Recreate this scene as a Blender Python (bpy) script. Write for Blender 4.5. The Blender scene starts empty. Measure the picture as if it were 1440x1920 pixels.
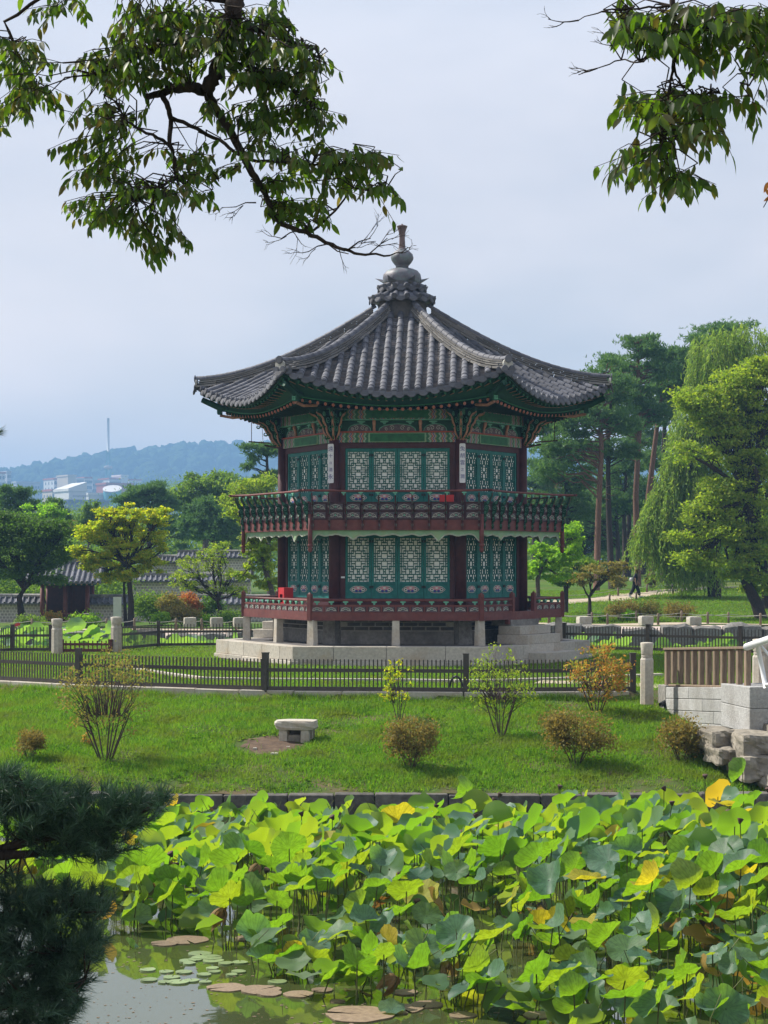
import bpy, bmesh, math, random
import numpy as np
from mathutils import Vector, Matrix, Euler, Quaternion
random.seed(7)
rng = np.random.default_rng(7)
PI = math.pi
R = math.radians
SC = bpy.context.scene
COL = SC.collection

# ------------------------------------------------------------------ camera
FPX, EYE, HZN = 3650.0, 4.9, 1056.0          # focal length in photo pixels, eye height over the pond, horizon row
cam_d = bpy.data.cameras.new('camera')
cam_d.sensor_fit = 'VERTICAL'
cam_d.sensor_height = 36.0
cam_d.lens = 36.0 * FPX / 1920.0
cam_d.shift_y = (HZN - 960.0) / 1920.0
cam_d.clip_start = 0.2
cam_d.clip_end = 12000.0
cam = bpy.data.objects.new('camera', cam_d)
cam.location = (0, 0, EYE)
cam.rotation_euler = (R(90), 0, 0)
COL.objects.link(cam)
SC.camera = cam

# ------------------------------------------------------------------ sky and sun
SUN_EL, SUN_AZ = R(46), R(-64)               # azimuth from +Y, negative to the left
SUN_DIR = Vector((math.sin(SUN_AZ) * math.cos(SUN_EL), math.cos(SUN_AZ) * math.cos(SUN_EL), math.sin(SUN_EL)))
world = bpy.data.worlds.new('World')
SC.world = world
world.use_nodes = True
wn = world.node_tree
wn.nodes.clear()
w_out = wn.nodes.new('ShaderNodeOutputWorld')
w_bg = wn.nodes.new('ShaderNodeBackground')
w_sky = wn.nodes.new('ShaderNodeTexSky')
w_sky.sky_type = 'NISHITA'
w_sky.sun_disc = False
w_sky.sun_elevation = SUN_EL
w_sky.sun_rotation = SUN_AZ
w_sky.altitude = 0
w_sky.air_density = 1.0
w_sky.dust_density = 2.2
w_sky.ozone_density = 1.0
w_tc = wn.nodes.new('ShaderNodeTexCoord')
w_map = wn.nodes.new('ShaderNodeMapping')
w_map.inputs['Scale'].default_value = (1.0, 1.0, 2.6)
w_noise = wn.nodes.new('ShaderNodeTexNoise')
w_noise.inputs['Scale'].default_value = 2.4
w_noise.inputs['Detail'].default_value = 5
w_noise.inputs['Roughness'].default_value = 0.52
w_ramp = wn.nodes.new('ShaderNodeValToRGB')
w_ramp.color_ramp.elements[0].position = 0.34
w_ramp.color_ramp.elements[0].color = (0.42, 0.42, 0.42, 1)
w_ramp.color_ramp.elements[1].position = 0.66
w_ramp.color_ramp.elements[1].color = (0.95, 0.95, 0.95, 1)
w_mix = wn.nodes.new('ShaderNodeMixRGB')
w_mix.inputs['Color2'].default_value = (7.15, 7.25, 8.0, 1)     # thin high cloud veil
w_sep = wn.nodes.new('ShaderNodeSeparateXYZ')                    # the veil is brightest low over the horizon, all round
wn.links.new(w_tc.outputs['Generated'], w_sep.inputs[0])
w_el = wn.nodes.new('ShaderNodeMapRange')
w_el.inputs['From Min'].default_value = 0.0
w_el.inputs['From Max'].default_value = 0.30
wn.links.new(w_sep.outputs['Z'], w_el.inputs['Value'])
w_veil = wn.nodes.new('ShaderNodeMixRGB')
w_veil.inputs['Color1'].default_value = (14.2, 11.7, 10.0, 1)
w_veil.inputs['Color2'].default_value = (7.6, 7.9, 8.8, 1)
wn.links.new(w_el.outputs['Result'], w_veil.inputs['Fac'])
wn.links.new(w_veil.outputs['Color'], w_mix.inputs['Color2'])
wn.links.new(w_tc.outputs['Generated'], w_map.inputs['Vector'])
wn.links.new(w_map.outputs['Vector'], w_noise.inputs['Vector'])
wn.links.new(w_noise.outputs['Fac'], w_ramp.inputs['Fac'])
wn.links.new(w_ramp.outputs['Color'], w_mix.inputs['Fac'])
wn.links.new(w_sky.outputs['Color'], w_mix.inputs['Color1'])
wn.links.new(w_mix.outputs['Color'], w_bg.inputs['Color'])
w_bg.inputs['Strength'].default_value = 0.072
wn.links.new(w_bg.outputs['Background'], w_out.inputs['Surface'])

sun_d = bpy.data.lights.new('sun', 'SUN')
sun_d.energy = 5.0
sun_d.angle = R(0.6)
sun_d.color = (1.0, 0.94, 0.84)
sun = bpy.data.objects.new('sun', sun_d)
sun.rotation_euler = SUN_DIR.to_track_quat('Z', 'Y').to_euler()
sun.location = (-30, 20, 60)
COL.objects.link(sun)

SC.view_settings.view_transform = 'Standard'
SC.view_settings.look = 'None'
SC.view_settings.gamma = 1.0
SC.view_settings.use_curve_mapping = False
SC.view_settings.exposure = 0.6
SC.render.engine = 'CYCLES'
SC.cycles.max_bounces = 8
SC.cycles.transparent_max_bounces = 8
SC.cycles.use_denoising = True

# ------------------------------------------------------------------ helpers
def P(px, py, d):
    """world point seen at photo pixel (px, py) at distance d"""
    return Vector(((px - 720.0) / FPX * d, d, EYE - (py - HZN) / FPX * d))

def tag(o, label=None, cat=None, group=None, kind=None):
    if label: o['label'] = label
    if cat: o['category'] = cat
    if group: o['group'] = group
    if kind: o['kind'] = kind
    return o

def empty(name, loc=(0, 0, 0), rz=0.0):
    o = bpy.data.objects.new(name, None)
    o.empty_display_size = 0.2
    o.location = loc
    o.rotation_euler = (0, 0, rz)
    COL.objects.link(o)
    return o

def thing(name, label, cat, loc=(0, 0, 0), rz=0.0, group=None):
    return tag(empty(name, loc, rz), label, cat, group)

def link(name, me, parent=None, M=None):
    o = bpy.data.objects.new(name, me)
    COL.objects.link(o)
    if parent is not None:
        o.parent = parent
    if M is not None:
        o.matrix_basis = M
    return o

def np_mesh(name, V, Fc, mats, smooth=False, midx=None):
    """mesh from numpy arrays; Fc is (m,3) or (m,4)"""
    V = np.asarray(V, np.float32); Fc = np.asarray(Fc, np.int32)
    me = bpy.data.meshes.new(name)
    k = Fc.shape[1]
    me.vertices.add(len(V)); me.vertices.foreach_set('co', V.ravel())
    me.loops.add(Fc.size); me.loops.foreach_set('vertex_index', Fc.ravel())
    me.polygons.add(len(Fc))
    me.polygons.foreach_set('loop_start', np.arange(0, Fc.size, k, dtype=np.int32))
    me.polygons.foreach_set('loop_total', np.full(len(Fc), k, np.int32))
    if midx is not None:
        me.polygons.foreach_set('material_index', np.asarray(midx, np.int32))
    if smooth:
        me.polygons.foreach_set('use_smooth', np.ones(len(Fc), bool))
    me.update(calc_edges=True)
    for m in (mats if isinstance(mats, (list, tuple)) else [mats]):
        me.materials.append(m)
    return me

class MB:
    """collects shapes; build() links them as one mesh object"""
    def __init__(s):
        s.v = []; s.f = []; s.m = []; s.sm = []
    def add(s, vs, fs, mi=0, smooth=False):
        b = len(s.v)
        s.v.extend([tuple(v) for v in vs])
        for f in fs:
            s.f.append([b + i for i in f]); s.m.append(mi); s.sm.append(smooth)
    def box(s, c, size, M=None, mi=0, top=1.0):
        x, y, z = size[0] / 2, size[1] / 2, size[2] / 2
        vs = [Vector((sx * x * (top if sz > 0 else 1), sy * y * (top if sz > 0 else 1), sz * z)) for sz in (-1, 1) for sy in (-1, 1) for sx in (-1, 1)]
        if M is not None:
            vs = [M @ v for v in vs]
        c = Vector(c)
        s.add([v + c for v in vs], [(0, 2, 3, 1), (4, 5, 7, 6), (0, 1, 5, 4), (2, 6, 7, 3), (0, 4, 6, 2), (1, 3, 7, 5)], mi)
    def box2(s, lo, hi, mi=0):
        s.box([(lo[i] + hi[i]) / 2 for i in range(3)], [abs(hi[i] - lo[i]) for i in range(3)], None, mi)
    def tube(s, pts, rad, n=6, mi=0, cap=True, smooth=True):
        pts = [Vector(p) for p in pts]
        if not isinstance(rad, (list, tuple)): rad = [rad] * len(pts)
        rings = []
        up = Vector((0.13, 0.21, 0.97))
        for i, p in enumerate(pts):
            t = (pts[min(i + 1, len(pts) - 1)] - pts[max(i - 1, 0)])
            if t.length < 1e-9: t = Vector((0, 0, 1))
            t.normalize()
            a = t.cross(up)
            if a.length < 1e-3: a = t.cross(Vector((1, 0, 0)))
            a.normalize(); b = t.cross(a)
            rings.append([p + (a * math.cos(2 * PI * k / n) + b * math.sin(2 * PI * k / n)) * rad[i] for k in range(n)])
        vs = [v for r in rings for v in r]
        fs = []
        for i in range(len(pts) - 1):
            for k in range(n):
                k2 = (k + 1) % n
                fs.append((i * n + k, i * n + k2, (i + 1) * n + k2, (i + 1) * n + k))
        if cap:
            fs.append(tuple(range(n))); fs.append(tuple((len(pts) - 1) * n + k for k in reversed(range(n))))
        s.add(vs, fs, mi, smooth)
    def lathe(s, prof, n=16, c=(0, 0, 0), mi=0, smooth=True, ph=0.0, lobes=0, lobe_d=0.0):
        c = Vector(c); vs = []; fs = []
        for (r, z) in prof:
            for k in range(n):
                a = 2 * PI * k / n + ph
                rr = r * (1 + (lobe_d * abs(math.sin(a * lobes / 2)) if lobes else 0))
                vs.append(c + Vector((rr * math.cos(a), rr * math.sin(a), z)))
        for i in range(len(prof) - 1):
            for k in range(n):
                k2 = (k + 1) % n
                fs.append((i * n + k, i * n + k2, (i + 1) * n + k2, (i + 1) * n + k))
        fs.append(tuple(reversed(range(n)))); fs.append(tuple((len(prof) - 1) * n + k for k in range(n)))
        s.add(vs, fs, mi, smooth)
    def prism(s, poly, M, d, mi=0):
        """2-D polygon (x, y) extruded by d along local z, placed by M"""
        n = len(poly)
        vs = [M @ Vector((x, y, -d / 2)) for x, y in poly] + [M @ Vector((x, y, d / 2)) for x, y in poly]
        fs = [tuple(reversed(range(n))), tuple(range(n, 2 * n))]
        fs += [(k, (k + 1) % n, n + (k + 1) % n, n + k) for k in range(n)]
        s.add(vs, fs, mi)
    def mesh(s, name, mats):
        me = bpy.data.meshes.new(name)
        me.from_pydata([tuple(v) for v in s.v], [], s.f)
        for m in (mats if isinstance(mats, (list, tuple)) else [mats]):
            me.materials.append(m)
        me.polygons.foreach_set('material_index', s.m)
        me.polygons.foreach_set('use_smooth', s.sm)
        me.update()
        return me
    def build(s, name, mats, parent=None, M=None):
        return link(name, s.mesh(name, mats), parent, M)

def T(x=0, y=0, z=0): return Matrix.Translation((x, y, z))
def RZ(a): return Matrix.Rotation(a, 4, 'Z')
def RX(a): return Matrix.Rotation(a, 4, 'X')
def RY(a): return Matrix.Rotation(a, 4, 'Y')
def S3(x, y, z): return Matrix.Diagonal((x, y, z, 1))
def frame(o, x, y, z):
    """matrix from origin and three axes"""
    x, y, z, o = Vector(x), Vector(y), Vector(z), Vector(o)
    return Matrix(((x.x, y.x, z.x, o.x), (x.y, y.y, z.y, o.y), (x.z, y.z, z.z, o.z), (0, 0, 0, 1)))
def lerp(a, b, t): return a + (b - a) * t
def interp(x, xs, ys): return float(np.interp(x, xs, ys))
def sstep(t):
    t = min(1, max(0, t)); return t * t * (3 - 2 * t)

# ------------------------------------------------------------------ materials
def mat(name, col, col2=None, rough=0.7, scale=6.0, detail=5, bump=0.0, bscale=None, spec=0.3, metal=0.0,
        island=0.0, objr=0.0, contrast=(0.35, 0.65), stain=None, stain_scale=1.2, stain_amt=0.6, stretch=None, coords='Object'):
    m = bpy.data.materials.new(name)
    m.use_nodes = True
    nt = m.node_tree; N = nt.nodes; L = nt.links
    b = N['Principled BSDF']
    b.inputs['Roughness'].default_value = rough
    b.inputs['Specular IOR Level'].default_value = spec
    b.inputs['Metallic'].default_value = metal
    tc = N.new('ShaderNodeTexCoord')
    vec = tc.outputs[coords]
    if stretch:
        mp = N.new('ShaderNodeMapping'); mp.inputs['Scale'].default_value = stretch
        L.new(vec, mp.inputs['Vector']); vec = mp.outputs['Vector']
    n1 = N.new('ShaderNodeTexNoise'); n1.inputs['Scale'].default_value = scale; n1.inputs['Detail'].default_value = detail
    n1.inputs['Roughness'].default_value = 0.62
    L.new(vec, n1.inputs['Vector'])
    rp = N.new('ShaderNodeValToRGB')
    rp.color_ramp.elements[0].position = contrast[0]; rp.color_ramp.elements[1].position = contrast[1]
    c2 = col2 or tuple(c * 0.72 for c in col)
    rp.color_ramp.elements[0].color = (*col, 1); rp.color_ramp.elements[1].color = (*c2, 1)
    L.new(n1.outputs['Fac'], rp.inputs['Fac'])
    out = rp.outputs['Color']
    if stain:
        n2 = N.new('ShaderNodeTexNoise'); n2.inputs['Scale'].default_value = stain_scale; n2.inputs['Detail'].default_value = 6
        n2.inputs['Roughness'].default_value = 0.65
        L.new(tc.outputs[coords], n2.inputs['Vector'])
        r2 = N.new('ShaderNodeValToRGB'); r2.color_ramp.elements[0].position = 0.48; r2.color_ramp.elements[1].position = 0.68
        r2.color_ramp.elements[0].color = (0, 0, 0, 1); r2.color_ramp.elements[1].color = (stain_amt,) * 3 + (1,)
        L.new(n2.outputs['Fac'], r2.inputs['Fac'])
        mx = N.new('ShaderNodeMixRGB'); mx.inputs['Color2'].default_value = (*stain, 1)
        L.new(r2.outputs['Color'], mx.inputs['Fac']); L.new(out, mx.inputs['Color1']); out = mx.outputs['Color']
    for amt, kind in ((island, 0), (objr, 1)):
        if amt:
            if kind == 0:
                g = N.new('ShaderNodeNewGeometry'); val = g.outputs['Random Per Island']
            else:
                g = N.new('ShaderNodeObjectInfo'); val = g.outputs['Random']
            mr = N.new('ShaderNodeMapRange'); mr.inputs['To Min'].default_value = 1 - amt; mr.inputs['To Max'].default_value = 1 + amt
            L.new(val, mr.inputs['Value'])
            hs = N.new('ShaderNodeHueSaturation'); L.new(mr.outputs['Result'], hs.inputs['Value']); L.new(out, hs.inputs['Color'])
            out = hs.outputs['Color']
    L.new(out, b.inputs['Base Color'])
    if bump:
        nb = N.new('ShaderNodeTexNoise'); nb.inputs['Scale'].default_value = bscale or scale * 3; nb.inputs['Detail'].default_value = 6
        L.new(vec, nb.inputs['Vector'])
        bp = N.new('ShaderNodeBump'); bp.inputs['Strength'].default_value = bump; bp.inputs['Distance'].default_value = 0.02
        L.new(nb.outputs['Fac'], bp.inputs['Height']); L.new(bp.outputs['Normal'], b.inputs['Normal'])
    return m

def leaf_mat(name, cols, trans, tfac=0.45, rough=0.55, spec=0.25, objr=False, back=None, veins=0, patch=None):
    """leaf: diffuse with gloss plus light coming through; colour picked per leaf (mesh island or object)"""
    m = bpy.data.materials.new(name)
    m.use_nodes = True
    nt = m.node_tree; N = nt.nodes; L = nt.links
    b = N['Principled BSDF']; out = N['Material Output']
    b.inputs['Roughness'].default_value = rough
    b.inputs['Specular IOR Level'].default_value = spec
    if objr:
        val = N.new('ShaderNodeObjectInfo').outputs['Random']
    else:
        val = N.new('ShaderNodeNewGeometry').outputs['Random Per Island']
    def ramp(cs, v):
        r = N.new('ShaderNodeValToRGB')
        e = r.color_ramp.elements
        while len(e) < len(cs): e.new(0.5)
        for i, c in enumerate(cs):
            e[i].position = i / max(1, len(cs) - 1); e[i].color = (*c, 1)
        L.new(v, r.inputs['Fac'])
        return r.outputs['Color']
    base = ramp(cols, val)
    tcol = ramp(trans, val)
    if back:
        g = N.new('ShaderNodeNewGeometry')
        mx = N.new('ShaderNodeMixRGB')
        L.new(g.outputs['Backfacing'], mx.inputs['Fac']); L.new(base, mx.inputs['Color1'])
        bc = ramp(back, val); L.new(bc, mx.inputs['Color2']); base = mx.outputs['Color']
    if patch:
        sc_, pc_, pt_ = patch
        tcp = N.new('ShaderNodeTexCoord'); pn = N.new('ShaderNodeTexNoise'); pn.inputs['Scale'].default_value = sc_; pn.inputs['Detail'].default_value = 5
        L.new(tcp.outputs['Object'], pn.inputs['Vector'])
        pr = N.new('ShaderNodeValToRGB'); pr.color_ramp.elements[0].position = 0.44; pr.color_ramp.elements[1].position = 0.66
        L.new(pn.outputs['Fac'], pr.inputs['Fac'])
        for nm_ in ('b', 't'):
            mx = N.new('ShaderNodeMixRGB'); L.new(pr.outputs['Color'], mx.inputs['Fac'])
            L.new(base if nm_ == 'b' else tcol, mx.inputs['Color1']); mx.inputs['Color2'].default_value = (*(pc_ if nm_ == 'b' else pt_), 1)
            if nm_ == 'b': base = mx.outputs['Color']
            else: tcol = mx.outputs['Color']
    if veins:
        tc = N.new('ShaderNodeTexCoord')
        gr = N.new('ShaderNodeTexGradient'); gr.gradient_type = 'RADIAL'
        L.new(tc.outputs['Object'], gr.inputs['Vector'])
        mu = N.new('ShaderNodeMath'); mu.operation = 'MULTIPLY'; mu.inputs[1].default_value = veins
        L.new(gr.outputs['Fac'], mu.inputs[0])
        fr = N.new('ShaderNodeMath'); fr.operation = 'PINGPONG'; fr.inputs[1].default_value = 0.5
        L.new(mu.outputs[0], fr.inputs[0])
        r3 = N.new('ShaderNodeValToRGB'); r3.color_ramp.elements[0].position = 0.0; r3.color_ramp.elements[1].position = 0.16
        r3.color_ramp.elements[0].color = (0.66, 0.68, 0.6, 1); r3.color_ramp.elements[1].color = (1, 1, 1, 1)
        L.new(fr.outputs[0], r3.inputs['Fac'])
        ns = N.new('ShaderNodeTexNoise'); ns.inputs['Scale'].default_value = 5; ns.inputs['Detail'].default_value = 6
        L.new(tc.outputs['Object'], ns.inputs['Vector'])
        r4 = N.new('ShaderNodeValToRGB'); r4.color_ramp.elements[0].position = 0.35; r4.color_ramp.elements[1].position = 0.62
        r4.color_ramp.elements[0].color = (0.72, 0.7, 0.6, 1); r4.color_ramp.elements[1].color = (1.05, 1.05, 1, 1)
        L.new(ns.outputs['Fac'], r4.inputs['Fac'])
        for src in (r3.outputs['Color'], r4.outputs['Color']):
            m1 = N.new('ShaderNodeMixRGB'); m1.blend_type = 'MULTIPLY'; m1.inputs['Fac'].default_value = 1
            L.new(tcol, m1.inputs['Color1']); L.new(src, m1.inputs['Color2']); tcol = m1.outputs['Color']
            m2 = N.new('ShaderNodeMixRGB'); m2.blend_type = 'MULTIPLY'; m2.inputs['Fac'].default_value = 0.6
            L.new(base, m2.inputs['Color1']); L.new(src, m2.inputs['Color2']); base = m2.outputs['Color']
    L.new(base, b.inputs['Base Color'])
    t = N.new('ShaderNodeBsdfTranslucent'); L.new(tcol, t.inputs['Color'])
    ms = N.new('ShaderNodeMixShader'); ms.inputs['Fac'].default_value = tfac
    L.new(b.outputs['BSDF'], ms.inputs[1]); L.new(t.outputs['BSDF'], ms.inputs[2])
    L.new(ms.outputs['Shader'], out.inputs['Surface'])
    return m

M = {}
M['tile'] = mat('roof_tile', (0.115, 0.12, 0.145), (0.05, 0.053, 0.067), 0.62, 7, 6, 0.25, 40, 0.35, island=0.22, objr=0.26, stain=(0.22, 0.22, 0.225), stain_scale=3, stain_amt=0.45)
M['tile_pale'] = mat('ridge_tile_pale', (0.19, 0.187, 0.18), (0.085, 0.085, 0.09), 0.7, 6, 6, 0.25, 40, 0.3, island=0.25, objr=0.38, stain=(0.33, 0.29, 0.22), stain_scale=2.5, stain_amt=0.6)
M['tile_pan'] = mat('pan_tile', (0.17, 0.165, 0.17), (0.085, 0.084, 0.09), 0.66, 7, 5, 0.2, 40, 0.3, island=0.28, stain=(0.3, 0.23, 0.18), stain_scale=3, stain_amt=0.45)
M['mortar'] = mat('lime_mortar', (0.52, 0.51, 0.47), (0.3, 0.3, 0.28), 0.85, 10)
M['copper'] = mat('weathered_copper', (0.16, 0.16, 0.185), (0.10, 0.097, 0.115), 0.55, 4, 5, 0.1, 20, 0.4, 0.1, stain=(0.14, 0.24, 0.23), stain_scale=5, stain_amt=0.6)
M['copper_red'] = mat('red_copper', (0.17, 0.115, 0.11), (0.10, 0.07, 0.07), 0.5, 5, 5, 0.1, 20, 0.45, 0.35, stretch=(4, 4, 0.4))
M['wood_red'] = mat('red_lacquered_wood', (0.165, 0.048, 0.042), (0.105, 0.033, 0.032), 0.6, 5, 6, 0.12, 30, 0.3, stain=(0.2, 0.09, 0.075), stain_scale=3, stain_amt=0.45)
M['wood_dark'] = mat('dark_maroon_wood', (0.078, 0.026, 0.028), (0.05, 0.018, 0.022), 0.62, 5, 6, 0.12, 30, 0.3)
M['teal'] = mat('teal_paint', (0.022, 0.18, 0.155), (0.014, 0.12, 0.11), 0.6, 5, 5, 0.06, 30, 0.3)
M['teal_dark'] = mat('teal_lattice_paint', (0.024, 0.15, 0.13), (0.016, 0.1, 0.09), 0.6, 5)
M['paper'] = mat('door_paper', (0.88, 0.89, 0.85), (0.80, 0.82, 0.78), 0.9, 2.5, 3, spec=0.1)
M['green'] = mat('green_paint', (0.03, 0.17, 0.065), (0.018, 0.10, 0.045), 0.62, 5, 5, 0.05)
M['green_dark'] = mat('dark_green_paint', (0.018, 0.085, 0.048), (0.012, 0.055, 0.035), 0.65, 6)
M['green_pale'] = mat('pale_green_paint', (0.25, 0.42, 0.25), (0.17, 0.31, 0.19), 0.65, 4, 5, stain=(0.38, 0.42, 0.2), stain_scale=2, stain_amt=0.5)
M['mint'] = mat('mint_paint', (0.16, 0.43, 0.30), (0.10, 0.3, 0.21), 0.6, 6)
M['cream'] = mat('cream_paint', (0.62, 0.62, 0.54), (0.45, 0.45, 0.4), 0.7, 8)
M['salmon'] = mat('salmon_paint', (0.52, 0.27, 0.18), (0.33, 0.16, 0.11), 0.65, 9)
M['orange_red'] = mat('vermilion_paint', (0.38, 0.075, 0.035), (0.25, 0.05, 0.03), 0.6, 8)
M['blue'] = mat('ultramarine_paint', (0.05, 0.06, 0.32), (0.035, 0.05, 0.2), 0.65, 10)
M['violet'] = mat('violet_grey_paint', (0.16, 0.125, 0.14), (0.08, 0.065, 0.08), 0.7, 12)
M['pink'] = mat('pink_paint', (0.55, 0.28, 0.27), (0.45, 0.22, 0.24), 0.7, 10)
M['rose'] = mat('faded_rose_panel', (0.40, 0.19, 0.17), (0.3, 0.13, 0.12), 0.75, 5)
M['granite'] = mat('granite', (0.50, 0.465, 0.40), (0.37, 0.345, 0.30), 0.85, 14, 8, 0.3, 60, 0.2, objr=0.13, stain=(0.36, 0.28, 0.19), stain_scale=1.4, stain_amt=0.6)
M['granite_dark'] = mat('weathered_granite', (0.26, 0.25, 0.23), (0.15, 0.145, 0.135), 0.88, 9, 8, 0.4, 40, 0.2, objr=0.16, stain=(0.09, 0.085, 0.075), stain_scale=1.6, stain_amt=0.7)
M['granite_new'] = mat('chiselled_granite', (0.42, 0.42, 0.41), (0.30, 0.30, 0.295), 0.88, 16, 8, 1.0, 30, 0.15, objr=0.12, stain=(0.22, 0.21, 0.19), stain_scale=1.1, stain_amt=0.6)
M['rubble'] = mat('rubble_stone', (0.30, 0.27, 0.22), (0.17, 0.155, 0.13), 0.9, 6, 8, 0.8, 14, 0.15, objr=0.15)
M['wetstone'] = mat('dark_wet_stone', (0.15, 0.14, 0.125), (0.065, 0.06, 0.055), 0.85, 5, 8, 0.6, 22, 0.25, objr=0.25, stain=(0.04, 0.045, 0.03), stain_scale=1.5, stain_amt=0.7)
M['paving'] = mat('paving_stone', (0.15, 0.14, 0.14), (0.09, 0.085, 0.085), 0.85, 3, 6, 0.3, 20, stain=(0.3, 0.28, 0.25), stain_scale=1.0, stain_amt=0.5)
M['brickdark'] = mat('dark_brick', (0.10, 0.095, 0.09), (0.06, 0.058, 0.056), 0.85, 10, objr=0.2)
M['joint'] = mat('white_joint', (0.42, 0.40, 0.36), (0.3, 0.29, 0.26), 0.85, 10)
M['fence'] = mat('brown_painted_steel', (0.078, 0.066, 0.056), (0.052, 0.045, 0.039), 0.55, 8, 5, spec=0.35, objr=0.12)
M['fence_red'] = mat('dark_red_steel', (0.14, 0.04, 0.038), (0.09, 0.03, 0.03), 0.55, 8)
M['wood'] = mat('weathered_timber', (0.27, 0.205, 0.145), (0.15, 0.11, 0.08), 0.8, 5, 7, 0.3, 22, 0.2, objr=0.2, stretch=(8, 8, 0.7))
M['white_metal'] = mat('white_painted_metal', (0.76, 0.77, 0.78), (0.68, 0.69, 0.7), 0.4, 4, spec=0.5)
M['red'] = mat('red_box_paint', (0.55, 0.018, 0.022), (0.45, 0.014, 0.018), 0.4, 4, spec=0.5)
M['black'] = mat('black_rubber', (0.015, 0.015, 0.017), (0.025, 0.025, 0.027), 0.5, 8)
M['white'] = mat('white_board_paint', (0.75, 0.76, 0.78), (0.66, 0.67, 0.7), 0.6, 4)
M['ink'] = mat('blue_ink', (0.045, 0.05, 0.22), (0.06, 0.065, 0.26), 0.6, 5)
M['bark'] = mat('dark_bark', (0.055, 0.043, 0.036), (0.028, 0.023, 0.02), 0.9, 9, 7, 0.6, 30, 0.15, stretch=(3, 3, 1))
M['bark_grey'] = mat('grey_bark', (0.12, 0.10, 0.082), (0.06, 0.05, 0.042), 0.9, 9, 7, 0.6, 30, 0.15, stretch=(3, 3, 1))
M['bark_pine'] = mat('red_pine_bark', (0.20, 0.115, 0.08), (0.10, 0.06, 0.047), 0.9, 7, 7, 0.7, 24, 0.12, stretch=(3, 3, 1))
M['twig'] = mat('twig_bark', (0.085, 0.055, 0.045), (0.05, 0.035, 0.03), 0.85, 12)
M['soil'] = mat('soil', (0.14, 0.10, 0.07), (0.085, 0.06, 0.045), 0.95, 4, 8, 0.6, 16, 0.1)
# ------------------------------------------------------------------ the setting: terrain, water, paths
LAWN = EYE - 3.1
FX = [-40, -26, -16, -10.4, -7.8, -2.88, 1.97, 6.2, 10, 26, 40]
FY = [66, 60, 54.6, 51.6, 49.6, 47.2, 46.6, 47.0, 47.6, 52, 60]
def front_line(x): return interp(x, FX, FY)
WALL_Y = 38.0
def island_z(x, y):
    yf = front_line(x)
    if y >= yf: return LAWN + 0.02 * math.sin(x * 0.7) * math.sin(y * 0.6)
    t = (yf - y) / (yf - WALL_Y)
    z = lerp(1.60, 0.36, t) + 0.10 * math.sin(PI * t) + 0.03 * math.sin(x * 1.3 + y) + 0.025 * math.sin(x * 2.9 - y * 1.7)
    return z
def far_z(x, y):
    right = sstep((x + 4) / 8.0)
    a = 1.72 + 0.02 * math.sin(x * 0.4)
    b = 2.0 + sstep((y - 96) / 26.0) * (0.86 + 0.016 * max(0, min(40, x))) + sstep((y - 124) / 60.0) * 1.1 + 0.04 * math.sin(x * 0.8 + y * 0.5)
    z = lerp(a, b, right)
    if y > 220: z = lerp(z, 2.0, sstep((y - 220) / 200.0))
    return z
def hit(px, py, zf, d0, d1, step=0.05):
    """where the sight line through a photo pixel meets the terrain"""
    d = d0
    while d < d1:
        p = P(px, py, d)
        if p.z <= zf(p.x, d): return p
        d += step
    return P(px, py, d1)
def grid_mesh(name, xs, ys, zf, m):
    X, Y = np.meshgrid(xs, ys)
    Z = np.array([[zf(x, y) for x in xs] for y in ys])
    V = np.stack([X.ravel(), Y.ravel(), Z.ravel()], 1)
    nx, ny = len(xs), len(ys)
    i = np.arange(nx * ny).reshape(ny, nx)
    Fc = np.stack([i[:-1, :-1].ravel(), i[:-1, 1:].ravel(), i[1:, 1:].ravel(), i[1:, :-1].ravel()], 1)
    return np_mesh(name, V, Fc, m, True)

M['lawn'] = mat('lawn_turf', (0.075, 0.15, 0.018), (0.045, 0.10, 0.014), 0.95, 1.1, 9, 0.5, 40, 0.05, stain=(0.13, 0.115, 0.04), stain_scale=0.9, stain_amt=0.55)
M['bank'] = mat('bank_turf', (0.06, 0.11, 0.022), (0.085, 0.075, 0.04), 0.95, 1.6, 9, 0.8, 40, 0.05, stain=(0.15, 0.11, 0.07), stain_scale=0.8, stain_amt=0.85)
M['farground'] = mat('park_ground', (0.085, 0.15, 0.022), (0.05, 0.10, 0.02), 0.95, 0.5, 9, 0.3, 10, 0.05, stain=(0.15, 0.13, 0.05), stain_scale=0.16, stain_amt=0.6)
M['sand'] = mat('sandy_path', (0.46, 0.39, 0.30), (0.36, 0.30, 0.23), 0.95, 1.5, 8, 0.2, 20, 0.05)
M['mud'] = mat('pond_mud', (0.05, 0.05, 0.03), (0.03, 0.03, 0.02), 0.9, 2)

xs = np.concatenate([np.arange(-40, -14, 1.6), np.arange(-14, 14, 0.35), np.arange(14, 41, 1.6)])
ys = np.concatenate([np.arange(WALL_Y, 53, 0.3), np.arange(53, 73.5, 0.8)])
tag(link('lawn', grid_mesh('lawn', xs, ys, island_z, M['bank'])), kind='structure')
xs = np.concatenate([np.arange(-2100, -300, 300), np.arange(-300, -60, 40), np.arange(-60, 60, 1.5), np.arange(60, 300, 40), np.arange(300, 2101, 300)])
ys = np.concatenate([np.arange(90.4, 150, 1.5), np.arange(150, 400, 25), np.arange(400, 3850, 300)])
tag(link('ground', grid_mesh('ground', xs, ys, far_z, M['farground'])), kind='structure')
xs = np.linspace(-60, 60, 13); ys = np.linspace(-60, 90.5, 14)
tag(link('pond_bed', grid_mesh('pond_bed', xs, ys, lambda x, y: -0.7, M['mud'])), kind='structure')
def near_z(x, y): return lerp(3.0, -0.6, sstep((y - 1) / 8.0))
xs = np.linspace(-60, 60, 61); ys = np.concatenate([np.linspace(-60, 6, 8), np.arange(7, 14.6, 0.75)])
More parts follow.
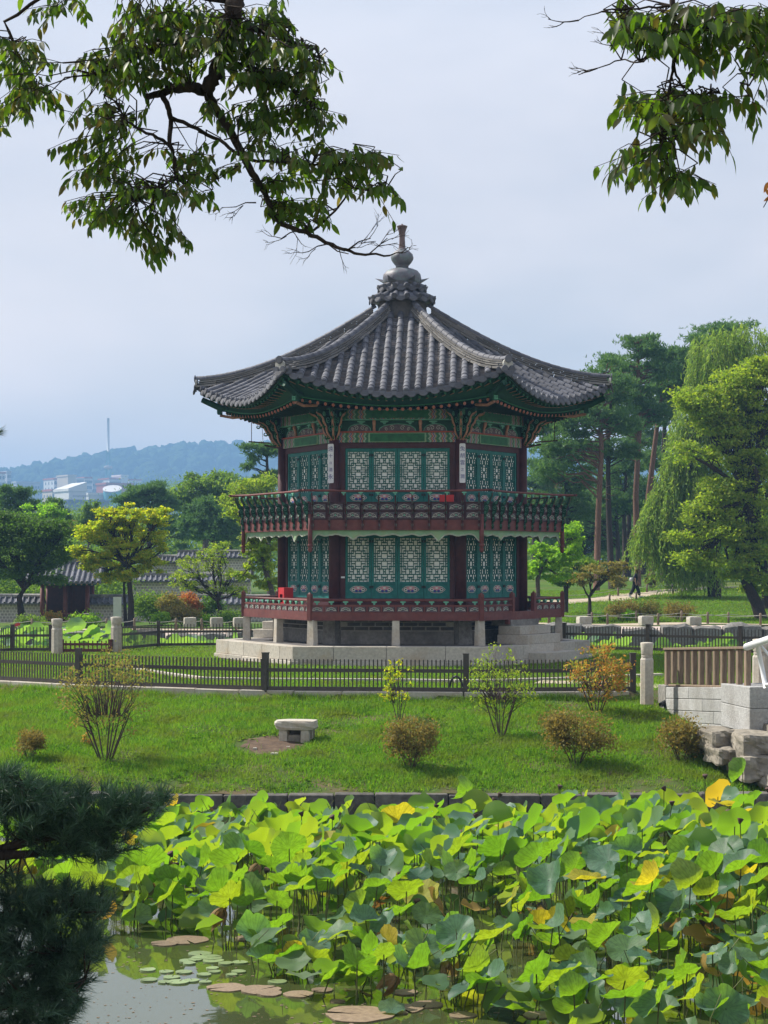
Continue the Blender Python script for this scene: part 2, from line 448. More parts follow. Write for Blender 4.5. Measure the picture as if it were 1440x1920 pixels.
tag(link('near_bank', grid_mesh('near_bank', xs, ys, near_z, M['bank'])), kind='structure')

# pond water
wm = bpy.data.materials.new('pond_water'); wm.use_nodes = True
N = wm.node_tree.nodes; L = wm.node_tree.links
b = N['Principled BSDF']
b.inputs['Base Color'].default_value = (0.052, 0.066, 0.022, 1)
b.inputs['Roughness'].default_value = 0.035
b.inputs['IOR'].default_value = 1.95
tc = N.new('ShaderNodeTexCoord')
nz = N.new('ShaderNodeTexNoise'); nz.inputs['Scale'].default_value = 1.4; nz.inputs['Detail'].default_value = 3
L.new(tc.outputs['Object'], nz.inputs['Vector'])
bp = N.new('ShaderNodeBump'); bp.inputs['Strength'].default_value = 0.05; bp.inputs['Distance'].default_value = 0.05
L.new(nz.outputs['Fac'], bp.inputs['Height']); L.new(bp.outputs['Normal'], b.inputs['Normal'])
M['water'] = wm
mb = MB(); mb.add([(-60, 9, 0), (60, 9, 0), (60, 91, 0), (-60, 91, 0)], [(0, 1, 2, 3)])
tag(mb.build('water', M['water']), kind='structure')

# paths draped on the terrain
def strip(name, pts, wid, zf, m, lift=0.004):
    V = []; Fc = []
    P2 = []
    for i in range(len(pts) - 1):
        for k in range(10): P2.append(Vector(pts[i]).lerp(Vector(pts[i + 1]), k / 10))
    P2.append(Vector(pts[-1]))
    for i, p in enumerate(P2):
        t = (P2[min(i + 1, len(P2) - 1)] - P2[max(i - 1, 0)]); n = Vector((-t.y, t.x, 0)).normalized()
        w = wid * (1 + 0.12 * math.sin(i * 1.7))
        for s in (-0.5, -0.17, 0.17, 0.5):
            q = p + n * w * s
            V.append((q.x, q.y, zf(q.x, q.y) + lift + (0.03 if abs(s) < 0.3 else 0.012)))
    for i in range(len(P2) - 1):
        for k in range(3):
            a = i * 4 + k; Fc.append((a, a + 1, a + 5, a + 4))
    return tag(link(name, np_mesh(name, V, Fc, m, True)), kind='structure')
hp = [hit(px, py, far_z, 92, 200) for px, py in ((1040, 1130), (1100, 1126), (1160, 1121), (1220, 1113), (1290, 1104.5), (1370, 1101), (1480, 1100))]
strip('path', [(p.x, p.y, 0) for p in hp], 2.6, far_z, M['sand'])
strip('path', [(-40, 93.4, 0), (0, 92.6, 0), (12, 92.4, 0), (20, 92.6, 0), (40, 94, 0)], 2.2, far_z, M['sand'])
# ------------------------------------------------------------------ the hexagonal pavilion
PC = Vector(((754 - 720) / FPX * 64.0, 64.0, LAWN))
PAV_M = T(*PC) @ RZ(R(-3))
pav = thing('pavilion', 'two storey hexagonal pavilion with grey tiled roof, teal lattice doors and red balconies', 'pavilion', PC, R(-3))
C30, T30 = math.cos(R(30)), math.tan(R(30))
def K(k): return RZ(R(60 * k))
def mitre(mb, Rh, th, z0, z1, s0=None, s1=None, mi=0):
    """a bar along the front face of a hexagon of radius Rh (outer), mitred at the corners"""
    a = Rh * C30; h = Rh / 2; hi = h - th * T30
    o0, i0 = (-h, -hi) if s0 is None else (s0, s0)
    o1, i1 = (h, hi) if s1 is None else (s1, s1)
    vs = [(o0, -a, z0), (o1, -a, z0), (i1, -a + th, z0), (i0, -a + th, z0), (o0, -a, z1), (o1, -a, z1), (i1, -a + th, z1), (i0, -a + th, z1)]
    mb.add(vs, [(0, 3, 2, 1), (4, 5, 6, 7), (0, 1, 5, 4), (1, 2, 6, 5), (2, 3, 7, 6), (3, 0, 4, 7)], mi)
def hexslab(mb, Rh, z0, z1, mi=0):
    vs = [(Rh * math.sin(R(60 * k + 30)), -Rh * math.cos(R(60 * k + 30)), z) for z in (z0, z1) for k in range(6)]
    mb.add(vs, [tuple(reversed(range(6))), tuple(range(6, 12))] + [(k, (k + 1) % 6, 6 + (k + 1) % 6, 6 + k) for k in range(6)], mi)

# --- stone platform
RP = 6.16
mb = MB(); hexslab(mb, RP - 0.03, 0.0, 0.565)
plat = mb.build('platform', M['paving'], pav)
for k in range(6):
    cuts = [-RP / 2] + [-RP / 2 + RP * f for f in ((0.2, 0.46, 0.75), (0.27, 0.6, 0.83), (0.3, 0.55, 0.78), (0.25, 0.5, 0.8), (0.3, 0.52, 0.7), (0.17, 0.38, 0.62, 0.84))[k]] + [RP / 2]
    for j in range(len(cuts) - 1):
        for (ra, z0, z1, th) in ((RP, 0.145, 0.58, 0.5), (RP + 0.07, -0.05, 0.14, 0.55)):
            sc = ra / RP
            mb = MB()
            mitre(mb, ra, th, z0, z1, None if j == 0 else cuts[j] * sc + 0.006, None if j == len(cuts) - 2 else cuts[j + 1] * sc - 0.006)
            o = mb.build('stone_block', M['granite'], plat, K(k))
            bv = o.modifiers.new('bevel', 'BEVEL'); bv.width = 0.012; bv.segments = 1
# paving slabs on the platform top, lying in rings
for k in range(6):
    for ring, (r0, r1) in enumerate(((4.35, 4.95), (4.96, 5.62))):
        n = 5 + ring
        a0, a1 = r0 * C30, r1 * C30
        for j in range(n):
            mb = MB()
            f0, f1 = -0.5 + j / n + 0.004, -0.5 + (j + 1) / n - 0.004
            z = 0.566; z1 = 0.574 + 0.004 * random.random()
            vs = [(f0 * r1, -a1, z), (f1 * r1, -a1, z), (f1 * r0, -a0 - 0.008, z), (f0 * r0, -a0 - 0.008, z)]
            vs += [(x, y, z1) for x, y, _ in vs]
            mb.add(vs, [(4, 5, 6, 7), (0, 1, 5, 4), (1, 2, 6, 5), (2, 3, 7, 6), (3, 0, 4, 7)])
            mb.build('paving_slab', M['paving'], plat, K(k))

# --- inner podium of stone and brick under the deck
mb = MB(); hexslab(mb, 4.05, 0.57, 1.44)
pod = mb.build('podium', M['joint'], pav)
brick_me = None
for k in range(6):
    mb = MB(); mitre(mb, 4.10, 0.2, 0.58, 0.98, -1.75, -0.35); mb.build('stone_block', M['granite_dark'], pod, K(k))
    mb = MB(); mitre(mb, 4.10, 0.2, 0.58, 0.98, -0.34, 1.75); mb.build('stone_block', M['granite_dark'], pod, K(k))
    if brick_me is None:
        mb = MB(); mb.box((0, 0, 0), (0.4, 0.06, 0.105)); brick_me = mb.mesh('brick', M['brickdark'])
    for r_ in range(3):
        for j in range(8):
            x = -1.55 + j * 0.443 + (0.2 if r_ % 2 else 0)
            if x > 1.62: continue
            link('brick', brick_me, pod, K(k) @ T(x, -4.05 * C30 - 0.005, 1.065 + r_ * 0.135))
    # corner pier
    mb = MB(); mb.box((0, 0, 0), (0.46, 0.46, 0.86), None, 0, 0.94)
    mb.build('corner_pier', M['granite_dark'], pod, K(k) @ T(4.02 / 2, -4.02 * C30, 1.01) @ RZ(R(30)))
# --- stone posts that carry the deck
mb = MB(); mb.box((0, 0, 0), (0.25, 0.25, 0.775), None, 0, 0.86)
post_me = mb.mesh('deck_post', M['granite'])
for k in range(6):
    link('deck_post', post_me, pav, K(k) @ T(5.13 / 2, -5.13 * C30, 0.965) @ RZ(R(30)))
    link('deck_post', post_me, pav, K(k) @ T(0, -5.13 * C30, 0.965))
# --- steps on the entrance face and on the one opposite
for k in (1, 4):
    st = empty('steps'); st.parent = pav; st.matrix_basis = K(k)
    for (z0, z1, ro, w) in ((0.0, 0.34, 5.95, 2.2), (0.58, 0.87, 5.30, 2.15), (0.872, 1.14, 4.98, 2.0)):
        mb = MB(); mb.box2((-w / 2, -ro, z0), (w / 2, -4.2, z1))
        o = mb.build('step', M['granite'], st)
        bv = o.modifiers.new('bevel', 'BEVEL'); bv.width = 0.02; bv.segments = 2
    mb = MB(); mb.box2((-0.9, -4.6, 1.142), (0.9, -3.9, 1.33)); mb.build('step', M['granite_dark'], st)

# --- lower deck
mb = MB(); hexslab(mb, 5.2, 1.47, 1.552); mb.build('lower_deck', M['wood_dark'], pav)
RD = 5.27
def scroll_pts(cx, cz, r, turns, a0, sgn, n=14):
    return [(cx + sgn * r * (1 - 0.78 * i / n) * math.cos(a0 + turns * 2 * PI * i / n), cz + r * (1 - 0.78 * i / n) * math.sin(a0 + turns * 2 * PI * i / n)) for i in range(n + 1)]
def motif(mb, w, h, y, mi_line, mi_dot, r=0.007):
    """palmette of curls in an oblong field, on the plane y"""
    for s in (-1, 1):
        for (cx, cz, rr, t, a0) in ((0.26, -0.16, 0.26, 0.9, R(170)), (0.11, 0.10, 0.3, 0.55, R(200)), (0.40, -0.22, 0.17, 0.8, R(90))):
            pts = [(x * w, y, z * h * 1.0) for x, z in scroll_pts(cx * s, cz, rr * 0.5, t, a0, s, 8)]
            mb.tube(pts, r, 4, mi_line, False, False)
    mb.tube([(-0.46 * w, y, -0.4 * h), (-0.36 * w, y, 0.1 * h), (-0.16 * w, y, 0.3 * h), (0, y, 0.42 * h), (0.16 * w, y, 0.3 * h), (0.36 * w, y, 0.1 * h), (0.46 * w, y, -0.4 * h)], r, 4, mi_line, False, False)
    mb.box((0, y, 0.02 * h), (0.11 * w, 0.012, 0.28 * h), RY(R(0)), mi_dot)
def panel_mesh(name, w, h, mats):
    mb = MB(); mb.box((0, 0, 0), (w, 0.02, h), None, 0)
    motif(mb, w, h, -0.013, 1, 2)
    return mb.mesh(name, mats)
low_panel = panel_mesh('rail_panel', 0.37, 0.15, [M['violet'], M['cream'], M['mint']])
# lotus leaf shaped support under the hand rail
def lotus_cap(name, w, h, mats):
    mb = MB()
    poly = [(-0.12 * w, -0.5 * h), (0.12 * w, -0.5 * h), (0.2 * w, 0.0), (0.5 * w, 0.18 * h), (0.46 * w, 0.42 * h), (0.2 * w, 0.5 * h), (-0.2 * w, 0.5 * h), (-0.46 * w, 0.42 * h), (-0.5 * w, 0.18 * h), (-0.2 * w, 0.0)]
    mb.prism(poly, RX(R(90)), 0.05, 0)
    return mb.mesh(name, mats)
low_cap = lotus_cap('lotus_support', 0.17, 0.13, [M['mint']])
mb = MB(); mb.box((0, 0, 0.40), (0.13, 0.13, 0.81)); mb.box((0, 0, 0.83), (0.10, 0.10, 0.06), None, 0, 0.3)
railpost_me = mb.mesh('rail_post', M['wood_red'])
for k in range(6):
    a = RD * C30; h = RD / 2
    opening = k in (1, 4)
    mb = MB(); mitre(mb, RD, 0.14, 1.345, 1.585)
    if opening: mb.box2((-1.0, -a - 0.004, 1.2), (1.0, -a + 0.13, 1.343))
    mb.build('deck_beam', M['wood_red'], pav, K(k))
    rail = MB()
    segs = [(-h, h)] if not opening else [(-h, -0.72), (0.80, h)]
    for s0, s1 in segs:
        rail.tube([(s0, -a + 0.06, 1.965), (s1, -a + 0.06, 1.965)], 0.042, 8)
        rail.box2((s0, -a + 0.02, 1.765), (s1, -a + 0.10, 1.825))
        rail.box2((s0, -a + 0.02, 1.587), (s1, -a + 0.10, 1.612))
    ro = rail.build('lower_railing', M['wood_red'], pav, K(k))
    link('rail_post', railpost_me, ro, T(-h, -a + 0.03, 1.346) @ RZ(R(-30)))
    if opening:
        for x in (-0.66, 0.74): link('rail_post', railpost_me, ro, T(x, -a + 0.06, 1.346))
    n = 12
    for j in range(n):
        x = -h + (j + 0.5) * 2 * h / n
        if opening and -0.95 < x < 0.98: continue
        link('rail_panel', low_panel, ro, T(x, -a + 0.05, 1.689) @ S3(0.9, 1, 1))
        link('lotus_support', low_cap, ro, T(x, -a + 0.06, 1.878))
        if j:
            mb = MB(); mb.box((-h + j * 2 * h / n, -a + 0.055, 1.69), (0.05, 0.075, 0.15)); mb.build('rail_stile', M['wood_red'], ro)

# --- upper balcony
RB = 5.27
mb = MB(); hexslab(mb, 5.18, 4.34, 4.424); mb.build('upper_deck', M['wood_dark'], pav)
up_panel = panel_mesh('balcony_panel', 0.44, 0.19, [M['violet'], M['cream'], M['mint']])
up_cap = lotus_cap('lotus_support', 0.15, 0.10, [M['mint']])
# curved bracket baluster (profile in the plane across the railing)
bal_poly = [(0.02, 4.16), (0.07, 4.13), (0.10, 4.22), (0.08, 4.34), (0.14, 4.40), (0.13, 4.52), (0.10, 4.58), (0.19, 4.66), (0.22, 4.80), (0.17, 4.86), (0.24, 4.93), (0.27, 5.02),
            (0.33, 5.14), (0.345, 5.25), (0.30, 5.25), (0.275, 5.14), (0.20, 5.03), (0.12, 4.97), (0.02, 4.95)]
mb = MB()
prisM = frame((0, 0, 0), (0, -1, 0), (0, 0, 1), (1, 0, 0))
mb.prism(bal_poly, prisM, 0.042, 0)
for i_ in range(2, len(mb.m)): mb.m[i_] = 2
for (cx, cz, r_) in ((0.13, 4.79, 0.075), (0.09, 4.64, 0.05), (0.07, 4.45, 0.06), (0.06, 4.26, 0.045), (0.19, 4.95, 0.05)):
    for sx in (-0.022, 0.022):
        mb.tube([(sx, -x, z) for x, z in scroll_pts(cx, cz, r_, 1.3, R(40), 1, 10)], 0.006, 4, 1, False, False)
bal_me = mb.mesh('baluster', [M['green_dark'], M['mint'], M['wood_dark']])
mb = MB(); mb.box((0, 0, 0), (0.055, 0.05, 0.60)); stile_me = mb.mesh('balcony_stile', M['wood_dark'])
NB = 10
for k in range(6):
    a = RB * C30; h = RB / 2
    mb = MB(); mitre(mb, RB, 0.16, 4.11, 4.42); mb.build('balcony_beam', M['wood_red'], pav, K(k))
    rl = MB()
    mitre(rl, RB - 0.01, 0.09, 4.423, 4.455); mitre(rl, RB - 0.01, 0.09, 4.675, 4.715); mitre(rl, RB - 0.01, 0.09, 4.93, 4.975)
    mitre(rl, RB - 0.02, 0.03, 4.455, 4.675); mitre(rl, RB - 0.02, 0.03, 4.715, 4.93)
    ro = rl.build('upper_railing', M['wood_dark'], pav, K(k))
    # hand rail runs past the corners
    af = a + 0.32; hf = af * T30 + 0.13
    mb = MB(); mb.tube([(-hf, -af, 5.325), (-hf * 0.5, -af, 5.295), (hf * 0.5, -af, 5.295), (hf, -af, 5.325)], 0.036, 8)
    mb.build('hand_rail', M['wood_red'], ro)
    for j in range(NB):
        x = -h + (j + 0.5) * 2 * h / NB
        for z in (4.565, 4.822):
            link('balcony_panel', up_panel, ro, T(x, -a - 0.001, z))
    for j in range(NB + 1):
        x = (-h + j * 2 * h / NB) * 0.965
        link('baluster', bal_me, ro, T(x, -a + 0.02, 0))
        if 0 < j < NB: link('lotus_support', up_cap, ro, T(x * 1.03, -a - 0.31, 5.22))
        link('balcony_stile', stile_me, ro, T(x, -a + 0.0, 4.70))
# hanging corner posts with turned ends
mb = MB(); mb.lathe([(0.07, 4.6), (0.07, 3.72), (0.05, 3.70), (0.085, 3.66), (0.085, 3.62), (0.05, 3.59), (0.075, 3.53), (0.06, 3.46), (0.02, 3.43)], 10)
hang_me = mb.mesh('hanging_post', M['wood_red'])
for k in range(6):
    link('hanging_post', hang_me, pav, K(k) @ T(RB * 0.995 / 2, -RB * 0.995 * C30, 0))
# scalloped valance under the balcony
def val_d(s, h):
    t = abs(s) / h
    d = 0.115 + 0.055 * abs(math.sin(s * 5.4 + 0.6)) + 0.02 * abs(math.sin(s * 10.8))
    d += 0.17 * max(0, 1 - abs(abs(s) - 1.3) / 0.2) + 0.2 * max(0, (t - 0.93) / 0.07)
    return d
mb = MB(); h = 5.16 / 2; a = 5.16 * C30
ns = 130
xsv = [-h + 2 * h * i / ns for i in range(ns + 1)]
for i in range(ns):
    x0, x1 = xsv[i], xsv[i + 1]
    z0, z1 = 4.108 - val_d(x0, h), 4.108 - val_d(x1, h)
    mb.add([(x0, -a, 4.108), (x1, -a, 4.108), (x1, -a, z1), (x0, -a, z0), (x0, -a + 0.03, 4.108), (x1, -a + 0.03, 4.108), (x1, -a + 0.03, z1), (x0, -a + 0.03, z0)],
           [(0, 3, 2, 1), (4, 5, 6, 7), (3, 7, 6, 2)])
for off, rr in ((0.006, 0.009), (0.035, 0.006)):
    mb.tube([(x, -a - 0.004, 4.108 - val_d(x, h) + off) for x in xsv], rr, 4, 1, True, False)
val_me = mb.mesh('valance', [M['green_pale'], M['cream']])
for k in range(6): link('valance', val_me, pav, K(k))

# --- columns and walls
RC = 3.93
AC = RC * C30
mb = MB(); mb.lathe([(0.185, 1.5), (0.18, 4.3), (0.165, 7.25)], 14)
col_me = mb.mesh('column', M['wood_dark'])
for k in range(6): link('column', col_me, pav, K(k) @ T(RC / 2, -AC, 0))
# lattice of a door leaf, holes read on a 350 x 645 field, mirrored in both directions
LW, LH = 350, 660
holes = [(0, 0, 22, 58), (35, 0, 85, 20), (100, 0, 150, 20), (165, 0, 185, 56), (68, 40, 118, 104), (36, 42, 54, 60), (131, 42, 149, 60), (0, 80, 54, 101), (135, 80, 215, 101),
         (0, 121, 21, 222), (36, 121, 86, 141), (103, 121, 150, 184), (166, 121, 184, 140), (166, 162, 184, 183), (36, 161, 55, 222), (55, 161, 86, 180), (134, 203, 216, 223), (69, 204, 86, 222),
         (101, 204, 119, 264), (133, 242, 217, 303), (66, 245, 101, 264), (66, 284, 119, 303), (36, 242, 53, 303), (0, 243, 18, 264), (0, 284, 18, 303),
         (0, 322, 18, 338), (36, 322, 54, 338), (66, 321, 150, 339), (166, 322, 184, 338)]
g = np.ones((LH // 2, LW // 2), bool)
for (x0, y0, x1, y1) in holes:
    for (fx, fy) in ((0, 0), (1, 0), (0, 1), (1, 1)):
        X0, X1 = (x0, x1) if not fx else (LW - x1, LW - x0)
        Y0, Y1 = (y0, y1) if not fy else (LH - y1, LH - y0)
        g[max(0, Y0 // 2 - 1):Y1 // 2 + 1, max(0, X0 // 2 - 1):X1 // 2 + 1] = False
def lattice_mesh(w, hgt, name):
    mb = MB(); gg = g.copy(); ny, nx = gg.shape
    for y in range(ny):
        x = 0
        while x < nx:
            if gg[y, x]:
                x1 = x
                while x1 < nx and gg[y, x1]: x1 += 1
                y1 = y + 1
                while y1 < ny and gg[y1, x:x1].all(): y1 += 1
                gg[y:y1, x:x1] = False
                mb.box2((-w / 2 + x * w / nx, -0.014, hgt - y1 * hgt / ny), (-w / 2 + x1 * w / nx, 0.014, hgt - y * hgt / ny))
                x = x1
            else: x += 1
    return mb.mesh(name, M['teal_dark'])
lat_me = lattice_mesh(0.655, 1.0, 'lattice')
def lobed(w, h, n=28, k=6, d=0.12):
    return [(w / 2 * math.cos(2 * PI * i / n) * (1 + d * abs(math.cos(k * PI * i / n))) * 0.9, h / 2 * math.sin(2 * PI * i / n) * (1 + d * abs(math.cos(k * PI * i / n))) * 0.9) for i in range(n)]
mb = MB()
for j, (w, h_, mi) in enumerate(((0.53, 0.235, 0), (0.50, 0.205, 1), (0.45, 0.17, 2))):
    mb.prism(lobed(w, h_), T(0, -0.003 * j, 0) @ RX(R(90)), 0.006, mi)
for (x, z, r_, mi) in ((0, 0.035, 0.075, 3), (-0.15, 0.0, 0.05, 0), (0.15, 0.0, 0.05, 0), (-0.06, -0.045, 0.038, 4), (0.06, -0.045, 0.038, 4), (-0.1, 0.045, 0.03, 3), (0.1, 0.045, 0.03, 3), (0, 0.05, 0.035, 0), (-0.15, 0.0, 0.022, 5), (0.15, 0, 0.022, 5)):
    mb.prism([(x + r_ * 1.25 * math.cos(t * PI / 5), z + r_ * math.sin(t * PI / 5)) for t in range(10)], T(0, -0.010 - 0.08 * (0.06 - r_) * 0.1 - (0.003 if mi in (5,) else 0), 0) @ RX(R(90)), 0.006, mi)
flower_me = mb.mesh('painted_flower', [M['cream'], M['violet'], M['mint'], M['pink'], M['blue'], M['black']])
mb = MB(); mb.box((0, 0, 0), (0.655, 0.01, 1.0)); paper_me = mb.mesh('paper', M['paper'])
mb = MB(); mb.box((0, 0, 0), (0.05, 0.03, 0.075)); hinge_me = mb.mesh('hinge', M['black'])
DW = 0.815
def door_frame(z0, z1, l0, l1, p0, p1):
    mb = MB(); w = DW / 2 - 0.004
    mb.box2((-w, -0.035, z0), (-0.327, 0.035, z1)); mb.box2((0.327, -0.035, z0), (w, 0.035, z1))
    for a, b_ in ((z0, p0), (p1, l0), (l1, z1)): mb.box2((-0.327, -0.034, a), (0.327, 0.034, b_))
    mb.box2((-0.327, -0.015, p0), (0.327, 0.015, p1))
    return mb.mesh('door', M['teal'])
storeys = ((2.0, 4.05, 2.52, 3.88, 2.10, 2.44, 1.55, 4.40), (4.85, 6.68, 5.38, 6.57, 4.97, 5.30, 4.425, 6.86))
for (z0, z1, l0, l1, p0, p1, f0, f1) in storeys:
    dm = door_frame(z0, z1, l0, l1, p0, p1)
    for k in range(6):
        fr = MB()
        y = -AC + 0.06
        hw = RC / 2 - 0.1
        fr.box2((-hw, y - 0.06, f0), (hw, y + 0.06, z0 - 0.004))
        fr.box2((-hw, y - 0.061, z1 + 0.004), (hw, y + 0.061, f1))
        for s in (-1, 1): fr.box2((s * (2 * DW + 0.003), y - 0.062, z0 - 0.005), (s * hw, y + 0.062, z1 + 0.005))
        fr.build('wall_frame', M['wood_dark'], pav, K(k))
        for j in range(4):
            d = link('door', dm, pav, K(k) @ T((j - 1.5) * DW, y, 0))
            link('lattice', lat_me, d, T(0, 0, l0) @ S3(1, 1, l1 - l0))
            link('paper', paper_me, d, T(0, 0.0205, (l0 + l1) / 2) @ S3(1, 1, l1 - l0))
            link('painted_flower', flower_me, d, T(0, -0.0195, (p0 + p1) / 2 + 0.01))
            sx = 1 if j % 2 == 0 else -1
            for zz in (l1 - 0.1, p0 + 0.26): link('hinge', hinge_me, d, T(sx * 0.37, -0.045, zz))
mb = MB(); mb.box((0, 0, 0), (0.12, 0.02, 0.055)); mb.build('sensor_plate', M['white'], pav, T(-1.70, -AC - 0.02, 2.66))

# --- painted beams, brackets
dan = bpy.data.materials.new('painted_border'); dan.use_nodes = True
N = dan.node_tree.nodes; L = dan.node_tree.links; b = N['Principled BSDF']; b.inputs['Roughness'].default_value = 0.65
tc = N.new('ShaderNodeTexCoord'); sx = N.new('ShaderNodeSeparateXYZ'); L.new(tc.outputs['Object'], sx.inputs[0])
ab = N.new('ShaderNodeMath'); ab.operation = 'PINGPONG'; ab.inputs[1].default_value = 0.075; L.new(sx.outputs['Z'], ab.inputs[0])
ax = N.new('ShaderNodeMath'); ax.operation = 'ABSOLUTE'; L.new(sx.outputs['X'], ax.inputs[0])
ad = N.new('ShaderNodeMath'); ad.operation = 'MULTIPLY_ADD'; ad.inputs[1].default_value = 0.8; L.new(ab.outputs[0], ad.inputs[0]); L.new(ax.outputs[0], ad.inputs[2])
ml = N.new('ShaderNodeMath'); ml.operation = 'MULTIPLY'; ml.inputs[1].default_value = 3.1; L.new(ad.outputs[0], ml.inputs[0])
fr_ = N.new('ShaderNodeMath'); fr_.operation = 'FRACT'; L.new(ml.outputs[0], fr_.inputs[0])
cr = N.new('ShaderNodeValToRGB'); cr.color_ramp.interpolation = 'CONSTANT'
cols = ((0, (0.03, 0.17, 0.07)), (0.16, (0.36, 0.36, 0.3)), (0.24, (0.10, 0.30, 0.20)), (0.36, (0.28, 0.06, 0.04)), (0.46, (0.42, 0.25, 0.19)), (0.56, (0.05, 0.06, 0.2)), (0.66, (0.3, 0.3, 0.33)), (0.74, (0.26, 0.19, 0.05)), (0.84, (0.04, 0.20, 0.11)), (0.93, (0.02, 0.05, 0.04)))
e = cr.color_ramp.elements
while len(e) < len(cols): e.new(0.5)
for i, (p_, c_) in enumerate(cols): e[i].position = p_; e[i].color = (*c_, 1)
L.new(fr_.outputs[0], cr.inputs['Fac']); L.new(cr.outputs['Color'], b.inputs['Base Color'])
M['dan'] = dan
# carved bracket arm, profile in the (outward, up) plane
arm = [(0.0, 6.86), (0.13, 6.95), (0.26, 7.06), (0.36, 7.18), (0.40, 7.34), (0.50, 7.46), (0.56, 7.60), (0.70, 7.70), (0.86, 7.74)]
mb = MB()
poly = arm + [(0.86, 7.84), (0.3, 7.86), (0.0, 7.86)]
mb.prism(poly, frame((0, 0, 0), (0, -1, 0), (0, 0, 1), (1, 0, 0)), 0.07, 0)
mb.tube([(0, -x - 0.01, z) for x, z in arm], [0.03, 0.042, 0.036, 0.03, 0.042, 0.036, 0.03, 0.042, 0.025], 6, 1)
for (cx, cz, r_) in ((0.10, 7.14, 0.09), (0.24, 7.30, 0.11), (0.12, 7.46, 0.10), (0.36, 7.55, 0.11), (0.18, 7.68, 0.1), (0.55, 7.73, 0.08)):
    for sx_ in (-0.04, 0.04):
        mb.tube([(sx_, -x, z) for x, z in scroll_pts(cx, cz, r_, 1.4, R(200), 1, 12)], 0.015, 4, 2, False, False)
# leaf curls standing out of the edge
for (cx, cz, r_) in ((0.30, 7.02, 0.07), (0.52, 7.36, 0.08), (0.74, 7.60, 0.07)):
    mb.tube([(0, -x, z) for x, z in scroll_pts(cx, cz, r_, 1.1, R(150), 1, 12)], [0.028 - 0.0015 * i for i in range(13)], 5, 3, False, True)
arm_me = mb.mesh('bracket_arm', [M['green_dark'], M['salmon'], M['mint'], M['green']])
for k in range(6):
    for ang, sc in ((-62, 0.85), (-28, 1.0), (0, 1.12), (28, 1.0), (62, 0.85)):
        link('bracket_arm', arm_me, pav, K(k) @ T(RC / 2, -AC, 0) @ RZ(R(30 + ang)) @ S3(1, sc, 1))
# flower boss and hwaban struts
mb = MB(); mb.tube([(0, 0, 7.19), (0, -0.02, 7.36), (0, -0.05, 7.46), (0, -0.07, 7.56)], [0.05, 0.045, 0.06, 0.05], 6)
strut_me = mb.mesh('strut', M['salmon'])
boat = lotus_cap('boat_bracket', 0.26, 0.11, [M['mint']])
mb = MB(); mb.lathe([(0.13, 0), (0.12, 0.03), (0.05, 0.05)], 12, ph=0); boss_me = mb.mesh('flower_boss', [M['mint']])
for k in range(6):
    y = -AC
    mb = MB(); mb.box2((-0.85, y - 0.10, 6.885), (0.85, y - 0.05, 7.135)); mb.build('green_panel', M['green'], pav, K(k))
    mb = MB(); mb.box2((-0.90, y - 0.09, 6.865), (0.90, y - 0.045, 7.155)); mb.build('panel_border', M['green_pale'], pav, K(k))
    mb = MB(); mb.box2((-1.86, y - 0.07, 6.862), (1.86, y + 0.1, 7.16)); mb.build('painted_beam', M['dan'], pav, K(k))
    mb = MB(); mb.box2((-1.93, y - 0.12, 7.162), (1.93, y + 0.1, 7.205)); mb.build('red_batten', M['orange_red'], pav, K(k))
    mb = MB(); mb.box2((-1.9, y - 0.02, 7.207), (1.9, y + 0.1, 7.62)); mb.build('frieze_board', M['green_dark'], pav, K(k))
    mb = MB(); mb.box2((-2.05, y - 0.16, 7.58), (2.05, y + 0.1, 7.88)); mb.build('upper_beam', M['dan'], pav, K(k))
    mb = MB(); mb.box2((-0.95, y - 0.185, 7.61), (0.95, y - 0.158, 7.85)); mb.build('green_panel', M['green'], pav, K(k))
    mb = MB(); mb.box2((-2.1, y - 0.20, 7.545), (2.1, y + 0.05, 7.577)); mb.build('green_batten', M['mint'], pav, K(k))
    for x in (-0.72, 0.72):
        link('strut', strut_me, pav, K(k) @ T(x, y - 0.10, 0))
    for x in (-1.12, -0.4, 0.4, 1.12):
        link('boat_bracket', boat, pav, K(k) @ T(x, y - 0.14, 7.47))
    for x, w in ((-1.18, 0.72), (0, 1.16), (1.18, 0.72)):
        mb = MB()
        arch = [(-w / 2, 7.21), (w / 2, 7.21), (w * 0.47, 7.30), (w * 0.36, 7.38), (w * 0.2, 7.42), (0, 7.44), (-w * 0.2, 7.42), (-w * 0.36, 7.38), (-w * 0.47, 7.30)]
        mb.prism(arch, RX(R(90)), 0.03, 0)
        mb.tube([(px_, -0.02, pz_) for px_, pz_ in arch[1:] + arch[:1]], 0.014, 4, 2, True, False)
        for s in (-1, 1):
            for (cx, cz, r_) in ((0.14, 7.31, 0.08), (0.30, 7.27, 0.055)):
                mb.tube([(px_, -0.022, pz_) for px_, pz_ in scroll_pts(cx * w * s, cz, r_, 1.2, R(30), s, 10)], 0.009, 4, 1, False, False)
        mb.build('arch_panel', [M['violet'], M['cream'], M['mint']], pav, K(k) @ T(x, y - 0.04, 0))
    link('flower_boss', boss_me, pav, K(k) @ T(RC / 2, -AC, 0) @ RZ(R(30)) @ T(0, -0.30, 7.80) @ RX(R(90)))

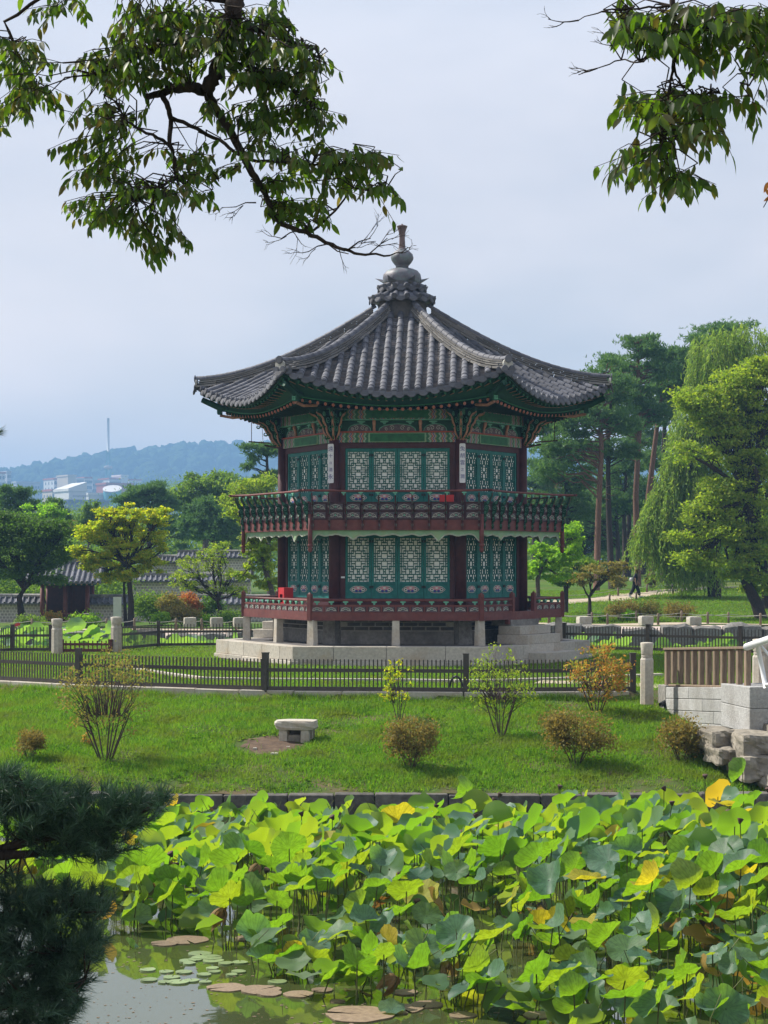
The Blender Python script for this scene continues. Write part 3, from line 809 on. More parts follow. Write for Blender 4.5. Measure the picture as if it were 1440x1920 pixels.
# --- roof surface
hipA = np.array([5.86, 4.44, 3.43, 2.76, 1.905, 0.9]); hipZ = np.array([8.90, 9.19, 9.57, 9.95, 10.46, 11.14])
cenA = np.array([5.62, 4.5, 3.4, 2.2, 0.9]); cenZ = np.array([8.20, 8.72, 9.33, 10.08, 11.12])
hipP = np.polyfit(hipA, hipZ, 3); cenP = np.polyfit(cenA, cenZ, 3)
def q_of(s, a): return min(1.0, abs(s) / max(1e-6, a * T30))
def surf(s, a):
    q = q_of(s, a) ** 1.75
    return float(np.polyval(cenP, a)) * (1 - q) + float(np.polyval(hipP, a)) * q
def a_eave(s): return 5.60 + 0.25 * min(1, abs(s) / 3.35) ** 2
def pt(s, a, dz=0.0): return Vector((s, -a, surf(s, a) + dz))
# boarded base under the tiles
mb = MB()
for k in range(6):
    NA, NS = 14, 14
    rows = []
    for i in range(NA + 1):
        t = i / NA
        row = []
        for j in range(NS + 1):
            f = -1 + 2 * j / NS
            ae = a_eave(f * 3.35) - 0.05
            a_ = lerp(ae, 0.85, t)
            row.append(K(k) @ pt(f * a_ * T30, a_, -0.10))
        rows.append(row)
    vs = [v for r_ in rows for v in r_]
    mb.add(vs, [(i * (NS + 1) + j, i * (NS + 1) + j + 1, (i + 1) * (NS + 1) + j + 1, (i + 1) * (NS + 1) + j) for i in range(NA) for j in range(NS)], 0, True)
roof = mb.build('roof', M['tile_pan'], pav)

# cap tiles: half round tiles in rows that run down each face
def cap_mesh(name, r0, r1, m, n=8, lip=True):
    mb = MB(); vs = []
    for (y, r_) in ((0.0, r0), (1.0, r1)):
        for i in range(n + 1):
            a_ = PI * i / n
            vs.append((r_ * math.cos(a_), y, r_ * math.sin(a_) * 1.0))
    fs = [(i, n + 1 + i, n + 2 + i, i + 1) for i in range(n)]
    mb.add(vs, fs, 0, True)
    mb.add([v for v in vs[:n + 1]], [tuple(reversed(range(n + 1)))], 0, False)
    return mb.mesh(name, m)
cap_me = cap_mesh('cap_tile', 0.112, 0.099, M['tile'])
cap_v = np.array([v.co[:] for v in cap_me.vertices]); cap_f = [tuple(p.vertices) for p in cap_me.polygons]
SP = 0.352
jobs = []
for k in range(6):
    for j in range(-9, 10):
        s = j * SP
        a0 = a_eave(s) + 0.02
        a1 = max(abs(s) / T30 + 0.12, 0.84)
        if a0 - a1 < 0.1: continue
        n = max(1, round((a0 - a1) * 1.13 / 0.33))
        for i in range(n):
            p0 = pt(s, lerp(a0, a1, i / n), 0.01); p1 = pt(s, lerp(a0, a1, (i + 1.06) / n), 0.01)
            yv = (p1 - p0); ln = yv.length; yv.normalize()
            zv = Vector((1, 0, 0)).cross(yv).normalized()
            xv = yv.cross(zv)
            j_ = Matrix.Rotation(random.uniform(-0.02, 0.02), 4, 'Z')
            Mx = K(k) @ frame(p0, xv, yv, zv) @ j_ @ S3(random.uniform(0.96, 1.05), ln, random.uniform(0.94, 1.06))
            pri = (0 if k == 0 else 1 if k in (1, 5) else 3) * 100 - (i == 0) * 50 - (lerp(a0, a1, i / n))
            jobs.append((pri, Mx))
jobs.sort(key=lambda t: t[0])
st_ = MB()
for n_, (pri, Mx) in enumerate(jobs):
    if n_ < 300:
        link('cap_tile', cap_me, roof, Mx)
    else:
        st_.add([Mx @ Vector(v) for v in cap_v], cap_f, 0, True)
tag(st_.build('cap_tile_rows', M['tile'], roof), kind='stuff')
# round end tiles and drip tiles along the eaves
mb = MB()
mb.prism([(0.112 * math.cos(2 * PI * i / 14), 0.112 * math.sin(2 * PI * i / 14)) for i in range(14)], RX(R(90)), 0.03, 0)
mb.prism([(0.085 * math.cos(2 * PI * i / 12), 0.085 * math.sin(2 * PI * i / 12)) for i in range(12)], T(0, -0.018, 0) @ RX(R(90)), 0.012, 0)
disc_me = mb.mesh('end_tile', M['tile'])
mb = MB()
tong = [(-0.165, 0.05)] + [(0.165 * math.cos(PI + PI * i / 10), 0.02 + 0.165 * math.sin(PI + PI * i / 10)) for i in range(11)] + [(0.165, 0.05)]
mb.prism(tong, RX(R(90)), 0.025, 0)
mb.prism([(x * 0.82, z * 0.82 - 0.006) for x, z in tong], T(0, -0.017, 0) @ RX(R(90)), 0.012, 0)
mb.prism([(x * 0.66, z * 0.6 - 0.012) for x, z in tong], T(0, -0.026, 0) @ RX(R(90)), 0.01, 0)
drip_me = mb.mesh('drip_tile', M['tile'])
for k in range(6):
    for j in range(-9, 10):
        s = j * SP
        p = pt(s, a_eave(s) + 0.03, 0.045)
        link('end_tile', disc_me, roof, K(k) @ T(*p) @ RX(R(-14)))
        if j < 9:
            s2 = s + SP / 2
            p = pt(s2, a_eave(s2) + 0.03, -0.01)
            sl = (surf(s2 + 0.1, a_eave(s2 + 0.1)) - surf(s2 - 0.1, a_eave(s2 - 0.1))) / 0.2
            link('drip_tile', drip_me, roof, K(k) @ T(*p) @ RY(-math.atan(sl)) @ RX(R(-18)))
# pan tiles: thin overlapping courses between the rows
mb = MB()
for k in range(6):
    Kk = K(k)
    for j in range(-10, 10):
        s = (j + 0.5) * SP
        a0 = a_eave(s) + 0.02
        a1 = max(abs(s) / T30 - 0.05, 0.8)
        if a0 - a1 < 0.05: continue
        n = max(1, int((a0 - a1) / 0.098))
        for i in range(n):
            aa, ab_ = lerp(a0, a1, i / n), lerp(a0, a1, (i + 1.25) / n)
            vs = []
            dzr = random.uniform(-0.006, 0.006)
            for (a_, dz) in ((aa, 0.03 + dzr), (ab_, -0.016), (aa, -0.03)):
                for m_ in range(5):
                    u = -1 + m_ / 2
                    vs.append(Kk @ Vector((s + u * 0.145, -a_, surf(s, a_) + dz + 0.055 * u * u - 0.05)))
            fs = [(m_, m_ + 1, 5 + m_ + 1, 5 + m_) for m_ in range(4)] + [(10 + m_, 10 + m_ + 1, m_ + 1, m_) for m_ in range(4)]
            mb.add(vs, fs, 0, False)
tag(mb.build('pan_tile_courses', M['tile_pan'], roof), kind='stuff')
# hip ridges: courses of flat tiles under a row of half round tiles
mb = MB(); mb.box((0, 0.5, 0), (1, 1, 1)); course_me = mb.mesh('ridge_course_tile', M['tile_pale'])
rcap_me = cap_mesh('ridge_tile', 0.112, 0.10, M['tile'])
mb = MB()
mb.prism([(0.17 * math.cos(2 * PI * i / 14), 0.15 * math.sin(2 * PI * i / 14)) for i in range(14)], RX(R(90)), 0.06, 0)
mort_me = mb.mesh('ridge_end', M['mortar'])
for k in range(6):
    KK = K(k) @ RZ(R(30))                   # y axis points inwards along the hip
    def hp_(r_, dz=0.0): return Vector((0, -r_, float(np.polyval(hipP, r_ * C30)) + dz))
    for lay, (w, th, z0) in enumerate(((0.40, 0.10, 0.03), (0.345, 0.06, 0.115), (0.30, 0.06, 0.18), (0.25, 0.055, 0.242))):
        seg = (0.62, 0.42, 0.40, 0.44)[lay]
        r_ = 6.78 - lay * 0.03; first = True
        while r_ > 1.0:
            ln = seg * random.uniform(0.85, 1.15) if not first or lay % 2 == 0 else seg * 0.5
            first = False
            rn = max(0.95, r_ - ln)
            p0, p1 = hp_(r_, z0), hp_(rn, z0)
            y_ = p1 - p0; L_ = y_.length; y_.normalize(); z_ = Vector((1, 0, 0)).cross(y_)
            link('ridge_course_tile', course_me, roof, KK @ frame(p0, (1, 0, 0), y_, z_) @ T(random.uniform(-0.008, 0.008), 0, 0) @ S3(w * random.uniform(0.96, 1.05), L_ * 0.97, th * 0.66))
            r_ = rn
    r_ = 6.80
    while r_ > 0.86:
        rn = max(0.8, r_ - 0.33)
        p0, p1 = hp_(r_, 0.268), hp_(rn - 0.02, 0.268)
        y_ = p1 - p0; L_ = y_.length; y_.normalize(); z_ = Vector((1, 0, 0)).cross(y_)
        link('ridge_tile', rcap_me, roof, KK @ frame(p0, (1, 0, 0), y_, z_) @ S3(1, L_, 1))
        r_ = rn
    link('ridge_end', mort_me, roof, KK @ T(*hp_(6.80, 0.14)))
    link('end_tile', disc_me, roof, KK @ T(*hp_(6.85, 0.29)) @ S3(1.15, 1, 1.1))
    # corner drip and end tiles below the ridge
    for dx in (-0.12, 0.12):
        link('end_tile', disc_me, roof, KK @ T(dx, -6.84, float(np.polyval(hipP, 5.86)) - 0.02))
    link('drip_tile', drip_me, roof, KK @ T(0, -6.86, float(np.polyval(hipP, 5.86)) - 0.10) @ RX(R(-18)))

# --- collar of tiles and the copper finial
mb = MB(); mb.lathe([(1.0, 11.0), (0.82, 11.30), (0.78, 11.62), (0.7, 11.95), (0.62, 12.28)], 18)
collar = mb.build('collar', M['brickdark'], pav)  # dark colour paints the shade on the neck below the tile rings
for (Rr, zz, n, tl) in ((1.06, 11.72, 16, 0.42), (0.78, 12.08, 13, 0.34)):
    for i in range(n):
        a_ = 2 * PI * (i + 0.5) / n
        Ma = RZ(a_) @ T(0, -Rr, zz) @ RX(R(26))
        link('collar_cap_tile', cap_me, collar, Ma @ T(0, 0, 0.02) @ S3(0.9, tl, 0.9))
        link('collar_end_tile', disc_me, collar, Ma @ T(0, 0, 0.05) @ S3(0.85, 1, 0.85))
        link('collar_drip_tile', drip_me, collar, RZ(a_ + PI / n) @ T(0, -Rr + 0.01, zz - 0.005) @ RX(R(-12)) @ S3(1.0, 1, 0.85))
    mb = MB(); mb.lathe([(Rr - 0.02, zz - 0.05), (Rr - 0.05, zz), (Rr * 0.62, zz + 0.3)], 24); mb.build('collar_ring', M['tile'], collar)
mb = MB()
mb.lathe([(0.56, 12.22), (0.60, 12.34), (0.625, 12.46), (0.60, 12.58), (0.50, 12.70), (0.34, 12.77), (0.22, 12.785)], 32, lobes=8, lobe_d=0.045)
fin = mb.build('finial', M['copper'], pav)
mb = MB(); mb.lathe([(0.215, 12.78), (0.21, 12.87), (0.225, 12.885)], 16); mb.build('finial_neck', M['copper'], fin)
mb = MB(); mb.lathe([(0.22, 12.886), (0.29, 12.97), (0.355, 13.07), (0.37, 13.15), (0.345, 13.24), (0.25, 13.34), (0.15, 13.41), (0.125, 13.44)], 32, lobes=8, lobe_d=0.04); mb.build('finial_bulb', M['copper'], fin)
mb = MB(); mb.lathe([(0.118, 13.44), (0.10, 13.6), (0.093, 13.8), (0.105, 13.95), (0.14, 14.08), (0.18, 14.18), (0.15, 14.195), (0.03, 14.23), (0.03, 14.25)], 8, smooth=False); mb.build('finial_vase', M['copper_red'], fin)
for i in range(6):
    mb = MB()
    mb.add([(-0.16, -0.58, 12.30), (0.16, -0.58, 12.30), (0, -0.90, 12.47), (0, -0.60, 12.42)], [(0, 1, 2), (0, 2, 3), (1, 3, 2), (0, 3, 1)])
    mb.build('petal', M['copper'], fin, RZ(R(60 * i + 30)))

# --- eaves: soffit boards, round and flying rafters
mb = MB()
AR = 5.85 * C30
def raft_z(f): return 7.76 + 0.30 * abs(f) ** 1.75
for k in range(6):
    vs = []; n = 16
    for j in range(n + 1):
        f = -1 + 2 * j / n
        ae = a_eave(f * 3.35) - 0.06
        for (a_, z) in ((3.25, 8.62), (AR - 0.05, raft_z(f) + 0.10), (AR - 0.05, raft_z(f) + 0.24), (ae, surf(f * ae * T30, ae) - 0.115)):
            vs.append(K(k) @ Vector((f * a_ * T30, -a_, z)))
    mb.add(vs, [(4 * j + c, 4 * j + c + 1, 4 * j + c + 5, 4 * j + c + 4) for j in range(n) for c in range(3)], 0, True)
soff = mb.build('eaves', M['green_dark'], pav)
mb = MB()
mb.tube([(0, 0, 0), (0, 1, 0)], 0.052, 8, 0)
for r_, y_, mi in ((0.05, -0.003, 1), (0.036, -0.006, 2), (0.016, -0.009, 1)):
    mb.prism([(r_ * math.cos(2 * PI * i / 10), r_ * math.sin(2 * PI * i / 10)) for i in range(10)], T(0, y_, 0) @ RX(R(90)), 0.004, mi)
raft_me = mb.mesh('round_rafter', [M['green_dark'], M['salmon'], M['orange_red']])
mb = MB(); mb.box((0, 0.5, 0), (0.075, 1, 0.085), None, 0); mb.box((0, -0.006, 0), (0.06, 0.008, 0.07), None, 1); mb.box((0, 0.5, -0.05), (0.03, 0.95, 0.012), None, 2)
fly_me = mb.mesh('flying_rafter', [M['green_dark'], M['green'], M['salmon']])
def place(me, name, p0, p1, par, KM):
    y_ = p1 - p0; ln = y_.length; y_.normalize()
    x_ = y_.cross(Vector((0, 0, 1))).normalized(); z_ = x_.cross(y_)
    link(name, me, par, KM @ frame(p0, x_, y_, z_) @ S3(1, ln, 1))
NR = 25
for k in range(6):
    for j in range(NR):
        f = -1 + 2 * (j + 0.5) / NR
        z = raft_z(f)
        place(raft_me, 'round_rafter', Vector((f * AR * T30, -AR, z)), Vector((f * 3.1 * T30 * 0.9, -3.2, 8.45)), soff, K(k))
        ae = a_eave(f * 3.35) - 0.14
        place(fly_me, 'flying_rafter', Vector((f * ae * T30, -ae, surf(f * ae * T30, ae) - 0.235)), Vector((f * (AR - 0.5) * T30, -(AR - 0.5), z + 0.33)), soff, K(k))
    for (a_, dz, r_, nm, mm) in ((AR + 0.015, 0.10, 0.022, 'eave_board', M['green']), (None, -0.165, 0.024, 'edge_board', M['green_dark'])):
        mb = MB(); pts = []
        for j in range(21):
            f = -1 + j / 10
            if a_ is None:
                ae = a_eave(f * 3.35) - 0.10; pts.append((f * ae * T30, -ae, surf(f * ae * T30, ae) + dz))
            else: pts.append((f * a_ * T30, -a_, raft_z(f) + dz))
        mb.tube(pts, r_, 6); mb.build(nm, mm, soff, K(k))
    # corner rafter with its painted end
    mb = MB(); mb.tube([(0, -6.62, 8.50), (0, -6.0, 8.22), (0, -5.0, 8.12), (0, -3.8, 8.3)], [0.10, 0.12, 0.14, 0.14], 6, 0)
    mb.box((0, -6.02, 8.10), (0.19, 0.14, 0.19), None, 0); mb.box((0, -6.095, 8.10), (0.15, 0.02, 0.15), None, 1)
    for dx_ in (-0.035, 0.035): mb.box((dx_, -6.11, 8.10), (0.014, 0.01, 0.13), None, 2); mb.box((0, -6.112, 8.10 + dx_), (0.13, 0.01, 0.014), None, 2)
    mb.tube([(0, -6.02, 7.98), (0, -5.6, 7.90), (0, -4.9, 7.96)], 0.05, 6, 3)
    mb.build('corner_rafter', [M['green_dark'], M['green'], M['mint'], M['salmon']], soff, K(k) @ RZ(R(30)))
# door hooks hanging from the side eaves
for s in (-1, 1):
    hk = MB()
    hk.tube([(s * 5.0, 0.2, 7.95), (s * 5.0, 0.2, 7.12)], 0.012, 5)
    hk.tube([(s * 3.95, -0.1, 6.86), (s * 4.55, 0.1, 7.0)], 0.03, 6)
    hk.tube([(s * 4.35, 0.0, 7.06), (s * 5.1, 0.25, 7.13)], 0.022, 6)
    hk.tube([(s * 4.65, 0.1, 7.8), (s * 4.6, 0.08, 7.05)], 0.008, 5)
    hk.build('door_hook', M['wood_dark'], pav)

# --- things that hang on or stand in the pavilion
def glyphs(text, size, m, parent, Mx):
    cu = bpy.data.curves.new('lettering', 'FONT'); cu.body = text; cu.size = size; cu.align_x = 'CENTER'; cu.align_y = 'CENTER'; cu.extrude = 0.002
    ob = bpy.data.objects.new('lettering_source', cu); COL.objects.link(ob)
    me = bpy.data.meshes.new_from_object(ob)
    bpy.data.objects.remove(ob); bpy.data.curves.remove(cu)
    me.materials.clear(); me.materials.append(m); me.name = 'character'
    return link('character', me, parent, Mx)
for (sx_, txt, lab) in ((-1, '遠十日清永', 'narrow white board with blue brush characters on the front column left of the middle doors'),
                        (1, '兔胡雲之潤', 'narrow white board with blue brush characters on the front column right of the middle doors')):
    loc = PAV_M @ Vector((sx_ * (RC / 2 + (0.10 if sx_ < 0 else 0.06)), -AC - 0.20, 6.20))
    t_ = thing('hanging_board', lab, 'sign', loc, R(-3) + sx_ * R(8), 'written boards on the front columns')
    mb = MB()
    w, hh, r_ = 0.092, 0.61, 0.03
    poly = [(x + cx * r_, z + cz * r_) for (x, z, cx, cz) in [(sx2 * (w - r_), sz2 * (hh - r_), math.cos(a2), math.sin(a2)) for (sx2, sz2, a0_) in ((1, 1, 0), (-1, 1, 90), (-1, -1, 180), (1, -1, 270)) for a2 in (R(a0_), R(a0_ + 45), R(a0_ + 90))]]
    mb.prism(poly, RX(R(90)), 0.03, 0); mb.build('board', M['white'], t_)
    for i, ch in enumerate(txt):
        glyphs(ch, (0.17, 0.13, 0.09, 0.14, 0.17)[i] if sx_ < 0 else (0.16, 0.16, 0.16, 0.11, 0.14)[i], M['ink'], t_, T(0, -0.018, 0.44 - i * 0.215) @ RX(R(90)))
def fire_box(loc, rz, lab):
    t_ = thing('fire_extinguisher_box', lab, 'box', loc, rz, 'red extinguisher boxes')
    mb = MB()
    w, d, hh = 0.22, 0.16, 0.74
    mb.box2((-w, -d, 0), (w, d, 0.05)); mb.box2((-w, d - 0.02, 0.05), (w, d, hh)); mb.box2((-w, -d, 0.05), (-w + 0.02, d - 0.02, hh)); mb.box2((w - 0.02, -d, 0.05), (w, d - 0.02, hh)); mb.box2((-w, -d, hh), (w, d, hh + 0.03))
    mb.box2((-w + 0.02, -d, 0.05), (w - 0.02, -d + 0.02, 0.3)); mb.box2((-w + 0.02, -d, 0.56), (w - 0.02, -d + 0.02, hh))
    for s in (-1, 1): mb.box2((s * 0.11, -d, 0.3), (s * (w - 0.02), -d + 0.02, 0.56))
    mb.build('case', M['red'], t_)
    mb = MB(); mb.lathe([(0.07, 0.06), (0.07, 0.45), (0.03, 0.52), (0.03, 0.58)], 10); mb.build('cylinder', M['black'], t_)
fire_box(PAV_M @ Vector((-3.62, -2.15, 1.553)), R(-63), 'red fire extinguisher box on the lower deck by the left column')
fire_box(PAV_M @ Vector((1.55, -4.15, 4.426)), R(-3), 'red fire extinguisher box showing above the upper balcony panels')
# ------------------------------------------------------------------ fences, posts, walls, bridge
def fence(name, label, pts, h, sp, posts, zf, m=None, group=None, post_h=0.94, pick_w=0.03):
    """steel fence along a ground polyline: posts, three rails, pickets"""
    m = m or M['fence']
    pts = [Vector((p[0], p[1], 0)) for p in pts]
    f = thing(name, label, 'fence', (pts[0].x, pts[0].y, zf(pts[0].x, pts[0].y)), 0, group)
    o0 = Vector(f.location)
    cum = [0]
    for i in range(len(pts) - 1): cum.append(cum[-1] + (pts[i + 1] - pts[i]).length)
    def at(s):
        i = max(j for j in range(len(cum) - 1) if cum[j] <= s + 1e-9)
        q = pts[i].lerp(pts[i + 1], (s - cum[i]) / (cum[i + 1] - cum[i]))
        d = (pts[i + 1] - pts[i]).normalized()
        return Vector((q.x, q.y, zf(q.x, q.y))), math.atan2(d.y, d.x)
    mb = MB(); mb.box((0, 0, h / 2 + 0.03), (pick_w, 0.022, h - 0.06), None, 0); mb.box((0, 0, h + 0.005), (pick_w, 0.022, 0.012), None, 0, 0.4)
    pm = mb.mesh('picket', m)
    mb = MB(); mb.box((0, 0, post_h / 2), (0.13, 0.13, post_h)); mb.box((0, 0, post_h + 0.012), (0.15, 0.15, 0.024))
    qm = mb.mesh('post', m)
    for i, ps in enumerate(posts):
        p, a = at(min(ps, cum[-1] - 1e-6)); link('post', qm, f, T(*(p - o0)) @ RZ(a))
        if i < len(posts) - 1:
            p2, _ = at(min(posts[i + 1], cum[-1] - 1e-6))
            d = p2 - p; L_ = d.length; a2 = math.atan2(d.y, d.x)
            for z0, hh in ((0.04, 0.10), (0.62 * h, 0.085)):
                mb = MB(); mb.box((0, 0, 0), (L_ - 0.13, 0.05, hh))
                link('rail', mb.mesh('rail', m), f, T(*((p + p2) / 2 - o0 + Vector((0, 0, z0 + hh / 2)))) @ RZ(a2))
            n = max(1, int((L_ - 0.13) / sp))
            for j in range(n):
                s_ = (j + 0.5) / n
                q = p.lerp(p2, (0.065 + s_ * (L_ - 0.13)) / L_)
                link('picket', pm, f, T(*(q - o0)) @ RZ(a2))
    return f
FL = [(x, front_line(x) + 0.12) for x in (-13.5, -10.4, -7.8, -2.88, 1.97, 6.02)]
seg = [math.dist(FL[i], FL[i + 1]) for i in range(5)]
cumf = [0]
for v in seg: cumf.append(cumf[-1] + v)
base_f = lambda x, y: LAWN - 0.03
fence('steel_fence', 'long dark brown picket fence along the kerb in front of the pavilion', FL, 0.80, 0.1, cumf, base_f)
# kerb of granite blocks below the front fence
kb = thing('kerb', 'granite kerb blocks under the front picket fence', 'kerb', (FL[0][0], FL[0][1], LAWN - 0.2))
o0 = Vector(kb.location)
pos = 0.0
def fl_at(s):
    i = max(j for j in range(5) if cumf[j] <= s + 1e-9) if s < cumf[-1] else 4
    t = (s - cumf[i]) / seg[i]
    return Vector((lerp(FL[i][0], FL[i + 1][0], t), lerp(FL[i][1], FL[i + 1][1], t), 0))
while pos < cumf[-1] - 0.3:
    L_ = random.uniform(1.1, 1.7); e_ = min(cumf[-1], pos + L_)
    p, q = fl_at(pos), fl_at(e_); d = q - p
    mb = MB(); mb.box((0, 0, 0), (d.length - 0.012, 0.36, 0.27))
    o = link('kerb_block', mb.mesh('kerb_block', M['granite']), kb, T(*((p + q) / 2 + Vector((0, 0, LAWN - 0.125 + random.uniform(-0.006, 0.006))) - o0)) @ RZ(math.atan2(d.y, d.x)))
    bv = o.modifiers.new('bevel', 'BEVEL'); bv.width = 0.015; bv.segments = 1
    pos = e_
# rear fences of the island
lz = lambda x, y: LAWN
fence('steel_fence', 'brown picket fence behind the island lawn left of the pavilion', [((225 - 720) / FPX * 69, 69.0), ((293 - 720) / FPX * 72, 72.0), ((455 - 720) / FPX * 72.6, 72.6), ((600 - 720) / FPX * 72.6, 72.6)], 0.84, 0.115, [0, 3.22, 6.45, 9.3], lz)
fence('steel_fence', 'brown picket fence behind the island lawn right of the pavilion', [((930 - 720) / FPX * 71, 71.0), ((1060 - 720) / FPX * 70, 70.0), ((1235 - 720) / FPX * 68, 68.0), ((1409 - 720) / FPX * 66, 66.0), ((1560 - 720) / FPX * 66, 66.0)], 0.84, 0.115, [0, 2.6, 5.9, 9.4, 12.1], lz)
fence('steel_fence', 'short brown picket fence left of the two stone gate posts', [((-60 - 720) / FPX * 66, 66.0), ((14 - 720) / FPX * 68, 68.0), ((95 - 720) / FPX * 68, 68.0)], 0.86, 0.115, [0, 2.4, 3.9], lz)
fence('low_gate', 'low dark red picket gate between the two stone posts', [((116 - 720) / FPX * 67.2, 67.2), ((207 - 720) / FPX * 67.2, 67.2)], 0.42, 0.15, [0, 1.67], lz, M['fence_red'], None, 0.45, 0.04)
# stone posts with carved heads
def stone_post(px, py, d, h, lab, r_=0.16):
    p = P(px, py, d)
    t_ = thing('stone_post', lab, 'post', p, R(22), 'stone gate posts')
    mb = MB(); mb.lathe([(r_ * 1.02, -0.1), (r_, 0.02), (r_ * 0.97, h * 0.68), (r_ * 0.98, h * 0.70), (r_ * 0.80, h * 0.745)], 8, smooth=False)
    mb.build('shaft', M['granite'], t_)
    mb = MB(); mb.lathe([(r_ * 0.78, h * 0.745), (r_ * 0.84, h * 0.755), (r_ * 0.84, h * 0.775), (r_ * 0.74, h * 0.78)], 16); mb.build('neck_ring', M['granite'], t_)
    mb = MB(); mb.lathe([(r_ * 0.74, h * 0.78), (r_ * 0.82, h * 0.80), (r_ * 0.93, h * 0.99), (r_ * 0.9, h), (r_ * 0.5, h + 0.01)], 24, lobes=12, lobe_d=0.05); mb.build('head', M['granite'], t_)
stone_post(1213, 1312, 45.4, 1.33, 'stone post with carved round head beside the timber bridge rail')
stone_post(218, 1222, 67.4, 1.2, 'right stone post of the pair behind the left lawn', 0.2)
stone_post(107, 1226, 66.8, 1.2, 'left stone post of the pair behind the left lawn', 0.2)
stone_post(1426, 1310, 46.5, 1.42, 'stone post head peeping over the white railing at the right edge', 0.2)
# stone edging that winds over the island lawn
ed = thing('stone_edging', 'thin pale stone edging curving across the island lawn', 'kerb', (-9, 60, LAWN))
pts = [hit(px, py, lambda x, y: LAWN, 40, 80, 0.02) for px, py in ((215, 1250), (262, 1258), (310, 1266), (380, 1275), (470, 1277), (560, 1277.5), (660, 1278), (760, 1278.5), (850, 1280), (940, 1279), (1040, 1276), (1140, 1272), (1240, 1268))]
for i in range(len(pts) - 1):
    d = pts[i + 1] - pts[i]
    mb = MB(); mb.box((0, 0, 0), (Vector((d.x, d.y)).length - 0.02, 0.22, 0.2))
    link('edging_block', mb.mesh('edging_block', M['granite']), ed, T(*((pts[i] + pts[i + 1]) / 2 + Vector((0, 0, -0.02)) - Vector(ed.location))) @ RZ(math.atan2(d.y, d.x)))
strip('path', [(4.0, 50.4, 0), (5.6, 50.0, 0), (7.2, 48.3, 0), (8.2, 47.6, 0)], 1.3, lambda x, y: LAWN, M['sand'], 0.02)

# pond wall of the island
pw = thing('pond_wall', 'low dark stone retaining wall along the foot of the grass bank', 'wall', (-14, WALL_Y, 0))
x = -14.0
while x < 7.1:
    w = random.choice((0.75, 0.95, 1.15, 1.4)) * random.uniform(0.9, 1.1)
    if random.random() < 0.35 and x > -2:
        w *= 1.5
    hh = 0.40 + random.uniform(-0.02, 0.03)
    mb = MB(); mb.box((0, 0, 0), (w - 0.02, 0.4, hh + 0.5))
    o = link('wall_stone', mb.mesh('wall_stone', M['wetstone']), pw, T(x + w / 2 + 14, 0.06 + random.uniform(-0.02, 0.02), (hh - 0.5) / 2) @ RZ(random.uniform(-0.012, 0.012)))
    bv = o.modifiers.new('bevel', 'BEVEL'); bv.width = 0.025; bv.segments = 2
    x += w
# rough wall stones by the bridge
rw = thing('rubble_wall', 'big rough hewn wall stones below the granite bridge abutment', 'wall', (7, 39.4, 0))
def rock(sz, seed, m, name, parent, Mx, amp=0.06, cuts=3):
    bm = bmesh.new(); bmesh.ops.create_cube(bm, size=1.0)
    bmesh.ops.subdivide_edges(bm, edges=bm.edges[:], cuts=cuts, use_grid_fill=True)
    r_ = random.Random(seed)
    ph = [r_.uniform(0, 6) for _ in range(6)]
    for v in bm.verts:
        c = v.co; n = c.normalized()
        k = max(abs(c.x), abs(c.y), abs(c.z)); edge = sum(1 for t in c if abs(t) > 0.49)
        c *= 1 - 0.05 * max(0, edge - 1)
        c += n * amp * (math.sin(c.x * 5 + ph[0]) * math.sin(c.y * 6 + ph[1]) + 0.7 * math.sin(c.z * 7 + ph[2]) * math.sin(c.x * 8 + ph[3]) + r_.uniform(-0.3, 0.3))
        c.x *= sz[0]; c.y *= sz[1]; c.z *= sz[2]
    me = bpy.data.meshes.new(name); bm.to_mesh(me); bm.free(); me.materials.append(m)
    return link(name, me, parent, Mx)
for i, (px, py, d, w, dp, h_) in enumerate(((1342, 1384, 40.3, 0.62, 1.3, 0.42), (1410, 1393, 39.5, 0.86, 1.6, 0.46), (1352, 1416, 39.6, 0.4, 1.0, 0.32), (1416, 1436, 39.2, 0.85, 1.6, 0.52), (1480, 1400, 39.4, 0.8, 1.5, 0.9), (1300, 1388, 41.2, 0.55, 1.0, 0.34), (1470, 1470, 38.7, 1.0, 1.2, 0.5))):
    rock((w, dp, h_), i + 3, M['rubble'], 'wall_stone', rw, T(*(P(px, py, d) - Vector(rw.location))) @ RZ(0.12 + random.uniform(-0.06, 0.06)), 0.075, 6)

# bridge: granite abutment, timber rail, white railing
br = thing('bridge', 'timber railed bridge on a chiselled granite abutment at the right edge', 'bridge', (6.55, 46, LAWN - 0.6))
bo = Vector(br.location)
A0, A1 = Vector((6.60, 46.2, 0)), Vector((7.52, 39.9, 0))
dv = (A1 - A0); BL = dv.length; ba = math.atan2(dv.y, dv.x)
def bpt(s, off, z):          # s along the bridge, off to its right side
    u = dv.normalized(); n = Vector((-u.y, u.x, 0))
    return A0 + u * s + n * off + Vector((0, 0, z))
def top_z(s): return lerp(1.96, 2.36, s / BL)
def bblock(name, s0, s1, z0a, z0b, z1a, z1b, off, th, m):
    vs = []
    for o_ in (off, off + th):
        for (s_, z_) in ((s0, z0a), (s1, z0b), (s1, z1b), (s0, z1a)):
            vs.append(bpt(s_, o_, z_) - bo)
    mb = MB(); mb.add(vs, [(0, 1, 2, 3), (7, 6, 5, 4), (0, 4, 5, 1), (1, 5, 6, 2), (2, 6, 7, 3), (3, 7, 4, 0)])
    o = mb.build(name, m, br)
    bm = bmesh.new(); bm.from_mesh(o.data); bmesh.ops.recalc_face_normals(bm, faces=bm.faces); bm.to_mesh(o.data); bm.free()
    bv = o.modifiers.new('bevel', 'BEVEL'); bv.width = 0.012; bv.segments = 1
    return o
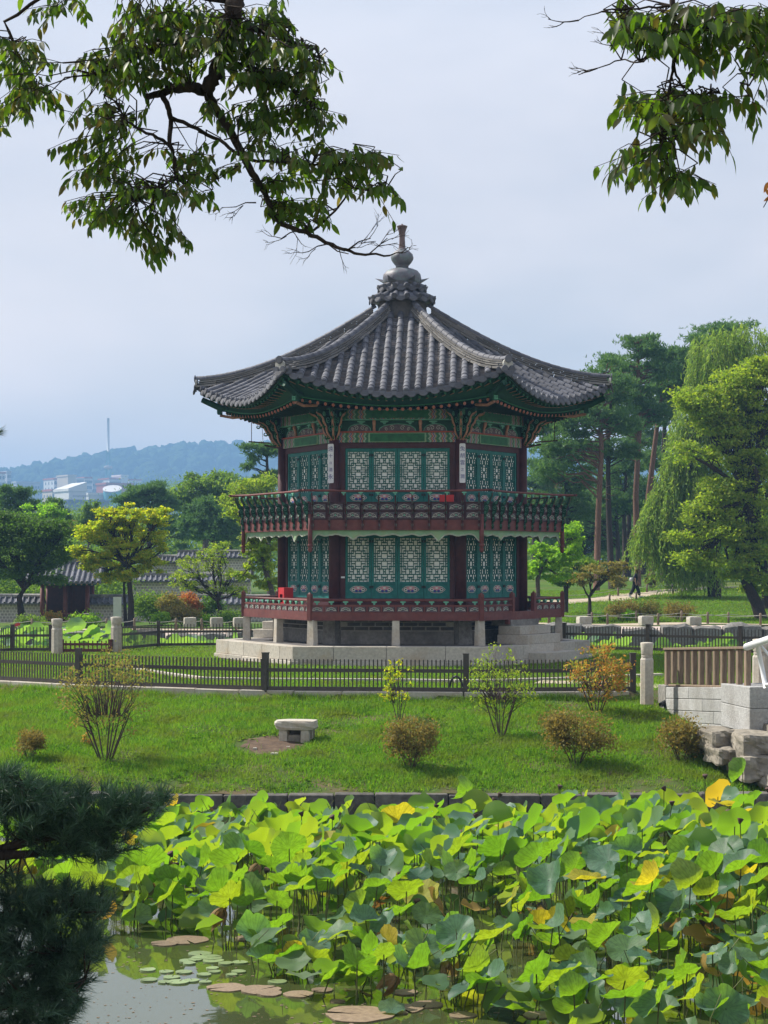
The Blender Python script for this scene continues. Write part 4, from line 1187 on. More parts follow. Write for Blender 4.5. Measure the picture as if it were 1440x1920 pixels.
for row in range(4):
    cuts = ([0.3, 2.1, 4.6], [0.3, 3.1, 4.6], [0.3, 1.6, 3.9, 4.6], [0.3, 2.5, 4.6])[row]
    for i in range(len(cuts) - 1):
        s0, s1 = cuts[i] + 0.006, cuts[i + 1] - 0.006
        z1a, z1b = top_z(s0) - row * 0.27 - 0.004, top_z(s1) - row * 0.27 - 0.004
        bblock('granite_block', s0, s1, z1a - 0.262, z1b - 0.262, z1a, z1b, 0.0, 0.8, M['granite_new'])
bblock('granite_block', 4.6, BL + 0.1, 1.93, 1.93, 2.33, 2.37, -0.06, 0.9, M['granite_new'])
bblock('granite_block', 4.6, BL + 0.1, 1.42, 1.42, 1.922, 1.922, -0.06, 0.9, M['granite_new'])
bblock('deck', 0.0, BL + 2.0, 1.7, 2.1, 1.9, 2.34, 0.82, 2.4, M['granite'])
bblock('end_stone', -0.35, 0.28, 1.3, 1.3, 2.0, 2.02, 0.0, 0.5, M['granite_dark'])
for k_, side in enumerate((0.12, 2.75)):
    s1 = 6.0 if k_ == 0 else 7.5
    bblock('top_rail', -0.05, s1, 2.83, 3.12, 2.89, 3.18, side - 0.09, 0.18, M['wood'])
    bblock('sill_rail', 0.35, s1, 2.0, 2.30, 2.05, 2.36, side - 0.08, 0.16, M['wood'])
    n = 12
    for j in range(n):
        s_ = 0.05 + j * (s1 - 0.25) / (n - 1)
        z0 = lerp(2.05, 2.34, s_ / 6.0); z1 = lerp(2.83, 3.12, s_ / 6.0)
        if j == 0: z0 = 1.5
        bblock('baluster', s_ - 0.08, s_ + 0.08, z0, z0, z1, z1, side - 0.055, 0.11, M['wood'])
# white tubular railing of the span
wr = thing('white_railing', 'white painted tubular bridge railing cut by the right edge', 'railing', P(1432, 1285, 39.6))
wo = Vector(wr.location)
h0, h1 = P(1400, 1213, 40.2), P(1500, 1179, 36.0)
mb = MB(); mb.tube([h0 - wo, h1 - wo], 0.075, 12); mb.build('hand_rail', M['white_metal'], wr)
f0 = P(1432, 1290, 39.8)
for (a, b_, r_) in ((P(1421, 1212, 39.7), P(1436, 1290, 39.6), 0.05), (P(1428, 1212, 39.4), P(1456, 1245, 39.0), 0.03), (P(1436, 1284, 39.6), P(1520, 1280, 36.5), 0.04), (P(1480, 1192, 37.4), P(1500, 1290, 37.2), 0.05), (P(1456, 1245, 39.0), P(1500, 1285, 37.2), 0.03)):
    mb = MB(); mb.tube([a - wo, b_ - wo], r_, 8); mb.build('stanchion', M['white_metal'], wr)

# stone bench on the bank
bp_ = hit(553, 1392, island_z, 38, 47)
sb = thing('stone_bench', 'small stone slab bench on the grass bank', 'bench', bp_, R(-6))
rock((0.9, 0.62, 0.2), 21, M['granite'], 'slab', sb, T(0.0, 0.22, 0.37), 0.03)
for (x, y, w, d_) in ((-0.26, 0.05, 0.16, 0.16), (0.22, 0.05, 0.16, 0.22), (0.24, 0.42, 0.16, 0.18), (-0.26, 0.42, 0.16, 0.18)):
    rock((w * 1.15, d_, 0.42), int(x * 100) + 60, M['granite'], 'leg', sb, T(x, y, 0.09), 0.02)
rock((0.40, 0.14, 0.26), 77, M['rubble'], 'brace_stone', sb, T(-0.02, 0.10, 0.03), 0.02)
rock((0.7, 0.1, 0.4), 78, M['rubble'], 'back_stone', sb, T(0, 0.5, 0.1), 0.02)
# bare earth and a few stones in front of it
def earth(name, c, rx, ry):
    V = [(c.x, c.y, island_z(c.x, c.y) + 0.03)]; n = 26
    for i in range(n):
        a_ = 2 * PI * i / n; k_ = random.uniform(0.75, 1.1)
        x, y = c.x + rx * k_ * math.cos(a_), c.y + ry * k_ * math.sin(a_); V.append((x, y, island_z(x, y) + 0.004))
    me = bpy.data.meshes.new(name); me.from_pydata(V, [], [(0, i + 1, (i + 1) % n + 1) for i in range(n)]); me.materials.append(M['soil'])
    return tag(link(name, me), kind='structure')
earth('bare_earth', hit(510, 1397, island_z, 38, 47), 0.66, 0.7)
for i, (px, py, s_) in enumerate(((515, 1417, 0.16), (478, 1405, 0.09), (540, 1402, 0.08))):
    p = hit(px, py, island_z, 38, 47)
    o = rock((s_, s_, s_ * 0.8), 90 + i, M['granite'], 'stone', None, T(*p))
    tag(o, ('pale fist sized stone below the bench', 'tiny pale stone at the left of the bare earth', 'tiny pale stone at the foot of the bench')[i], 'stone')
# black garden light and a loop of black hose
p = hit(1246, 1331, island_z, 38, 47.5)
fl = thing('floodlight', 'small black ground floodlight in the grass by the abutment', 'lamp', p, R(40))
mb = MB(); mb.tube([(-0.14, 0, 0.12), (0.14, 0, 0.2)], [0.06, 0.075], 10); mb.build('head', M['black'], fl)
mb = MB(); mb.tube([(0, 0, -0.05), (0, 0, 0.14)], 0.02, 6); mb.build('spike', M['black'], fl)
p = P(857, 1303, 47.2); p.z = LAWN
hs = MB(); hs.tube([(0.16 * math.cos(PI * i / 10), 0.02 * i, 0.32 * math.sin(PI * i / 10)) for i in range(11)], 0.028, 8)
o = hs.build('hose', M['black']); o.location = p + Vector((0, 0.5, 0)); tag(o, 'short arch of black hose on the lawn behind the fence', 'hose')

# far bank of the pond
fw = thing('bank_wall', 'rough stone wall of the far pond bank', 'wall', (-45, 90, 0))
x = -45.0; i = 0
while x < 45:
    w = random.uniform(1.0, 2.0); i += 1
    top = far_z(x + w / 2, 90.5) + random.uniform(-0.08, 0.10)
    if not (-6 < x < 6):
        rock((w - 0.02, 0.9, top + 0.7), i, M['granite_dark'], 'wall_stone', fw, T(x + w / 2 + 45, 0.2, (top - 0.7) / 2), 0.03)
    x += w
def block(px, py, d, w, h_, lab):
    p = P(px, py, d)
    o = rock((w, w * 0.9, h_), int(px), M['granite'], 'stone_block', None, T(p.x, p.y, p.z + h_ / 2 - 0.05) @ RZ(0.2), 0.015)
    tag(o, lab, 'stone block', 'stone blocks along the far bank')
block(1095, 1172, 90.9, 0.62, 0.46, 'first of three squared stone blocks on the far bank right of the pavilion')
block(1211, 1171, 90.9, 0.62, 0.46, 'middle of three squared stone blocks on the far bank right of the pavilion')
block(1301, 1171, 90.9, 0.6, 0.42, 'last of three squared stone blocks on the far bank right of the pavilion')
for px, lab in ((356, 'left'), (406, 'middle'), (449, 'right')):
    block(px, 1174, 91.0, 0.58, 0.46, lab + ' one of the three stone blocks on the far bank left of the pavilion')
# rope fences
def rope_fence(label, pts, zf, h=0.55):
    f = thing('rope_fence', label, 'fence', (pts[0].x, pts[0].y, zf(pts[0].x, pts[0].y)))
    o_ = Vector(f.location); tops = []
    for p in pts:
        b_ = Vector((p.x, p.y, zf(p.x, p.y)))
        mb = MB(); mb.lathe([(0.06, -0.05), (0.055, h), (0.02, h + 0.02)], 8); link('post', mb.mesh('post', M['wood']), f, T(*(b_ - o_)))
        tops.append(b_ + Vector((0, 0, h * 0.82)) - o_)
    for i in range(len(tops) - 1):
        mb = MB(); mb.tube([tops[i].lerp(tops[i + 1], t) + Vector((0, 0, -0.09 * math.sin(PI * t))) for t in (0, 0.25, 0.5, 0.75, 1)], 0.014, 5)
        link('rope', mb.mesh('rope', M['joint']), f)
ropx = [(1029, 0), (1139, 0), (1234, 0), (1327, 0), (1426, 0), (1520, 0)]
rope_fence('nearer rope fence on the far bank right of the pavilion', [Vector(((px - 720) / FPX * 91.6, 91.6, 0)) for px, _ in ropx], far_z)
rope_fence('farther rope fence along the lakeside path right of the pavilion', [Vector(((px - 720) / FPX * 94.6, 94.6, 0)) for px in (1030, 1110, 1193, 1278, 1366, 1460)], far_z)
rope_fence('rope fence beside the hill path in front of the walking person', [hit(px, py, far_z, 92, 160) for px, py in ((1063, 1134), (1143, 1128), (1193, 1124.5), (1262, 1116), (1353, 1108))], far_z, 0.45)
rope_fence('rope fence behind the walking person on the grass slope', [hit(px, py, far_z, 92, 170) for px, py in ((1064, 1130), (1159, 1118), (1213, 1111), (1318, 1101))], far_z, 0.5)
rope_fence('rope fence on the far bank left of the pavilion', [Vector(((px - 720) / FPX * 92, 92, 0)) for px in (-20, 60, 131, 200, 252, 330, 378, 443, 520)], far_z)
# ------------------------------------------------------------------ lotus bed in the pond
M['lotus'] = leaf_mat('lotus_leaf', [(0.05, 0.13, 0.09), (0.08, 0.18, 0.125), (0.14, 0.25, 0.19), (0.075, 0.17, 0.07), (0.11, 0.21, 0.15)],
                      [(0.17, 0.40, 0.013), (0.26, 0.48, 0.015), (0.19, 0.42, 0.013), (0.40, 0.52, 0.015), (0.25, 0.46, 0.015)], 0.52, 0.5, 0.35, True,
                      [(0.10, 0.20, 0.04), (0.14, 0.24, 0.05), (0.16, 0.25, 0.07), (0.2, 0.26, 0.05), (0.14, 0.22, 0.06)], 22)
M['lotus_yellow'] = leaf_mat('yellowing_lotus_leaf', [(0.42, 0.38, 0.04), (0.40, 0.36, 0.04), (0.30, 0.34, 0.05)], [(0.78, 0.66, 0.02), (0.68, 0.60, 0.02), (0.50, 0.60, 0.03)], 0.5, 0.6, 0.2, True,
                             [(0.45, 0.36, 0.05), (0.5, 0.33, 0.05), (0.36, 0.36, 0.06)], 22)
M['lotus_dead'] = leaf_mat('dead_lotus_leaf', [(0.20, 0.12, 0.055), (0.28, 0.2, 0.11), (0.32, 0.17, 0.04)], [(0.3, 0.14, 0.03), (0.36, 0.22, 0.08), (0.5, 0.22, 0.02)], 0.3, 0.8, 0.1, True, None, 22)
M['stalk'] = mat('lotus_stalk', (0.11, 0.14, 0.035), (0.08, 0.075, 0.03), 0.7, 8)
M['pod'] = mat('lotus_pod', (0.10, 0.06, 0.045), (0.055, 0.035, 0.03), 0.85, 14)
M['pad'] = mat('lily_pad', (0.21, 0.29, 0.13), (0.15, 0.22, 0.10), 0.45, 3, 4, 0.1, 20, 0.4, objr=0.2, stain=(0.3, 0.27, 0.12), stain_scale=4, stain_amt=0.6)
M['pad_old'] = mat('old_floating_leaf', (0.25, 0.185, 0.12), (0.15, 0.105, 0.07), 0.6, 5, 6, 0.2, 20, 0.35, objr=0.2)
def lotus_mesh(seed, kind, m, NR_=6, NSg=30):
    """round leaf, radius 1: funnel in the middle, waved rim; kind 1 folds up along a line, 2 is a wilted umbrella"""
    r_ = random.Random(seed)
    ph = [r_.uniform(0, 6.28) for _ in range(6)]
    fold = r_.uniform(0.5, 1.0)
    vs = [(0, 0, -0.12)]; fs = []
    for i in range(1, NR_ + 1):
        t = i / NR_
        for k in range(NSg):
            a = 2 * PI * k / NSg
            rim = 1 + 0.05 * math.sin(3 * a + ph[0]) + 0.035 * math.sin(7 * a + ph[1]) + 0.02 * math.sin(13 * a + ph[2])
            notch = 0.10 * (math.exp(-((a - PI) / 0.16) ** 2) + math.exp(-(min(a, 2 * PI - a) / 0.16) ** 2))
            rr = t * (rim - notch * t)
            x, y = rr * math.cos(a), rr * math.sin(a)
            z = -0.12 * (1 - t) ** 2 + 0.10 * t * t + t ** 2.5 * (0.12 * math.sin(2 * a + ph[3]) + 0.075 * math.sin(5 * a + ph[4]) + 0.04 * math.sin(9 * a + ph[5]))
            if kind == 1:
                z += fold * 0.85 * abs(y) ** 1.5 * t; y *= 1 - 0.30 * fold * abs(y)
            elif kind == 2:
                z -= 1.1 * t ** 1.5 * (1 + 0.45 * math.sin(3 * a + ph[0])) + 0.2 * math.sin(11 * a + ph[1]) * t; x *= 1 - 0.55 * t * (1 + 0.3 * math.sin(5 * a + ph[2])); y *= 1 - 0.62 * t * (1 + 0.3 * math.sin(4 * a + ph[3]))
            elif kind == 3:
                up = max(0, x); z += fold * 0.8 * up ** 1.5; x -= 0.35 * fold * up ** 1.6
            vs.append((x, y, z))
    for k in range(NSg): fs.append((0, 1 + k, 1 + (k + 1) % NSg))
    for i in range(NR_ - 1):
        for k in range(NSg):
            a = 1 + i * NSg; k2 = (k + 1) % NSg
            fs.append((a + k, a + NSg + k, a + NSg + k2, a + k2))
    me = bpy.data.meshes.new('lotus_leaf'); me.from_pydata(vs, [], fs); me.materials.append(m)
    me.polygons.foreach_set('use_smooth', [True] * len(fs)); me.update()
    return me
lot = {k_: [lotus_mesh(s * 7 + j, k, M[k_]) for j, k in enumerate((0, 0, 0, 1, 1, 3, 3, 0, 1))] for s, k_ in enumerate(('lotus', 'lotus_yellow'))}
lowpoly = [lotus_mesh(j, k, M['lotus'], 4, 20) for j, k in enumerate((0, 0, 0, 1, 1, 3, 3, 0, 1))]
lot['lotus_dead'] = [lotus_mesh(50 + j, 2, M['lotus_dead']) for j in range(3)]
# region of the bed on the water, in photo pixels of the stalk foot
def foot_ok(px, py):
    bx = [0, 100, 180, 240, 330, 420, 470, 500, 540, 620, 720, 830, 900, 960, 1030, 1100, 1500]
    by = [1650, 1670, 1720, 1748, 1765, 1780, 1800, 1842, 1866, 1880, 1886, 1896, 1912, 1935, 1965, 2010, 2060]
    if py > interp(px, bx, by): return False
    lx = interp(py, [1500, 1560, 1640, 1700, 1750, 1800, 1850], [40, 20, 20, 110, 190, 420, 500])
    return px > lx
cand = []
tries = 0
rl = random.Random(11)
while len(cand) < 800 and tries < 120000:
    tries += 1
    d = math.sqrt(rl.uniform(19.2 ** 2, 35.6 ** 2))
    py = HZN + EYE * FPX / d
    px = rl.uniform(0, 1530)
    if not foot_ok(px, py): continue
    X = (px - 720) / FPX * d
    if any((X - c[0]) ** 2 + (d - c[1]) ** 2 < (0.22 if rl.random() < 0.75 else 0.12) ** 2 for c in cand): continue
    cand.append((X, d, px))
sunv = SUN_DIR
def leaf_place(X, Y, z, size, me, lab, grp, tilt=None, yaw=None, cat='leaf'):
    if tilt is None:
        n = Vector((0, 0, 1)) * rl.uniform(0.45, 1.1) + Vector((sunv.x, sunv.y, 0)) * rl.uniform(0.1, 1.15) + Vector((rl.gauss(0, 0.42), rl.gauss(0, 0.42) + 0.05, 0))
    else: n = Vector(tilt)
    n.normalize()
    q = n.to_track_quat('Z', 'Y') @ Quaternion((0, 0, 1), rl.uniform(0, 6.28) if yaw is None else yaw)
    o = link('lotus_leaf', me)
    o.matrix_basis = Matrix.LocRotScale(Vector((X, Y, z)), q, Vector((size, size, size)))
    tag(o, lab, cat, grp)
    # stalk in the leaf's own frame
    inv = o.matrix_basis.inverted()
    top = Vector((X, Y, z)) - n * 0.1 * size
    foot = Vector((X + rl.uniform(-0.12, 0.12), Y + rl.uniform(-0.12, 0.12), -0.3))
    mid = foot.lerp(top, 0.6) + Vector((rl.uniform(-0.05, 0.05), rl.uniform(-0.05, 0.05), 0))
    mb = MB(); mb.tube([inv @ p for p in (foot, mid, top)], [0.011 / size, 0.009 / size, 0.008 / size], 5)
    mb.build('stalk', M['stalk'], o)
    return o
LG = 'lotus leaves crowding the near pond'
cand.sort(key=lambda c: c[1])
spare = []
for i, (X, Y, px) in enumerate(cand):
    edge = Y < 24.5 or px < 420
    r_ = rl.random()
    right = (px - 300) / 1100
    key = 'lotus_yellow' if r_ < 0.01 + 0.045 * max(0, right) + (0.02 if Y > 30 else 0) else 'lotus'
    z = rl.uniform(0.34, 0.92) if not edge else rl.uniform(0.14, 0.62)
    if Y > 30.5: z = rl.uniform(0.25, 0.52) + (0.3 if px > 1050 else 0) * rl.random()
    size = rl.choice((0.2, 0.24, 0.27, 0.3, 0.31, 0.33, 0.36)) * (0.76 if Y < 25 else 0.84)
    me = rl.choice(lot[key])
    where = ('at the front edge of the bed' if Y < 23.5 else 'in the front half of the bed' if Y < 27 else 'in the back half of the bed' if Y < 31.5 else 'along the back of the bed')
    side = ('left third' if px < 600 else 'middle third' if px < 1020 else 'right third')
    lab = ('green lotus leaf ' if key == 'lotus' else 'yellowing lotus leaf ') + where + ', ' + side + ' of the view'
    if i < 296:
        leaf_place(X, Y, z, size, me, lab, LG if key == 'lotus' else 'yellowing lotus leaves')
    else:
        spare.append((X, Y, z, size, me, key))
# the ones that catch the eye
p = P(745, 1538, 33.6); leaf_place(p.x, p.y, p.z, 0.36, lot['lotus_yellow'][0], 'large bright yellow lotus leaf at the back edge of the bed', None, (-0.35, 0.75, 0.5))
p = P(265, 1625, 27.4); leaf_place(p.x, p.y, p.z, 0.37, lot['lotus'][1], 'broad glowing green lotus leaf at the left end of the bed beside the pine', None, (-0.35, 0.8, 0.5))
p = P(257, 1715, 25.8); leaf_place(p.x, p.y, p.z, 0.21, lot['lotus'][0], 'blue green lotus leaf nearest the pine, low over the water', None, (0.1, -0.45, 0.8))
p = P(872, 1482, 35.6); leaf_place(p.x, p.y, p.z, 0.27, lot['lotus'][3], 'tall folded lotus leaf rising highest against the pond wall', None, (-0.75, 0.5, 0.3))
p = P(1390, 1447, 34.6); leaf_place(p.x, p.y, p.z, 0.25, lot['lotus'][4], 'tall folded lotus leaf rising highest near the rubble stones', None, (-0.7, 0.55, 0.3))
p = P(882, 1880, 21.6); leaf_place(p.x, p.y, p.z, 0.16, lot['lotus_yellow'][3], 'small yellow lotus leaf bending to the water at the front edge', None, (0.35, -0.75, 0.3))
p = P(800, 1715, 25.0); leaf_place(p.x, p.y, p.z, 0.2, lot['lotus'][0], 'round blue green lotus leaf facing the viewer mid bed', None, (0.15, -0.55, 0.7))
p = P(245, 1772, 24.8); leaf_place(p.x, p.y, p.z, 0.11, lot['lotus'][3], 'small lotus leaf leaning out over the open water', None, (0.6, 0.2, 0.5))
# withered leaves
for i in range(14):
    X, Y, px = rl.choice(cand[20:])
    leaf_place(X + rl.uniform(-0.2, 0.2), Y - 0.1, rl.uniform(0.12, 0.45), rl.uniform(0.14, 0.24), rl.choice(lot['lotus_dead']), 'withered brown lotus leaf hanging down inside the bed', 'withered lotus leaves', (rl.gauss(0, 0.5), rl.gauss(0, 0.5), 0.8))
# seed heads
mb = MB(); mb.lathe([(0.006, -0.06), (0.02, -0.045), (0.042, 0.0), (0.05, 0.018), (0.047, 0.026), (0.02, 0.028)], 12)
pod_me = mb.mesh('seed_pod', M['pod'])
pods = []
for (px, py, d) in ((937, 1490, 35), (818, 1511, 34.5), (1322, 1455, 34.5), (1245, 1478, 34), (875, 1640, 27), (750, 1640, 27), (1073, 1535, 31), (1366, 1522, 31), (1388, 1538, 30), (1048, 1612, 28.6), (1070, 1722, 25), (1318, 1728, 24.5), (1201, 1716, 25), (330, 1622, 27.5), (320, 1601, 28), (866, 1561, 30.5), (893, 1530, 32), (927, 1500, 33.5), (565, 1525, 33), (623, 1532, 32.5), (655, 1570, 31), (500, 1632, 28), (1440, 1480, 33), (1050, 1475, 34.8), (1105, 1740, 24.6), (782, 1690, 25.5), (905, 1632, 28), (1260, 1505, 32.6)):
    p = P(px, py, d)
    t_ = link('lotus_seed_pod', pod_me); t_.location = p; t_.rotation_euler = (rl.uniform(-0.5, 0.5), rl.uniform(-0.5, 0.5), 0)
    tag(t_, 'brown lotus seed pod on a thin stalk above the leaves', 'seed pod', 'lotus seed pods')
    bpy.context.view_layer.update() if False else None
    inv = Matrix.LocRotScale(p, t_.rotation_euler.to_quaternion(), Vector((1, 1, 1))).inverted()
    foot = Vector((p.x + rl.uniform(-0.1, 0.1), p.y + rl.uniform(-0.1, 0.1), -0.2))
    q1 = p.lerp(foot, 0.4) + Vector((rl.uniform(-0.05, 0.05), 0, 0))
    mb = MB(); mb.tube([inv @ x for x in (p - Vector((0, 0, 0.03)), q1, foot)], 0.0075, 5); mb.build('stalk', M['stalk'], t_)
# bare broken stalks and small low leaves under the canopy: a mass
mb = MB()
for i in range(420):
    X, Y, px = rl.choice(cand); X += rl.gauss(0, 0.22); Y += rl.gauss(0, 0.22)
    h_ = rl.uniform(0.2, 0.75)
    mb.tube([(X, Y, -0.2), (X + rl.gauss(0, 0.06), Y + rl.gauss(0, 0.06), h_ * 0.6), (X + rl.gauss(0, 0.16), Y + rl.gauss(0, 0.16), h_)], [0.008, 0.007, 0.005], 4, 0, False)
tag(mb.build('lotus_stalks', M['stalk']), 'tangle of thin bare lotus stalks beneath the leaves', 'stalks', None, 'stuff')
V = []; Fc = []
base = np.array([v.co[:] for v in lot['lotus'][0].vertices]); polys = [tuple(p.vertices) for p in lot['lotus'][0].polygons]
mb = MB()
for i in range(460):
    X, Y, px = rl.choice(cand); X += rl.gauss(0, 0.25); Y += rl.gauss(0, 0.2)
    s_ = rl.uniform(0.12, 0.24)
    Mx = T(X, Y, rl.uniform(0.08, 0.42)) @ Vector((rl.gauss(0, 0.5), rl.gauss(0.2, 0.5), 0.8)).to_track_quat('Z', 'Y').to_matrix().to_4x4() @ S3(s_, s_, s_)
    src = rl.choice(lowpoly)
    vv = [Mx @ v.co for v in src.vertices]
    mb.add(vv, [tuple(p.vertices) for p in src.polygons], 0 if rl.random() < 0.86 else 1, True)
back_mb = MB()
for (X, Y, z, size, me, key) in spare:
    n = Vector((sunv.x * rl.uniform(0.1, 1.15) + rl.gauss(0, 0.42), sunv.y * rl.uniform(0.1, 1.15) + rl.gauss(0, 0.42), rl.uniform(0.45, 1.1))).normalized()
    Mx = T(X, Y, z) @ n.to_track_quat('Z', 'Y').to_matrix().to_4x4() @ RZ(rl.uniform(0, 6.28)) @ S3(size, size, size)
    me = lowpoly[int(rl.random() * 9)]
    back_mb.add([Mx @ v.co for v in me.vertices], [tuple(p.vertices) for p in me.polygons], 0 if key == 'lotus' else 1, True)
    back_mb.tube([(X, Y, -0.2), (X, Y, z - 0.1 * size)], 0.009, 4, 2, False)
bl_ = leaf_mat('back_lotus_leaf', [(0.05, 0.13, 0.09), (0.08, 0.18, 0.125), (0.14, 0.25, 0.19), (0.075, 0.17, 0.07), (0.11, 0.21, 0.15)], [(0.17, 0.40, 0.013), (0.26, 0.48, 0.015), (0.19, 0.42, 0.013), (0.40, 0.52, 0.015), (0.25, 0.46, 0.015)], 0.52, 0.5, 0.35, False, [(0.10, 0.20, 0.04), (0.14, 0.24, 0.05), (0.16, 0.25, 0.07), (0.2, 0.26, 0.05), (0.14, 0.22, 0.06)])
by_ = leaf_mat('back_yellow_leaf', [(0.42, 0.36, 0.04), (0.45, 0.33, 0.04), (0.33, 0.34, 0.05)], [(0.7, 0.55, 0.02), (0.68, 0.45, 0.02), (0.5, 0.54, 0.03)], 0.5)
tag(back_mb.build('back_lotus_leaves', [bl_, by_, M['stalk']]), 'farthest small lotus leaves massed before the pond wall', 'leaves', None, 'stuff')
ml_ = leaf_mat('low_lotus_leaf', [(0.06, 0.13, 0.06), (0.1, 0.17, 0.08), (0.13, 0.2, 0.12)], [(0.2, 0.38, 0.02), (0.3, 0.45, 0.03), (0.3, 0.4, 0.04)], 0.45)
md_ = leaf_mat('low_dead_leaf', [(0.16, 0.1, 0.05), (0.24, 0.16, 0.08), (0.3, 0.2, 0.04)], [(0.3, 0.14, 0.03), (0.4, 0.26, 0.06), (0.5, 0.3, 0.03)], 0.35)
tag(mb.build('lotus_undergrowth', [ml_, md_]), 'low small lotus leaves under the crowd of big ones', 'leaves', None, 'stuff')
# floating pads
def pad_mesh(seed, m, lobes=0.012):
    r_ = random.Random(seed); n = 26; mb = MB()
    top = [(0, 0, 0.006)]; ph = r_.uniform(0, 6)
    for i in range(n + 1):
        a = 0.10 + (2 * PI - 0.2) * i / n
        rr = 1 + lobes * math.sin(3 * a + ph) + lobes * 0.6 * math.sin(7 * a + ph * 2)
        top.append((rr * math.cos(a), rr * math.sin(a), 0.010 + 0.002 * math.sin(2 * a + ph)))
    mb.add(top, [(0, i, i + 1) for i in range(1, n + 1)], 0, True)
    mb.add([(x * 0.97, y * 0.97, -0.03) for x, y, z in top[1:]] + top[1:], [(i, i + 1, n + 2 + i, n + 1 + i) for i in range(n)], 0, False)
    return mb.mesh('lily_pad', m)
pm = [pad_mesh(s, M['pad']) for s in range(3)]; po = [pad_mesh(9 + s, M['pad_old'], 0.05) for s in range(3)]
for (px, py, w) in ((375, 1790, 22), (393, 1797, 24), (352, 1803, 16), (400, 1803, 20), (423, 1808, 14), (450, 1806, 15), (277, 1820, 15), (312, 1823, 14), (345, 1824, 16), (382, 1829, 14), (398, 1817, 12), (402, 1823, 12), (279, 1839, 16), (322, 1834, 16), (335, 1843, 20), (310, 1843, 14), (360, 1840, 14), (375, 1797, 16), (447, 1823, 14), (434, 1829, 11), (355, 1808, 12), (366, 1800, 14), (520, 1842, 18), (385, 1843, 12)):
    p = hit(px, py, lambda x, y: 0, 18, 40, 0.02)
    o = link('lily_pad', rl.choice(pm)); s_ = w / FPX * p.y
    o.matrix_basis = T(p.x, p.y, 0.004 + 0.004 * rl.random()) @ RZ(rl.uniform(0, 6)) @ S3(s_, s_, 1)
    tag(o, 'small green lily pad floating on the open water at the left', 'lily pad', 'green lily pads')
for (px, py, w, l_) in ((425, 1853, 36, 'brown decaying pad cluster below the green lily pads'), (487, 1857, 38, 'wide brown floating leaf right of the lily pads'), (350, 1764, 40, 'brown floating leaf mat in the shade of the lotus'), (505, 1864, 24, ''), (560, 1866, 28, ''), (605, 1858, 20, ''), (632, 1878, 14, ''), (675, 1903, 66, 'largest brown floating leaf at the bottom of the picture'), (755, 1893, 38, ''), (800, 1885, 30, ''), (867, 1905, 26, ''), (760, 1862, 24, ''), (1010, 1905, 30, ''), (310, 1770, 26, ''), (470, 1760, 30, '')):
    p = hit(px, py, lambda x, y: 0, 18, 40, 0.02)
    o = link('floating_leaf', rl.choice(po)); s_ = w / FPX * p.y
    o.matrix_basis = T(p.x, p.y, 0.002 + 0.004 * rl.random()) @ RZ(rl.uniform(0, 6)) @ S3(s_, s_, 1)
    tag(o, l_ or 'brown old leaf floating flat in front of the lotus', 'leaf', 'brown floating leaves')
p = P(735, 1912, 21.2); leaf_place(p.x, p.y, max(p.z, 0.06), 0.15, lot['lotus'][0], 'blue green lotus leaf lying almost on the water at the bottom edge', None, (0.1, -0.3, 0.9))

# specks of debris on the open water
dv_ = np.random.default_rng(3); V = []; 
for _ in range(420):
    py = dv_.uniform(1770, 1925); px = dv_.uniform(150, 1000); q = hit(px, py, lambda x, y: 0, 18, 40, 0.03)
    s_ = dv_.uniform(0.006, 0.03); a_ = dv_.uniform(0, 6.28)
    for t_ in range(4): V.append((q.x + s_ * math.cos(a_ + t_ * 1.57) * dv_.uniform(0.5, 1.4), q.y + s_ * math.sin(a_ + t_ * 1.57) * dv_.uniform(0.5, 1.4), 0.004))
tag(link('pond_debris', np_mesh('pond_debris', V, np.arange(len(V)).reshape(-1, 4), M['pad_old'])), 'specks of plant debris drifting on the water', 'debris', None, 'stuff')

# lotus of the rear pond, seen through the fences
mb = MB()
for i in range(480):
    Y = rl.uniform(74, 89.5); left = rl.random() < 0.62
    px = rl.uniform(-60, 470) if left else rl.uniform(1040, 1500)
    X = (px - 720) / FPX * Y
    s_ = rl.uniform(0.3, 0.52)
    z = rl.uniform(0.7, 1.95) if left and px < 240 else rl.uniform(0.6, 1.5) if left else rl.uniform(0.5, 1.35)
    n = Vector((sunv.x * rl.uniform(0, 0.8) + rl.gauss(0, 0.3), sunv.y * rl.uniform(0, 0.8) + rl.gauss(0, 0.3), 0.7))
    Mx = T(X, Y, z) @ n.to_track_quat('Z', 'Y').to_matrix().to_4x4() @ S3(s_, s_, s_)
    src = lowpoly[rl.randrange(9)]
    mb.add([Mx @ v.co for v in src.vertices], [tuple(p.vertices) for p in src.polygons], 0, True)
    mb.tube([(X, Y, 0), (X, Y, z)], 0.012, 3, 1, False)
mrl = leaf_mat('rear_lotus_leaf', [(0.08, 0.19, 0.10), (0.13, 0.25, 0.16), (0.19, 0.3, 0.24)], [(0.22, 0.46, 0.03), (0.3, 0.52, 0.04), (0.28, 0.5, 0.05)], 0.5)
tag(mb.build('rear_lotus_bed', [mrl, M['stalk']]), 'mass of lotus leaves in the pond behind the island', 'lotus bed', None, 'stuff')
